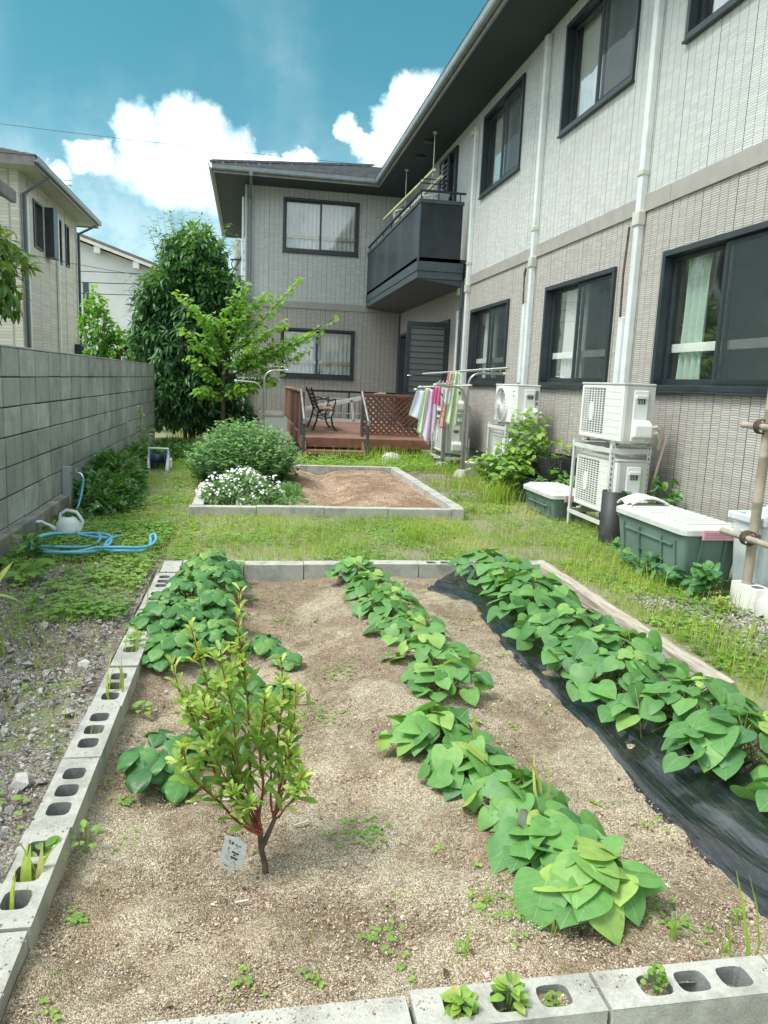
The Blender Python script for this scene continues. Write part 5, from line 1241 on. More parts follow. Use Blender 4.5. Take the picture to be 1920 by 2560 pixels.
mb = MB(); mb.box(-4.62, -4.59, 18.32, 25.48, 5.52, 5.72); mb.box(-9, -4.62, 18.32, 18.35, 5.52, 5.72); mb.box(-9, -4.62, 25.45, 25.48, 5.52, 5.72); mb.build('fascia', MT['nbfas'], nb)
mb = MB(); gutter(mb, (-4.59, 18.3, 5.6), (-4.59, 25.5, 5.6), (1, 0, 0)); mb.build('gutter', MT['gutter'], nb)
mb = MB(); roof_tiles(mb, (-4.55, 25.5, 5.72), (0, -1, 0), (-1, 0, 0), 7.2, 3.4, 1, 1); roof_tiles(mb, (-11.6, 18.3, 5.72), (1, 0, 0), (0, 1, 0), 7.05, 3.4, 0, 1); mb.build('roof', [MT['roof2'], MT['black']], nb)
mb = MB()
for (yy, zt) in ((19.4, 5.1), (22.28, 5.2)): mb = MB(); mb.bar((-5.05, yy, .5), (-5.05, yy, zt), .08, .06, upv=(1, 0, 0)); mb.build('pipe_cover', MT['pipe'], nb, bevel=.01)
mb = MB(); mb.bar((-5.03, 24.75, .3), (-5.03, 24.75, 5.2), .07, .07, upv=(1, 0, 0)); mb.bar((-5.03, 24.75, 5.2), (-4.55, 24.9, 5.5), .06, .06); mb.build('downpipe', MT['dark2'], nb); mb = MB(); mb.bar((-5.03, 19.15, .3), (-5.03, 19.15, 5.1), .09, .07, upv=(1, 0, 0)); mb.bar((-5.03, 19.15, 5.1), (-4.56, 19.4, 5.52), .06, .06); mb.build('downpipe', MT['dark2'], nb)
MB().box(-5.09, -4.85, 24.2, 24.75, 1.35, 2.0).build('meter_box', MT['dark'], nb, bevel=.02)
# nearer neighbour: just its eaves and lean-to roof reach into view
n2 = thing('garden_house', (-4.5, 11.4, 0), 'nearer neighbouring building whose grey eaves reach in at the left edge', 'house')
mb = MB(); mb.box(-8, -3.95, 8.2, 11.9, 0, 3.9); mb.build('wall', MT['sid_nb'], n2)
mb = MB(); mb.prism([(-3.42, 7.6, 3.68), (-3.42, 7.6, 3.80), (-6.5, 7.6, 5.3), (-6.5, 7.6, 5.18)], (0, 4.75, 0)); mb.build('roof', MT['roof'], n2)
mb = MB(); mb.box(-3.43, -3.36, 7.6, 12.38, 3.60, 3.76); mb.prism([(-3.45, 12.36, 3.62), (-6.5, 12.36, 5.1), (-6.5, 12.36, 5.3), (-3.45, 12.36, 3.80)], (0, .04, 0)); mb.build('fascia', MT['nbfas'], n2)
mb = MB(); mb.prism([(-3.2, 8, 2.83), (-3.2, 8, 2.90), (-4.1, 8, 3.15), (-4.1, 8, 3.05)], (0, 4.35, 0)); mb.build('lean_to_roof', MT['dark2'], n2)
mb = MB(); mb.prism([(-3.2, 8, 2.80), (-4.1, 8, 3.02), (-4.1, 8, 3.04), (-3.2, 8, 2.82)], (0, 4.35, 0)); mb.build('lean_to_lining', MT['nbfas'], n2)
# white gabled house
wh = thing('white_house', (-8, 38, 0), 'plain white rendered house with a low gable, far behind the tall shrub', 'house')
zr = lambda x: 6.72-(x+7.15)*.325
mb = MB(); mb.prism([(-12, 35, 0), (-2.2, 35, 0), (-2.2, 35, 5.0), (-7.4, 35, 6.65), (-12, 35, 5.2)], (0, 8, 0)); mb.build('wall', MT['stucco'], wh)
mb = MB(); mb.prism([(-7.5, 34.5, 6.84), (-1.9, 34.5, 5.02), (-1.9, 34.5, 5.14), (-7.5, 34.5, 6.98)], (0, 9, 0)); mb.prism([(-7.5, 34.5, 6.84), (-12.5, 34.5, 5.2), (-12.5, 34.5, 5.33), (-7.5, 34.5, 6.98)], (0, 9, 0)); mb.build('roof', MT['roof2'], wh)
mb = MB(); mb.bar((-7.5, 34.47, 6.78), (-1.9, 34.47, 4.95), .05, .12); mb.build('bargeboard', MT['trim'], wh)
mb = MB()
for xx in (-6.3, -4.75): zz = 6.78-(xx+7.5)*.327; mb.box(xx-.12, xx+.12, 34.48, 35, zz-.32, zz-.05)
mb.build('bracket', MT['stucco'], wh); mb = MB(); mb.box(-6.98, -6.75, 34.97, 35, 3.5, 4.9); mb.build('window', MT['dark2'], wh); mb = MB(); mb.box(-5.2, -3, 34.3, 35, 1.9, 2.3); mb.build('canopy', MT['nbfas'], wh)
# television aerial
t = thing('tv_aerial', (-7.4, 34, 6.7), 'thin television aerial standing behind the beige house', 'aerial')
mb = MB(); ax_ = -8.0; mb.tube([(ax_, 36, 6.5), (ax_, 36, 9.2)], .02, 5)
for zz in (8.5, 8.95, 9.15): mb.tube([(ax_-.45, 36, zz), (ax_+.45, 36, zz)], .012, 4); [mb.tube([(ax_-.4+k*.2, 35.8, zz), (ax_-.4+k*.2, 36.2, zz)], .008, 4) for k in range(5)]
mb.build('mast', MT['dark2'], t)
t = thing('utility_pole', (-.45, 30, 0), 'concrete utility pole with black fittings beside the house corner', 'utility pole')
mb = MB(); mb.tube([(-.5, 30, 0), (-.5, 30, 6.25)], [.16, .13], 16); mb.build('shaft', MT['base'], t)
mb = MB(); mb.tube([(-.75, 29.8, 5.5), (-.1, 29.8, 5.55)], .03, 6); mb.tube([(-.7, 29.8, 5.0), (-.2, 29.8, 5.9)], .025, 6)
for zz in (4.6, 4.95, 5.2, 5.5): mb.tube([(-.3, 29.8, zz), (-.1, 29.8, zz)], .035, 6); mb.lathe((-.1, 29.8, zz), [(0, 0), (.07, .02), (.05, .1), (0, .12)], 8)
mb.tube([(-.5+.2*math.cos(a), 29.8, 5.35+.2*math.sin(a)) for a in np.linspace(0, 5, 14)], .02, 5); mb.build('fittings', MT['black'], t)
def wire(p0, p1, sag, r_, label, name='overhead_wire'):
    p0, p1 = Vector(p0), Vector(p1); pts = [p0.lerp(p1, i/20)-Vector((0, 0, sag*4*(i/20)*(1-i/20))) for i in range(21)]
    mb = MB(); mb.tube(pts, r_, 4, cap=False); tag(mb.build(name, MT['black'], origin=p0), label, 'wire', 'overhead wires')
wire((-14, 30, 9.7), (9, 30, 9.3), .15, .008, 'highest single wire crossing the sky above the clouds')
wire((-12, 28, 4.55), (-.3, 29.8, 4.95), .12, .016, 'upper of the three wires in front of the white house')
wire((-12, 28, 4.15), (-.3, 29.8, 4.6), .12, .018, 'middle of the three wires in front of the white house'); wire((-12, 28, 3.75), (-.3, 29.8, 4.2), .10, .016, 'lowest of the three wires in front of the white house')
wire((-5.0, 16.5, 3.55), (-2.4, 24, 4.0), .05, .008, 'thin pale wire running past the beige house wall')
# ================================================================ vegetation
def gz(x, y):
    if -.46 < x < 2.05 and 1.32 < y < 5.04: return soil_z(x, y)
    if -.4 < x < 1.96 and 7 < y < 10.28: return soil2_z(x, y)
    return ground_z(x, y)+(.015 if x < -.58 and y < 5 else 0)

# ---- sweet potato plants
def sweet(x, y, rx, ry, n, label, group, hmax=.15, size=(.085, .135), tint=.45):
    z0 = soil_z(x, y)+.01; t = thing('sweet_potato_plant', (x, y, z0), label, 'vegetable plant', group)
    lv = Leaves(); mb = MB()
    n = int(n*(1.3 if y < 2.6 and x < 1.2 else 1.45))
    for i in range(n):
        q = math.sqrt((i+.6)/n); a = i*2.39996+rng.uniform(-.35, .35)
        px_, py_ = x+rx*q*math.cos(a)*rng.uniform(.85, 1.12), y+ry*q*math.sin(a)*rng.uniform(.85, 1.12)
        zz = max(soil_z(px_, py_)+.025, z0+hmax*(1-.85*q*q)*rng.uniform(.75, 1.08)); sz = rng.uniform(*size)*(1.0 if q > .25 else .75)
        # blades face outwards and the sky; the tip hangs
        o_ = np.array([math.cos(a), math.sin(a)]); low = q**1.5
        ax_ = np.array([o_[0]*.8+rng.normal()*.45, o_[1]*.8+rng.normal()*.45-.15, -.05-(.55 if rng.uniform() < .6 else .1)*low+rng.normal()*.2])
        nm = np.array([o_[0]*.4*low+rng.normal()*.32, o_[1]*.4*low+rng.normal()*.32-.12, 1.0])
        axn = ax_/np.linalg.norm(ax_); p0 = np.array([px_, py_, zz]) - axn*sz*.35; p0[2] = max(p0[2], soil_z(p0[0], p0[1])+.03)
        if (p0+axn*sz)[2] < soil_z(px_, py_)+.008: axn[2] += .25
        ti = tint+rng.normal()*.16+(.28 if q < .3 else 0)+(.45 if rng.uniform() < .05 else 0)
        lv.put(heart_tpl(rng.uniform(-.04, .26), rng.uniform(.05, .38), rng.uniform(.02, .08), rng.uniform(0, 6), rng.uniform(-.1, .1)), [p0], [axn], [nm], sz, ti)
        cx, cy = x+rng.normal()*rx*.25, y+rng.normal()*ry*.25; g0 = Vector((cx, cy, soil_z(cx, cy))); e = Vector(p0)
        mb.tube([g0, (g0+e)/2+Vector((0, 0, .03)), e], .0022, 5, cap=False)
    lo = lv.build('leaves', MT['l_sweet'], t); sb_ = lo.modifiers.new('smooth', 'SUBSURF'); sb_.levels = sb_.render_levels = 1; mb.build('stems', MT['redst2'], t); return t
MT['redst2'] = plain('purple_green_vine', (.20, .20, .09), .5, var=.3, vs=40)
ml = ['farthest sweet potato plant of the middle row, against the far wall', 'dark compact', 'bushy, with one upright leaf', 'with a nibbled pale leaf', 'spreading wide', 'last before the bare gap, large flat leaves']
mid = [(.70, 4.80, .17, .15, 26), (.76, 4.42, .19, .19, 26), (.80, 4.06, .21, .20, 30), (.83, 3.68, .22, .20, 30), (.86, 3.30, .20, .17, 24), (.84, 2.98, .21, .15, 24),
       (.68, 2.52, .19, .15, 30), (.74, 2.26, .17, .14, 26), (.82, 2.03, .16, .13, 22), (.84, 1.80, .15, .13, 20), (.85, 1.60, .15, .12, 20)]
ml = ['farthest, against the far wall', 'second from the far wall, small crowded leaves', 'third from the far wall', 'fourth from the far wall, spilling to the right', 'fifth from the far wall', 'last one before the bare gap',
      'first one this side of the bare gap', 'second one this side of the bare gap', 'third one this side of the bare gap', 'second nearest, with a tattered grey leaf', 'nearest the camera, with the largest heart-shaped leaves']
for i, (a, b, rx, ry, n) in enumerate(mid):
    big = i > 5
    sweet(a, b, rx, ry, n, 'sweet potato plant of the middle row, '+ml[i], 'sweet potato plants of the middle row', .10 if big else .13, (.052, .085) if not big else (.058, .092) if i < 9 else (.075, .118), .5 if i > 3 else .42)
lv = Leaves()
for q in ((.80, 1.83, .085), (.83, 1.79, .10), (.87, 1.86, .06)): lv.put(heart_tpl(.2, .3, .35, q[0]*9), [(q[0], q[1], .075)], [(rng.normal()*.5, -1, -.1)], [(0, -.3, 1)], q[2], .3)
o = [k for k in bpy.data.objects if k.name.startswith('sweet_potato_plant')][9]
lv.build('withered_leaf', MT['l_wilt'] if 'l_wilt' in MT else MT['l_sweet'], o)
rr_ = [(1.60, 4.80, .26, .16, 28), (1.64, 4.45, .28, .18, 30), (1.66, 4.12, .29, .18, 34), (1.57, 3.78, .25, .18, 30), (1.62, 3.45, .31, .19, 38), (1.64, 3.12, .31, .18, 38), (1.60, 2.80, .30, .17, 36), (1.68, 2.50, .31, .17, 36), (1.70, 2.20, .29, .16, 34), (1.78, 1.92, .25, .16, 28), (1.88, 1.64, .18, .14, 18)]
for i, (a, b, rx, ry, n) in enumerate(rr_):
    sweet(a, b, rx, ry, n, f'sweet potato plant on the black plastic, {ORD[i]} from the far end', 'sweet potato plants on the black plastic', .17, (.062, .102), .34)

# ---- strawberry plants
def strawberry(x, y, r_, n, label, h=.16, size=.07, tint=.45):
    z0 = soil_z(x, y) if x > -.46 else .02; t = thing('strawberry_plant', (x, y, z0), label, 'strawberry plant', 'strawberry plants in the left corner of the front bed')
    lv = Leaves(); mb = MB()
    for i in range(n):
        q = math.sqrt((i+.5)/n); a = i*2.39996+rng.uniform(-.4, .4); c = np.array([x+r_*q*math.cos(a), y+r_*q*math.sin(a), z0+.02+h*(1-.75*q*q)*rng.uniform(.7, 1.1)])
        up_ = np.array([math.cos(a)*.5*q+rng.normal()*.2, math.sin(a)*.5*q+rng.normal()*.2-.15, 1.]); up_ /= np.linalg.norm(up_)
        a0 = a+rng.normal()*.4; sz = size*rng.uniform(.75, 1.2); ti = tint+rng.normal()*.2+(.3 if q < .25 else 0)
        for da in (-1.75, 0, 1.75):
            lv.put(STRAW, [c], [(math.cos(a0+da), math.sin(a0+da), -.15)], [up_+np.array([.25*math.cos(a0+da), .25*math.sin(a0+da), 0])*-1], sz, ti+.05*da)
        mb.tube([(x, y, z0), ((x+c[0])/2, (y+c[1])/2, (z0+c[2])/2+.02), tuple(c)], .002, 5, cap=False)
    lo = lv.build('leaves', MT['l_straw'], t); sb_ = lo.modifiers.new('smooth', 'SUBSURF'); sb_.levels = sb_.render_levels = 1; mb.build('stems', MT['stem'], t); return t
sb = [(-.22, 4.86, .19, 30, 'farthest strawberry plant, leaning over the far wall', .17), (-.20, 4.50, .20, 26, 'strawberry plant second from the far wall', .17), (-.30, 4.20, .20, 28, 'strawberry plant third from the far wall, touching the left blocks', .17), (-.20, 3.92, .18, 26, 'strawberry plant in the thick of the patch, fourth from the far wall', .16), (-.36, 3.78, .20, 26, 'strawberry plant overhanging the left edging blocks', .16),
      (-.16, 3.60, .14, 18, 'strawberry plant at the near right of the patch', .13), (-.32, 3.42, .16, 18, 'strawberry plant at the near left end of the patch', .12), (-.06, 3.22, .10, 7, 'small strawberry plant behind the top of the young shrub', .08), (.10, 3.66, .08, 6, 'tiny strawberry runner plant right of the patch', .06), (.02, 2.98, .09, 6, 'small strawberry offshoot right of the shrub top', .06), (.13, 3.10, .06, 4, 'tiny strawberry runner plantlet on the bare soil', .05), (.18, 3.42, .06, 4, 'solitary strawberry plantlet farther out on the bare soil', .05),
      (-.26, 2.48, .15, 11, 'dark strawberry plant standing alone left of the young shrub', .12), (-.10, 2.66, .10, 7, 'strawberry plant hidden behind the young shrub', .12)]
for a in sb: strawberry(a[0], a[1], a[2], a[3], a[4], a[5], .07 if a[1] > 2.7 else .074, .5 if a[1] > 2.7 else .12)
for k, (p0, p1, lab) in enumerate((((-.30, 3.4, -.03), (-.50, 3.9, .03), 'thin red strawberry runner arching towards the left blocks'), ((-.26, 2.6, -.05), (-.05, 2.95, -.05), 'red strawberry runner lying on the soil left of the shrub'), ((.0, 3.3, -.04), (.28, 3.36, -.06), 'red strawberry runner reaching right over the bare soil'))):
    p0, p1 = Vector(p0), Vector(p1); mb = MB(); mb.tube([p0.lerp(p1, i/8)+Vector((.01*math.sin(i), 0, .05*math.sin(i/8*PI))) for i in range(9)], .0018, 5)
    tag(mb.build('strawberry_runner', MT['redstem'], origin=p0), lab, 'runner')

# ---- young evergreen shrub with red stems in the foreground
NOB = (OBOV[0]*np.array([.78, 1, 1]), OBOV[1], OBOV[2])
sh = thing('young_shrub', (.056, 1.92, -.06), 'young leafy shrub with red stems and yellow-green tips, in the near left of the bed', 'shrub')
B = Vector((.06, 1.92, -.07)); J = Vector((.045, 1.92, .03)); J2 = Vector((.085, 1.93, .07))
tips = [(J, (-.142, 2.00, .62), .12), (J, (-.185, 1.96, .52), .10), (J, (-.02, 2.05, .69), .12), (J, (-.165, 1.88, .32), .11), (J, (.045, 1.95, .43), .11), (J2, (.135, 1.97, .44), .10), (J2, (.115, 1.90, .33), .10), (J, (-.03, 1.86, .22), .10), (J2, (.155, 1.86, .24), .06), (J, (-.09, 2.05, .45), .09), (J2, (.05, 2.05, .36), .1), (J, (-.11, 1.90, .44), .1), (J2, (.10, 2.02, .50), .1), (J, (-.06, 1.93, .56), .1)]
mb = MB(); mb.tube([B-Vector((0, 0, .05)), B, J.lerp(B, .4)+Vector((-.004, 0, 0)), J], [.011, .0085, .0075, .007], 8); mb.tube([B.lerp(J, .6), J2], [.008, .006], 8); mb.build('trunk', MT['bark'], sh)
mb = MB(); lv = Leaves()
for k, (b0, tp, rad) in enumerate(tips):
    tp = Vector(tp); b0 = Vector(b0); c = b0.lerp(tp, .5)+Vector(((tp.x-b0.x)*.28, (tp.y-b0.y)*.2, -.02))
    pts = [(b0*(1-s)**2+c*2*s*(1-s)+tp*s*s)+Vector((.006*math.sin(s*11+k), .006*math.cos(s*9+k), 0)) for s in np.linspace(0, 1, 14)]
    mb.tube(pts, list(np.linspace(.0046 if k < 6 else .0034, .0014, 14)), 6)
    L = (tp-b0).length
    nl = int(L*72)
    for i in range(nl):
        s = .2+.8*(i/nl)**.8; j = min(12, int(s*13)); f_ = s*13-j; p_ = pts[j].lerp(pts[j+1], f_); d_ = (pts[j+1]-pts[j]).normalized()
        a = i*2.4+k; rad_ = d_.orthogonal().normalized(); rad_ = (Matrix.Rotation(a, 3, d_) @ rad_)
        ax_ = rad_*rng.uniform(.6, 1.0)+d_*rng.uniform(.5, 1.3)+Vector((0, 0, .15)); young = s > .72
        sz = rng.uniform(.042, .07) if not young else rng.uniform(.024, .04)
        nm = d_*1.0+Vector((0, -.3, .6))-rad_*.3
        lv.put(NOB, [tuple(p_)], [tuple(ax_)], [tuple(nm)], sz, (.38+rng.normal()*.14) if not young else .75+rng.normal()*.15)
    # rosettes near the tip
    for _ in range(5):
        s = rng.uniform(.66, 1); j = min(12, int(s*13)); c_ = pts[j]+Vector(rdir(1)[0])*rng.uniform(.0, .045); u_ = (Vector((rng.normal()*.5, rng.normal()*.5-.2, 1))).normalized()
        if (c_-pts[j]).length > .01: mb.tube([pts[j], c_], .0016, 4, cap=False)
        for i in range(9):
            a = i*2.4; r0 = Matrix.Rotation(a, 3, u_) @ u_.orthogonal().normalized(); ax_ = r0*rng.uniform(.7, 1)+u_*rng.uniform(.3, 1.1)
            lv.put(NOB, [tuple(c_)], [tuple(ax_)], [tuple(u_-r0*.5)], rng.uniform(.022, .042), .8+rng.normal()*.15)
mb.build('branches', MT['redstem'], sh); lv.build('leaves', MT['l_yama'], sh)
# plant tag wired to the trunk
tg = thing('plant_tag', (-.01, 1.885, .0), 'weathered white plant tag with faded writing leaning against the shrub trunk', 'plant tag')
def tagp(u, v, n=0.): # u across, v down
    o_ = Vector((-.048, 1.860, .072)); ux = Vector((.062, .004, -.022)); vy = Vector((-.017, .012, -.098)); nn = ux.cross(vy).normalized()
    return o_+ux*u+vy*v+nn*n*(-1 if nn.y > 0 else 1)*-1 if False else o_+ux*u+vy*v+Vector((0, -1, .12)).normalized()*n
mb = MB(); v = [tagp(0.02, .02), tagp(.6, 0), tagp(.8, .12), tagp(.98, .16), tagp(1, 1), tagp(.5, .99), tagp(0, .97)]; mb.prism(v, (0, .0015, 0)); mb.prism([tagp(.35, .98), tagp(.65, .985), tagp(.55, 1.18), tagp(.45, 1.18)], (0, .001, 0)); mb.build('plate', MT['tagm'], tg)
mb = MB()
def stroke(a, b, w_=.0022): mb.bar(tagp(*a, .0006), tagp(*b, .0006), w_, .0004, upv=(0, -1, .12))
stroke((.42, .46), (.72, .52), .004); stroke((.40, .62), (.70, .68), .004); stroke((.5, .55), (.60, .57), .004)
stroke((.28, .12), (.22, .17)); stroke((.255, .15), (.25, .24)); stroke((.34, .18), (.42, .17)); stroke((.32, .215), (.46, .215)); stroke((.39, .175), (.37, .26)); stroke((.50, .23), (.58, .235)); stroke((.54, .23), (.62, .28)); stroke((.66, .25), (.76, .27))
for k in range(26): a, b = rng.uniform(.1, .85), rng.uniform(.3, .95); stroke((a, b), (a+rng.uniform(.02, .07), b+.01), .0012)
mb.build('faded_writing', MT['black'], tg)
mb = MB(); mb.tube([tagp(.62, .1, .001), (.03, 1.90, .055), (.052, 1.905, .045), (.06, 1.93, .05)], .0007, 4); mb.build('wire', MT['steel'], tg)

# ---- generic leafy mounds
def leaf_cloud(lv, c, rad, n, tpl, size, tint, shell=.55, up=.6, droop=0., rough_=.25, zmin=-.3):
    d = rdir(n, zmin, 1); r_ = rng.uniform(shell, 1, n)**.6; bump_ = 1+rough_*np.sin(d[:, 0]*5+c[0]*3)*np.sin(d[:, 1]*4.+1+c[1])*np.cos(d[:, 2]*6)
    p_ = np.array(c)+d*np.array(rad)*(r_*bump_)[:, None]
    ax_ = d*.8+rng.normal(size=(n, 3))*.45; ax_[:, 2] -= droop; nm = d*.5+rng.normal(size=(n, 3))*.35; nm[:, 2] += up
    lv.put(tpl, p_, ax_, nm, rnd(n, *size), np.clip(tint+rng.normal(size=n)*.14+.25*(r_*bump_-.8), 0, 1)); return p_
WLANCE = (LANCE[0]*np.array([1.55, 1, 1]), LANCE[1], LANCE[2])
# round green bush in the rear bed: many upright stems with whorled narrow leaves
t = thing('green_bush', (-.06, 9.15, .03), 'round bright green bush of upright leafy stems in the rear bed', 'bush')
lv = Leaves(); mb = MB()
for i in range(330):
    q = math.sqrt(i/330); a = i*2.39996; x_, y_ = -.05+.58*q*math.cos(a)*rng.uniform(.9, 1.1), 9.1+.80*q*math.sin(a)*rng.uniform(.9, 1.1)
    lean = Vector(((x_+.05)*.18, (y_-9.1)*.10-.05, 0)); zt = .10+.62*(1-.65*q**3)*rng.uniform(.88, 1.1)
    if x_ < -.35: zt *= .9
    p0, p1 = Vector((x_*.85, y_, .03)), Vector((x_, y_, zt))+lean
    if i % 2: mb.tube([p0, p1], .0035, 4, cap=False)
    n = 30; s = rng.uniform(.15, 1.02, n); base = np.array(p0)+(np.array(p1)-np.array(p0))*s[:, None]; an = rng.uniform(0, 2*PI, n)
    ax_ = np.c_[np.cos(an), np.sin(an), .1+.7*s]; nm = np.c_[-np.cos(an)*.4, -np.sin(an)*.4-.2, np.ones(n)]
    lv.put(WLANCE, base, ax_, nm, rnd(n, .06, .095)*(1.15-.45*s), np.clip(.2+.62*(s-.5)+rng.normal(size=n)*.12, 0, 1))
lv.build('leaves', MT['l_bush'], t); mb.build('stems', MT['stem'], t)
t = thing('white_flowers', (-.05, 7.45, .03), 'low mound of small white flowers at the front of the rear bed', 'flowers')
lv = Leaves(); fl = Leaves(); 
for c, r_, n in (((-.28, 7.36, .12), (.16, .2, .14), 900), ((-.05, 7.50, .16), (.24, .25, .20), 1600), ((.16, 7.42, .10), (.17, .18, .13), 700), ((.36, 7.22, .06), (.09, .09, .07), 160)):
    leaf_cloud(lv, c, r_, n, LANCE, (.035, .06), .45, .3)
n = 420; d = rdir(n, .05, 1)
cen = np.array([(-.28, 7.36, .13), (-.06, 7.52, .17), (.17, 7.44, .12)])[rng.choice(3, n, p=[.25, .55, .2])]; rad = np.array((.19, .22, .20))
P_ = cen+d*rad*rng.uniform(.9, 1.15, (n, 1)); nm = d*.6+rng.normal(size=(n, 3))*.35; nm[:, 2] += .5; nm[:, 1] -= .5
fl.put(PETAL5, P_, np.cross(nm, rng.normal(size=(n, 3))), nm, rnd(n, .012, .019), 0.)
for c in ((-.04, 7.20, .10), (.06, 7.18, .14), (.33, 7.36, .12), (-.10, 7.16, .08), (.40, 7.18, .09)):
    P2 = np.array(c)+rng.normal(size=(5, 3))*.02; fl.put(PETAL5, P2, rng.normal(size=(5, 3)), np.tile((0, -.7, 1), (5, 1)), .016, 0.)
lv.build('leaves', MT['l_bush'], t); fl.build('petals', MT['petal'], t)
t = thing('feathery_plant', (.40, 7.75, .03), 'feathery bright green tuft right of the white flowers', 'plant'); lv = Leaves()
for c in ((.36, 7.8, .03), (.42, 7.7, .03), (.46, 7.85, .03)):
    n = 500; d = rdir(n, .2, 1); p_ = np.array(c)+d*np.array((.10, .12, .17))*rng.uniform(.1, 1, (n, 1)); lv.put(LANCE_N, p_, d+rng.normal(size=(n, 3))*.3, rng.normal(size=(n, 3)), rnd(n, .03, .06), .55)
lv.build('leaves', MT['l_bush'], t)
t = thing('small_herb', (.52, 7.5, .03), 'small low herb spreading on the dug soil beside the flowers', 'plant'); lv = Leaves()
leaf_cloud(lv, (.50, 7.40, .05), (.13, .12, .06), 200, OVAL, (.02, .035), .4, .2); leaf_cloud(lv, (.02, 7.10, .07), (.14, .08, .10), 320, LANCE_N, (.03, .05), .5, .2); lv.build('leaves', MT['l_bush'], t)

# ---- ground cover along the block wall
t = thing('leafy_ground_cover', (-1.35, 7.6, 0), 'mound of dark heart-leaved ground cover with white specks beside the standpipe', 'ground plants')
lv = Leaves(); fl = Leaves()
for c, r_, n in (((-1.30, 7.35, .03), (.30, .50, .27), 2000), ((-1.38, 8.2, .08), (.30, .65, .34), 2600), ((-1.22, 7.0, .0), (.20, .28, .17), 800), ((-1.42, 9.1, .05), (.26, .5, .28), 1100), ((-1.40, 6.5, .0), (.13, .35, .07), 330)):
    p_ = leaf_cloud(lv, c, r_, n, OVAL, (.045, .075), .42, .45, up=.9, zmin=-.1)
    k = rng.choice(n, 16); fl.put(PETAL5, p_[k]+np.array((0, -.01, .02)), rng.normal(size=(16, 3)), np.tile((0, -.5, 1), (16, 1)), .011, 0.)
lv.build('leaves', MT['l_hyd'], t); fl.build('petals', MT['petal'], t)
t = thing('leafy_ground_cover', (-1.1, 11.5, 0), 'shaded leafy ground cover around the hose reel below the tall shrub', 'ground plants')
lv = Leaves()
for c, r_, n in (((-1.36, 10.9, .02), (.28, .7, .22), 1500), ((-1.0, 11.9, .0), (.5, .8, .17), 1900), ((-.55, 12.6, .0), (.5, .9, .14), 1500), ((-1.45, 10.0, .05), (.14, .4, .30), 600), ((-1.2, 13.0, 0), (.45, .5, .15), 800)):
    leaf_cloud(lv, c, r_, n, OVAL, (.05, .09), .42, .4, up=.9, zmin=-.05)
lv.build('leaves', MT['l_hyd'], t)
def twiggy(name, base, tops, n, tpl, size, mat, tint, label, cat='plant', r_=.08, stem='stem', droop=.25, sr=.004):
    t = thing(name, base, label, cat); mb = MB(); lv = Leaves()
    for tp in tops:
        b, e = Vector(base), Vector(tp); c = b.lerp(e, .55)+Vector((0, 0, .12*(e-b).length)); pts = [b*(1-s)**2+c*2*s*(1-s)+e*s*s for s in np.linspace(0, 1, 9)]
        mb.tube(pts, list(np.linspace(sr, sr*.35, 9)), 5, cap=False)
        s = rng.uniform(.35, 1.03, n); i = np.minimum((s*8).astype(int), 7); P_ = np.array([tuple(q) for q in pts]); f_ = (s*8-i)[:, None]
        p_ = P_[i]*(1-f_)+P_[i+1]*f_+rng.normal(size=(n, 3))*r_*.35; d = rdir(n, -.3, .6)
        ax_ = d+np.array([0, 0, -droop]); nm = rng.normal(size=(n, 3))*.35+np.array([0, -.25, 1])
        lv.put(tpl, p_, ax_, nm, rnd(n, *size), np.clip(tint+rng.normal(size=n)*.15+.3*(s-.7), 0, 1))
    mb.build('stems', MT[stem], t); lv.build('leaves', MT[mat], t); return t
twiggy('staked_seedling', (-1.37, 10.35, 0), [(-1.36, 10.35, .62), (-1.45, 10.3, .40), (-1.28, 10.3, .45), (-1.38, 10.3, .8)], 26, OVAL, (.05, .08), 'l_gar', .4, 'young plant with light leaves tied to the stake beside the hose reel')
# leafy yellow-green plant before the middle rack
twiggy('leafy_plant', (2.98, 8.35, 0), [(2.80, 8.25, .55), (2.62, 8.3, .48), (2.58, 8.35, .42), (3.0, 8.3, .85), (3.08, 8.3, .98), (3.22, 8.2, .95), (3.30, 8.2, .75), (3.42, 8.1, .62), (2.85, 8.1, .42), (3.05, 8.0, .45), (3.15, 8.1, .60), (2.72, 8.2, .30), (2.95, 8.2, .62), (3.40, 8.2, .50), (3.22, 8.1, .82)], 60, OVAL, (.06, .115), 'l_gar', .42, 'tall yellow-green leafy plant half hiding the middle air-conditioner rack', r_=.16, sr=.006)
twiggy('leafy_plant', (3.28, 8.0, 0), [(3.3, 7.8, .34), (3.45, 7.8, .36), (3.2, 7.75, .30), (3.52, 7.6, .30), (3.4, 7.6, .26)], 36, HEARTS[1], (.05, .075), 'l_sweet', .5, 'round-leaved creeper sprawling over the dark basket and tub', r_=.16)
twiggy('creeper', (3.14, 6.0, 0), [(3.15, 5.80, .42), (3.12, 5.70, .25), (3.2, 5.65, .12), (3.12, 5.78, .33)], 14, HEARTS[0], (.05, .075), 'l_sweet', .25, 'dark-leaved creeper between the pipe stub and the large storage box', r_=.1)
twiggy('creeper', (3.45, 5.85, 0), [(3.42, 5.90, .62), (3.36, 5.85, .48), (3.48, 5.75, .50), (3.44, 5.7, .42)], 12, HEARTS[0], (.05, .075), 'l_sweet', .45, 'green vine climbing over the broom against the wall', r_=.1)
twiggy('creeper', (2.78, 4.30, 0), [(2.82, 4.15, .14), (2.95, 4.2, .12), (2.72, 4.5, .10), (2.70, 4.8, .10), (2.85, 4.22, .18), (2.68, 5.1, .10)], 22, HEARTS[0], (.045, .065), 'l_sweet', .15, 'dark low creeper at the near foot of the large storage box', r_=.12)
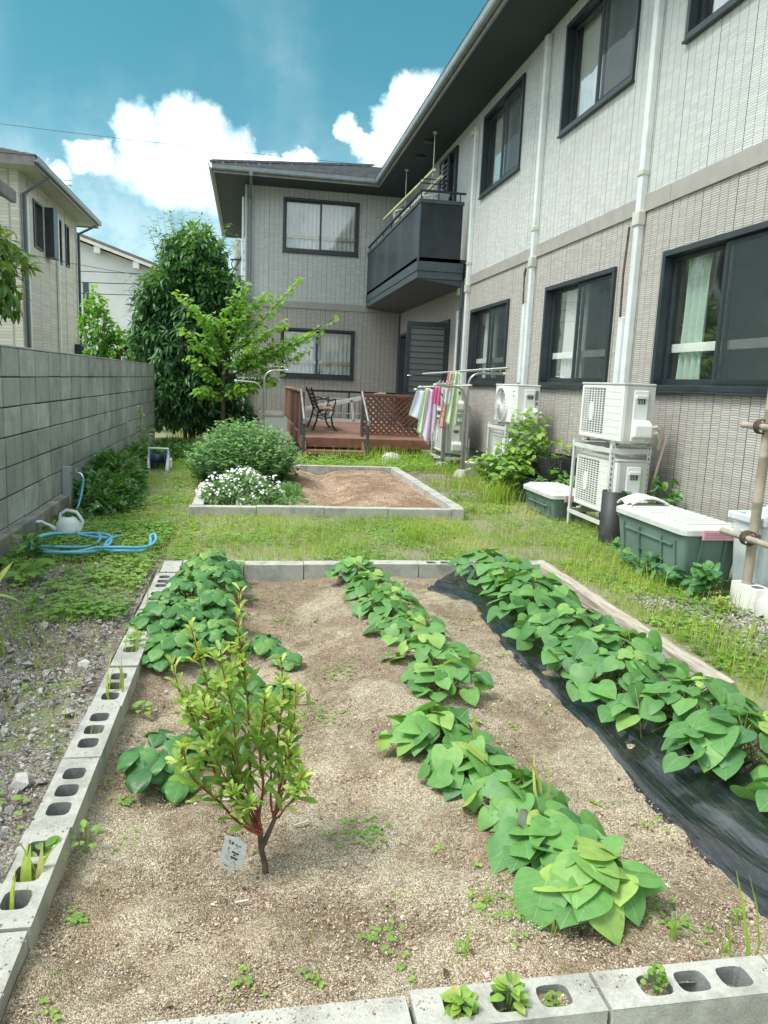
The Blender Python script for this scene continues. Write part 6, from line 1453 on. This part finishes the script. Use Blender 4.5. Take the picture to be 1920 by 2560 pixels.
twiggy('light_green_weed', (2.78, 3.95, 0), [(2.76, 3.93, .07), (2.80, 3.98, .07), (2.74, 3.98, .05), (2.79, 3.90, .06)], 40, ROUND, (.015, .025), 'l_gar', .75, 'bright lime-green weed clump near the painted block', r_=.06)

# ---- tall shrub behind
def stemmed_shrub(name, base, cen, rad, n, tpl, size, mat, tint, label, cat='tree', trunks=5, droop=.55, whorl=5, group=None, trr=.03):
    t = thing(name, base, label, cat, group); mb = MB(); lv = Leaves(); bm_ = Vector(base)
    nodes = rdir(n, -.85, 1); r_ = rng.uniform(.25, 1, n)**.45
    lump = 1+.16*np.sin(nodes[:, 0]*7+1)*np.sin(nodes[:, 2]*8)+.10*np.sin(nodes[:, 1]*11+nodes[:, 2]*5)
    P_ = np.array(cen)+nodes*np.array(rad)*(r_*lump)[:, None]
    m_ = n*whorl; idx = np.repeat(np.arange(n), whorl); d = nodes[idx]; an = rng.normal(size=(m_, 3))
    ax_ = d*.7+an*.6; ax_[:, 2] -= droop*rng.uniform(.2, 1.2, m_); nm = d*.4+rng.normal(size=(m_, 3))*.3; nm[:, 2] += .9
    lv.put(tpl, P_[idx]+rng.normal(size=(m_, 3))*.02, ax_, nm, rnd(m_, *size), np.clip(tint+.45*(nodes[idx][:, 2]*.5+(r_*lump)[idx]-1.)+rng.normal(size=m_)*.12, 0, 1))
    for i in range(trunks):
        a = 2*PI*i/trunks+.3; e = Vector(cen)+Vector((rad[0]*.5*math.cos(a), rad[1]*.5*math.sin(a), rad[2]*.55)); b = bm_+Vector((.08*math.cos(a), .08*math.sin(a), 0)); c = b.lerp(e, .5)+Vector((-.1*math.cos(a), 0, .2))
        pts = [b*(1-s)**2+c*2*s*(1-s)+e*s*s for s in np.linspace(0, 1, 8)]; mb.tube(pts, list(np.linspace(trr, trr*.25, 8)), 6)
        for j in range(4):
            q = pts[3+j]; f_ = Vector(P_[rng.integers(n)]); mb.tube([q, q.lerp(f_, .6)+Vector((0, 0, .08)), f_], [trr*.4, trr*.25, trr*.1], 5, cap=False)
    mb.build('trunk', MT['bark'], t); lv.build('crown', MT[mat], t); return t, P_
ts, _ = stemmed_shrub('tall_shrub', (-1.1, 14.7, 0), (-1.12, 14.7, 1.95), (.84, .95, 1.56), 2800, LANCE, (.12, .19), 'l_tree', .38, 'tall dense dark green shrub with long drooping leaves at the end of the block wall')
lv = Leaves(); mb = MB()
for c, r_, n in (((-1.1, 15.1, .55), (1.1, .5, .6), 420), ((-.5, 14.9, .5), (.6, .5, .55), 200), ((-1.0, 14.6, 3.35), (.55, .6, .5), 420), ((-1.5, 14.5, 2.6), (.45, .5, .5), 300), ((-.6, 14.5, 2.7), (.45, .5, .5), 300), ((-1.2, 14.2, .75), (.75, .5, .7), 500), ((-1.75, 14.5, 1.8), (.35, .5, .5), 200)):
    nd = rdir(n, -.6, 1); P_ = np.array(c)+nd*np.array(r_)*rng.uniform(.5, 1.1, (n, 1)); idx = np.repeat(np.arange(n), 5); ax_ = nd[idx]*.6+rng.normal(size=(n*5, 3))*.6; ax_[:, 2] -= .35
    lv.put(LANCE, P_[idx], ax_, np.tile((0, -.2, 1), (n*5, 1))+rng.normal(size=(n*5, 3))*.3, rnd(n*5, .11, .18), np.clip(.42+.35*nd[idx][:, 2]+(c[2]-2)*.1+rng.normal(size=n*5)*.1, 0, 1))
for k in range(26):   # wispy leading shoots
    a = rng.uniform(-1, 1); b = Vector((-1.05+.6*a, 14.6+.3*rng.uniform(-1, 1), 3.3+.25*(1-a*a))); e = b+Vector((.25*a+.08*rng.normal(), 0, rng.uniform(.25, .6))); mb.tube([b-Vector((0, 0, .4)), b, e], [.006, .004, .002], 4, cap=False)
    for s in np.linspace(.1, 1, 9): lv.put(LANCE, [tuple(b.lerp(e, s))], [(rng.normal()*.8, rng.normal()*.5, .3)], [(rng.normal()*.3, -.3, 1)], rng.uniform(.09, .14), .75)
for k in range(14):   # side shoots on the left
    zz = rng.uniform(1.4, 3.0); b = Vector((-1.75, 14.4, zz)); e = b+Vector((-rng.uniform(.2, .45), 0, rng.uniform(-.05, .3))); mb.tube([b+Vector((.3, 0, -.1)), b, e], [.006, .004, .002], 4, cap=False)
    for s in np.linspace(.0, 1, 9): lv.put(LANCE, [tuple(b.lerp(e, s))], [(rng.normal()*.8, rng.normal()*.5, -.2)], [(rng.normal()*.3, -.3, 1)], rng.uniform(.10, .15), .6)
lv.build('outer_shoots', MT['l_tree'], ts); mb.build('twigs', MT['bark'], ts)

# ---- young tree with layered branches
ct = thing('young_tree', (-.42, 13.4, 0), 'young tree with layered bright green branches in front of the tall shrub', 'tree')
mb = MB(); lv = Leaves(); T0 = Vector((-.45, 13.4, 0)); T1 = Vector((-.42, 13.4, 1.5)); T2 = Vector((-.38, 13.3, 2.55))
mb.tube([T0, (-.44, 13.4, .7), T1, T2], [.045, .038, .028, .008], 8)
br_ = [((-.43, 13.4, 1.2), (1.42, 13.2, 2.30)), ((-.43, 13.4, 1.5), (.82, 13.4, 2.92)), ((-.4, 13.4, 1.8), (.25, 13.1, 2.62)), ((-.42, 13.4, 1.0), (.95, 13.1, 1.72)), ((-.4, 13.4, 1.9), (-1.15, 13.1, 2.52)), ((-.42, 13.4, 1.4), (-1.05, 13.0, 1.95)), ((-.42, 13.4, 1.1), (-.95, 13.1, 1.5)), ((-.43, 13.4, .9), (.45, 13.2, 1.25)), ((-.4, 13.4, 1.6), (.55, 13.0, 2.15)), ((-.4, 13.4, 2.0), (-.1, 13.1, 2.72)), ((-.43, 13.4, .9), (-.85, 13.2, 1.0)), ((-.4, 13.4, 1.3), (.1, 13.0, 1.75)), ((-.4, 13.4, 1.5), (-.6, 12.9, 2.2)), ((-.4, 13.4, 1.0), (.0, 13.1, 1.1)), ((-.43, 13.4, 1.2), (1.15, 13.2, 2.05)), ((-.43, 13.4, 1.35), (.75, 13.15, 1.95))]
for b, e in br_:
    b, e = Vector(b), Vector(e); c = b.lerp(e, .5)+Vector((0, 0, -.04*(e-b).length+.05)); N_ = 20
    pts = [b*(1-s)**2+c*2*s*(1-s)+e*s*s for s in np.linspace(0, 1, N_)]; mb.tube(pts, list(np.linspace(.014, .003, N_)), 6)
    L = (e-b).length; d_ = (e-b).normalized(); side = d_.cross(Vector((0, 0, 1))).normalized()
    for k in range(3, N_):
        for sg in (-1, 1):
            tl = .32*(1-(k/N_)**1.5*.8)*rng.uniform(.5, 1.1); q = pts[k]; w_ = (side*sg*.8+d_*rng.uniform(.2, 1.0)+Vector((0, 0, rng.uniform(-.45, .45)))).normalized(); e2 = q+w_*tl
            if tl > .08: mb.tube([q, e2], [.003, .0015], 4, cap=False)
            m_ = max(2, int(tl/.037)); s = np.linspace(.15, 1, m_); P_ = np.array(q)+np.outer(s*tl, np.array(w_))
            ax_ = np.array(w_)*.6+np.array(side)*np.where(np.arange(m_) % 2, 1, -1)[:, None]*.0+np.cross(np.array(w_), [0, 0, 1])*np.where(np.arange(m_) % 2, 1, -1)[:, None]*.8; ax_[:, 2] -= .25
            P_ = P_+rng.normal(size=(m_, 3))*.025; ax_ = ax_+rng.normal(size=(m_, 3))*.3; ax_[:, 2] -= .2
            lv.put(OVAL, P_, ax_, np.tile((0, -.25, .9), (m_, 1))+rng.normal(size=(m_, 3))*.45, rnd(m_, .07, .125), np.clip(.45+.25*(k/N_)+rng.normal(size=m_)*.12, 0, 1))
mb.build('trunk', MT['bark'], ct); lv.build('crown', MT['l_cherry'], ct)

# ---- trees beyond the wall
stemmed_shrub('leafy_tree', (-3.3, 10.0, 0), (-3.28, 9.7, 2.35), (.62, 1.0, .72), 520, LANCE, (.12, .2), 'l_nb', .5, 'tree with drooping yellow-tinged leaves at the left edge, beyond the block wall', trunks=3, droop=.9, whorl=4)
stemmed_shrub('garden_tree', (-3.1, 17, 0), (-3.15, 17, 2.0), (.32, .4, .85), 240, OVAL, (.08, .13), 'l_cherry', .3, 'slim light green tree in front of the white house, beyond the wall', trunks=2, droop=.3, whorl=4, group='garden trees beyond the wall')
stemmed_shrub('garden_tree', (-2.6, 17, 0), (-2.62, 17, 1.65), (.45, .4, .5), 260, OVAL, (.08, .13), 'l_cherry', .28, 'low spreading green tree just above the far end of the block wall', trunks=3, droop=.4, whorl=4, group='garden trees beyond the wall')

# ================================================================ grass, weeds, stones
def patchn(x, y, s, o=0.):
    i, j = x/s+o, y/s+o*1.7; a, b = np.floor(i).astype(int), np.floor(j).astype(int); fx, fy = i-a, j-b; fx = fx*fx*(3-2*fx); fy = fy*fy*(3-2*fy)
    return (hN[a % 64, b % 64]*(1-fx)+hN[(a+1) % 64, b % 64]*fx)*(1-fy)+(hN[a % 64, (b+1) % 64]*(1-fx)+hN[(a+1) % 64, (b+1) % 64]*fx)*fy
def in_bed(x, y): return ((x > -.58) & (x < 2.15) & (y > 1.2) & (y < 5.145)) | ((x > -.53) & (x < 2.07) & (y > 6.885) & (y < 10.41))
def blocked(x, y): return in_bed(x, y) | ((x > .83) & (x < 3.06) & (y > 12.25)) | (x < -1.56) | (x > 3.56) | ((x > 2.76) & (x < 3.18) & (y > 4.4) & (y < 5.3)) | ((x > -.14) & (y > 18.6)) | ((x > 2.9) & (x < 3.28) & (y > 6.85) & (y < 7.6)) | ((x > 3.09) & (x < 3.4) & (y > 4.0) & (y < 4.4))
gzv = np.vectorize(gz)
def scatter(n, x0, x1, y0, y1, dens):
    x_, y_ = rnd(n, x0, x1), rnd(n, y0, y1); k = (~blocked(x_, y_)) & (rng.uniform(size=n) < dens(x_, y_)); return x_[k], y_[k]
def blades(lv, x_, y_, size, tint, lean=.55, tpl=BLADE):
    n = len(x_); a = rng.uniform(0, 2*PI, n); l_ = np.abs(rng.normal(size=n))*lean
    ax_ = np.c_[np.cos(a)*l_, np.sin(a)*l_, np.ones(n)]; nm = np.c_[-np.sin(a)+rng.normal(size=n)*.5, np.cos(a)+rng.normal(size=n)*.5, .3*np.ones(n)]
    nm = np.c_[np.cos(a), np.sin(a), rng.normal(size=n)*.4+.4]
    lv.put(tpl, np.c_[x_, y_, gzv(x_, y_)-.004], ax_, nm, size, tint)
BL = (BLADE[0]*np.array([.6, 1, 1]), BLADE[1], BLADE[2])
lv = Leaves()
def dl(x_, y_):      # lush lawn with thin brown patches
    q = .55+.33*patchn(x_, y_, .55)+.22*patchn(x_, y_, .2, 3); q = np.where((x_ < -.55) & (y_ < 5.6), q-.55+.3*(y_-4.4), q)
    q = np.where((x_ > 2.1) & (x_ < 2.9) & (y_ > 8.1) & (y_ < 10.8), q-.6, q); q = np.where((x_ > 2.45) & (y_ < 4.1), q-.5, q); return np.clip(q, .03, 1)
for (x0, x1, y0, y1, dn, s0, s1) in ((-1.56, 3.5, 5.1, 7.2, 3600, .025, .07), (2.08, 3.5, 7.2, 12.2, 1900, .04, .10), (-1.56, -.5, 7.2, 12.6, 1600, .035, .08), (2.1, 3.3, 1.4, 5.1, 3600, .03, .075), (-1.5, 3.4, 10.4, 12.3, 1100, .05, .12), (-3, 1, 12.6, 18.5, 160, .08, .2)):
    x_, y_ = scatter(int((x1-x0)*(y1-y0)*dn), x0, x1, y0, y1, dl); n = len(x_)
    blades(lv, x_, y_, rnd(n, s0, s1), np.clip(.5+.22*patchn(x_, y_, .35, 5)+rng.normal(size=n)*.15, 0, 1), tpl=BL, lean=1.3)
x_, y_ = scatter(2600, -1.56, -.6, 1.6, 5.3, lambda x, y: np.clip(.15+.6*patchn(x, y, .3, 9)+.28*(y-3.4), .02, 1)); blades(lv, x_, y_, rnd(len(x_), .03, .08), .4, tpl=BL)
for (cx, cy, r_, n, s) in ((2.35, 3.3, .35, 130, .14), (2.5, 4.7, .4, 130, .13), (2.6, 5.4, .3, 100, .13), (1.35, 5.9, .12, 120, .14), (2.6, 8.9, .4, 200, .2), (2.0, 12.05, .9, 700, .22), (3.0, 12.1, .4, 240, .2), (2.45, 2.5, .3, 260, .2), (2.7, 7.9, .2, 200, .22)):
    x_, y_ = cx+rng.normal(size=n)*r_*.5, cy+rng.normal(size=n)*r_*.5; k = ~blocked(x_, y_); blades(lv, x_[k], y_[k], rnd(k.sum(), s*.6, s*1.2), .45, .35, tpl=(BL[0]*np.array([.6, 1, 1]), BL[1], BL[2]))
tag(lv.build('grass', MT['l_grass']), kind='stuff')
lv = Leaves()
for (x0, x1, y0, y1, dn) in ((-1.56, 3.4, 5.1, 7.2, 330), (2.15, 3.3, 1.8, 5.1, 550), (2.1, 3.4, 7.2, 11, 200), (-1.5, -.6, 1.6, 5.4, 260)):
    x_, y_ = scatter(int((x1-x0)*(y1-y0)*dn), x0, x1, y0, y1, lambda x, y: np.clip(.5-.3*patchn(x, y, .4, 5), .05, 1)); blades(lv, x_, y_, rnd(len(x_), .04, .12), .5, 1.6, tpl=(BL[0]*np.array([.6, 1, 1]), BL[1], BL[2]))
tag(lv.build('dry_grass', MT['l_dry']), kind='stuff')
lv = Leaves()
def clover(lv, x_, y_, z_, s, tint):
    n = len(x_)
    for k in range(3):
        a = rng.uniform(0, 6.28, n) if k == 0 else a+2.1
        lv.put(ROUND, np.c_[x_, y_, z_], np.c_[np.cos(a), np.sin(a), .1*np.ones(n)], np.c_[rng.normal(size=n)*.25, rng.normal(size=n)*.25-.1, np.ones(n)], s, tint)
def addcl(n, x0, x1, y0, y1, dens, s, tint, h=.04):
    x_, y_ = scatter(n, x0, x1, y0, y1, dens); m_ = len(x_); clover(lv, x_, y_, gzv(x_, y_)+rnd(m_, .008, h), rnd(m_, *s), np.clip(tint+.2*patchn(x_, y_, .3, 7)+rng.normal(size=m_)*.12, 0, 1))
addcl(16000, -1.56, 3.4, 5.12, 7.0, lambda x, y: np.clip(.35+.5*patchn(x, y, .4, 2)+.5*(x < -.4), .02, 1), (.010, .018), .42)
addcl(9000, -1.58, -.60, 3.4, 6.4, lambda x, y: np.clip(-.1+.6*patchn(x, y, .35, 4)+.42*(y-3.5)+.3*(x < -1.2), .0, 1), (.013, .026), .30, .06)
addcl(2600, -1.58, -.60, 1.5, 4.4, lambda x, y: np.clip(.05+.7*patchn(x, y, .25, 6), .0, 1), (.008, .016), .32, .025)
addcl(9000, 2.16, 3.2, 1.6, 5.2, lambda x, y: np.clip(.25+.5*patchn(x, y, .3, 1), .02, 1), (.012, .022), .35)
addcl(5000, -1.5, -.5, 6.5, 12, lambda x, y: np.clip(.3+.5*patchn(x, y, .4, 3), .02, 1), (.014, .024), .4)
addcl(6000, 2.1, 3.4, 7.2, 12.1, lambda x, y: np.clip(.2+.6*patchn(x, y, .4, 8)-.5*((x < 2.9) & (y > 8) & (y < 10.8)), .0, 1), (.016, .03), .45, .08)
addcl(3200, .0, 3.4, 10.5, 12.2, lambda x, y: np.clip(.6+.4*patchn(x, y, .4, 8), .0, 1), (.02, .035), .45, .14)
tag(lv.build('clover_and_weeds', MT['l_gar']), kind='stuff')
# sparse seedlings on the bed soil
lv = Leaves(); n = 230
x_, y_ = rnd(n, -.42, 2.0), 1.36+(rnd(n, 0, 1)**1.4)*3.6; k = (x_ < 1.3); x_, y_ = x_[k], y_[k]
for a, b in zip(x_, y_):
    c = patchn(np.array([a]), np.array([b]), .35, 11)[0]
    if c < -.1: continue
    m_ = rng.integers(3, 9); q = rng.normal(size=(m_, 2))*.012
    if rng.uniform() < .45: blades(lv, a+q[:, 0], b+q[:, 1], rnd(m_, .012, .04), .5, 1.1, tpl=BL)
    else: clover(lv, a+q[:, 0]*1.6, b+q[:, 1]*1.6, gzv(a+q[:, 0], b+q[:, 1])+.008, rnd(m_, .005, .011), np.clip(.5+rng.normal(size=m_)*.2, 0, 1))
for (a, b, r_, m_) in ((.36, 2.05, .10, 60), (.30, 2.9, .12, 50), (.42, 3.3, .12, 50), (.34, 1.58, .06, 25), (.62, 1.55, .06, 20), (1.05, 1.52, .08, 40), (-.40, 1.75, .03, 25), (-.38, 2.3, .03, 18), (.24, 4.2, .15, 40), (1.1, 4.1, .15, 40)):
    q = rng.normal(size=(m_, 2))*r_*.5; clover(lv, a+q[:, 0], b+q[:, 1], gzv(a+q[:, 0], b+q[:, 1])+.008, rnd(m_, .005, .010), .35)
for (a, b, m_, s) in ((.60, 1.62, 9, .07), (.72, 1.50, 10, .06), (1.0, 1.45, 12, .08), (1.12, 1.42, 9, .09), (.16, 1.46, 8, .05), (.5, 1.47, 7, .08), (1.25, 1.55, 8, .06)):
    q = rng.normal(size=(m_, 2))*.006; blades(lv, a+q[:, 0], b+q[:, 1], rnd(m_, s*.5, s*1.1), .55, .8, tpl=BL)
tag(lv.build('soil_seedlings', MT['l_gar']), kind='stuff')
lv = Leaves(); n = 150; xx, yy = rnd(n, -.42, 1.3), 1.36+rnd(n, 0, 1)**1.3*3.5
lv.put((OVAL[0]*np.array([1, 1, 2.2]), OVAL[1], OVAL[2]), np.c_[xx, yy, gzv(xx, yy)+.006], np.c_[rng.normal(size=n), rng.normal(size=n), rng.normal(size=n)*.15], np.c_[rng.normal(size=n)*.3, rng.normal(size=n)*.3, np.ones(n)], rnd(n, .008, .022), rnd(n, 0, 1))
tag(lv.build('leaf_litter', MT['litter']), kind='stuff')
# individual weeds
def weed(x, y, z, n, size, label, tpl=OVAL, tint=.55, mat='l_gar', sp=.02, h=.05, group='weeds in the concrete blocks'):
    t = thing('weed', (x, y, z), label, 'weed', group); lv = Leaves(); a = rng.uniform(0, 6.28, n); s = rnd(n, .2, 1)
    p_ = np.c_[x+sp*np.cos(a)*s*.6, y+sp*np.sin(a)*s*.6, z+h*(1.1-s)]; lv.put(tpl, p_, np.c_[np.cos(a), np.sin(a), .5*(1-s)+.1], np.c_[rng.normal(size=n)*.2, rng.normal(size=n)*.2-.2, np.ones(n)], rnd(n, *size), np.clip(tint+rng.normal(size=n)*.12, 0, 1))
    mb = MB(); [mb.tube([(x, y, z-.04), tuple(q)], .0011, 4, cap=False) for q in p_[:10]]; mb.build('stems', MT['stem'], t); lv.build('leaves', MT[mat], t)
weed(.44, 1.292, .0, 26, (.022, .036), 'lime green seedling clump filling the first open core of the near row', sp=.035, h=.05); weed(.54, 1.292, .005, 28, (.022, .036), 'lime green seedling clump filling the second open core of the near row', sp=.035, h=.06)
weed(.64, 1.292, .005, 16, (.009, .014), 'small dark-green herb in the soil-filled third core of the near row', ROUND, .25, sp=.03, h=.02); weed(.865, 1.292, .02, 46, (.008, .013), 'clover-like tuft on the block right of the cracked joint', ROUND, .4, sp=.03, h=.05)
weed(-.515, 1.93, -.01, 9, (.03, .045), 'small bushy weed in a core of the second left-row block', tint=.45, sp=.03, h=.04); weed(-.49, 3.50, .02, 22, (.018, .03), 'vine with round leaves crossing the left blocks before the strawberries', ROUND, .5, sp=.09, h=.05)
weed(-.40, 2.92, -.05, 12, (.02, .032), 'light green seedling at the inner side of the left blocks', ROUND, .45, sp=.05, h=.03, group='weeds beside the left blocks'); weed(-.43, 2.02, -.03, 14, (.02, .03), 'trailing weed hanging over the inner edge of the left blocks', tint=.4, sp=.06, h=.05, group='weeds beside the left blocks')
def bladeweed(x, y, z, L, label, n=5, wd=1.4, tint=.6, group='grassy weeds in the concrete blocks'):
    t = thing('grass_tuft', (x, y, z), label, 'grass tuft', group); lv = Leaves(); tp = (BLADE[0]*np.array([wd, 1, 1.2]), BLADE[1], BLADE[2])
    a = rng.uniform(0, 6.28, n); lv.put(tp, np.c_[x+.008*np.cos(a), y+.008*np.sin(a), np.full(n, z)], np.c_[np.cos(a)*.5, np.sin(a)*.4, np.ones(n)], np.c_[np.cos(a), np.sin(a)-.6, np.full(n, .6)], rnd(n, L*.6, L), np.clip(tint+rng.normal(size=n)*.1, 0, 1)); lv.build('blades', MT['l_grass'], t)
bladeweed(-.515, 1.82, -.06, .17, 'broad-leaved grass sprouting from the second left-row block', 5, 1.8, .7); bladeweed(-.515, 1.72, -.07, .15, 'single upright grass blade in the nearest core of the left row', 3, .9, .7)
bladeweed(-.50, 2.93, -.05, .20, 'tall thin grass in the fifth left-row block', 5, .6, .7); bladeweed(-.52, 3.02, -.05, .16, 'second thin grass tuft in the fifth left-row block', 4, .6, .6); bladeweed(-.51, 3.40, -.05, .20, 'upright grass blades at the single core of the left row', 4, .7, .5); bladeweed(-.515, 2.62, -.06, .09, 'small bright grass tuft in the fourth left-row block', 6, .8, .75)
bladeweed(-.50, 3.95, -.05, .22, 'very thin grass rising between blocks and strawberries', 2, .5, .6); bladeweed(1.13, 1.36, -.02, .18, 'thin stalk rising beside the rightmost open cores', 2, .5, .4)
bladeweed(.88, 1.98, .03, .17, 'long light green grass blade growing up through the middle row', 3, .8, .8, 'grass among the sweet potatoes'); bladeweed(.76, 2.35, .03, .14, 'light grass blades among the sweet potatoes past the gap', 3, .8, .85, 'grass among the sweet potatoes')
t = thing('broad_grass_plant', (-1.06, 3.35, .02), 'broad arching yellow-green leaves entering at the left edge', 'plant'); lv = Leaves()
for (p_, ax_, s) in (((-1.09, 3.35, .26), (.25, 0, .75), .18), ((-1.07, 3.35, .30), (.9, 0, .15), .10), ((-1.09, 3.30, .26), (.6, -.1, -.7), .17), ((-1.1, 3.33, .05), (.1, .1, 1), .3)):
    lv.put((strip_tpl([(0, .03), (.25, .07), (.6, .075), (.85, .05), (1, .005)], .5, .55)), [p_], [ax_], [(.2, -.4, 1)], s, .75)
mb = MB(); mb.tube([(-1.08, 3.35, 0), (-1.07, 3.35, .3)], .006, 6); mb.build('stem', MT['stem'], t); lv.build('leaves', MT['l_gar'], t)
twiggy('dock_weed', (-1.25, 4.55, 0), [(-1.2, 4.5, .14), (-1.28, 4.5, .12), (-1.22, 4.6, .15), (-1.3, 4.6, .10)], 5, OVAL, (.08, .13), 'l_gar', .3, 'broad-leaved weed clump on the left path before the hose', r_=.05, droop=-.3)
twiggy('dock_weed', (-1.38, 5.15, 0), [(-1.4, 5.1, .14), (-1.3, 5.1, .12), (-1.42, 5.2, .15), (-1.35, 5.2, .10)], 12, OVAL, (.05, .08), 'l_hyd', .4, 'darker leafy weed between the hose coils and the wall footing', r_=.12, droop=-.2)

# ---- stones
def pebbles(name, n, fx, fy, s, mat, zoff=0, sq=.6):
    t_v = np.array([(0, 0, 1), (1, 0, .1), (.3, .9, 0), (-.8, .6, .1), (-.8, -.6, 0), (.3, -.9, .1), (0, 0, -.7)])*np.array([1, 1, sq]); t_f = [np.array([(0, 1, 2), (0, 2, 3), (0, 3, 4), (0, 4, 5), (0, 5, 1), (6, 2, 1), (6, 3, 2), (6, 4, 3), (6, 5, 4), (6, 1, 5)])]
    x_, y_ = fx, fy; n = len(x_); lv = Leaves(); nm = rng.normal(size=(n, 3))*.35+np.array([0, 0, 1]); z_ = gzv(x_, y_)+zoff
    lv.put((t_v, t_f, np.zeros((7, 2))), np.c_[x_, y_, z_], rng.normal(size=(n, 3)), nm, s, rng.uniform(0, 1, n)); return lv.build(name, mat, smooth=False)
def stone_mat(name, ramp_):
    m_, g = newmat(name); t = g('Attribute', attribute_name='tint').outputs['Fac']; P_ = g('NewGeometry').outputs['Position']
    k = g.ramp(t, ramp_); k = g.mix(.4, k, g.mix(1., k, g.ramp(g.noise(P_, 120, 3), [(.3, .6), (.7, 1.3)]), 'MULTIPLY'))
    out(g, g('BsdfPrincipled', {'Base Color': k, 'Roughness': .95, 'Specular IOR Level': .2})); return m_
SM1 = stone_mat('sand_grain', [(0, (.13, .085, .06)), (.3, (.33, .235, .17)), (.6, (.50, .385, .29)), (.9, (.66, .57, .47)), (1, (.5, .5, .5))])
SM2 = stone_mat('path_gravel', [(0, (.14, .13, .12)), (.4, (.31, .30, .28)), (.8, (.46, .45, .42)), (1, (.58, .57, .54))])
n = 60000; yy = 1.345+(rnd(n, 0, 1)**1.7)*3.6; xx = rnd(n, -.46, 1.33); ss = np.where(rng.uniform(size=n) < .985, rnd(n, .0014, .0034), rnd(n, .004, .009))
tag(pebbles('soil_crumbs', n, xx, yy, ss, SM1, .0), kind='stuff')
nb_ = 1500; bx_ = np.where(rng.uniform(size=nb_) < .5, rnd(nb_, -.56, -.465), rnd(nb_, -.4, 2.0)); by_ = np.where(bx_ < -.46, rnd(nb_, 1.4, 5.0), rnd(nb_, 1.29, 1.333))
gz_old = gzv; gzv = lambda a, b: np.full(len(a), .0245)
km = np.array([not any(abs(q-(yc+h)) < .055 and bx_[i] < -.46 for yc in ycs[1:] for h in H3) and not (bx_[i] > -.4 and any(abs(bx_[i]-h) < .05 for h in (.44, .54, .64, .865, .95, 1.05, 1.26, 1.36, 1.46))) for i, q in enumerate(by_)])
tag(pebbles('kerb_crumbs', int(km.sum()), bx_[km], by_[km], rnd(int(km.sum()), .0012, .0035), SM1, .0), kind='stuff'); gzv = gz_old
n = 16000; yy = 1.2+(rnd(n, 0, 1)**1.4)*4.2; xx = rnd(n, -1.5, -.60); ss = np.where(rng.uniform(size=n) < .93, rnd(n, .003, .007), rnd(n, .008, .018)); ss = np.where(rng.uniform(size=n) < .004, .03, ss)
tag(pebbles('path_stones', n, xx, yy, ss, SM2, .002), kind='stuff')
n = 5000; a_ = rng.integers(0, 2, n); xx = np.where(a_, rnd(n, 2.1, 2.9), rnd(n, 2.3, 3.2)); yy = np.where(a_, rnd(n, 8, 10.9), rnd(n, 3.2, 4.2)); k = ~blocked(xx, yy)
tag(pebbles('yard_gravel', n, xx[k], yy[k], rnd(k.sum(), .006, .016), SM2, .006), kind='stuff')
for (x, y, s, lab) in ((-.70, 2.02, .055, 'flat grey stone lying beside the nearest left blocks'), (-.66, 2.25, .035, 'small dark stone beside the left blocks, next to the pale flat one'), (-.72, 1.86, .05, 'rough grey stone at the lower left edge of the photo')):
    o = pebbles('stone', 1, np.array([x]), np.array([y]), s, SM2, .015, .5); m_ = o.modifiers.new('s', 'SUBSURF'); m_.subdivision_type = 'SIMPLE'; m_.levels = m_.render_levels = 1
    o.data.transform(Matrix.Translation((-x, -y, 0))); o.location = (x, y, 0); tag(o, lab, 'stone')
for (x, y, a, L, lab) in ((-.02, 1.78, .1, .035, 'tiny pale wood chip on the soil left of the plant tag'), (-.07, 2.28, -.1, .05, 'thin pale twig lying on the soil behind the shrub base'), (.15, 2.12, .3, .05, 'flat beige chip on the soil right of the shrub')):
    mb = MB(); mb.bar((x, y, soil_z(x, y)+.006), (x+L*math.cos(a), y+L*math.sin(a), soil_z(x, y)+.008), .006, .003); tag(mb.build('wood_chip', MT['trim'], origin=(x, y, soil_z(x, y))), lab, 'wood chip')
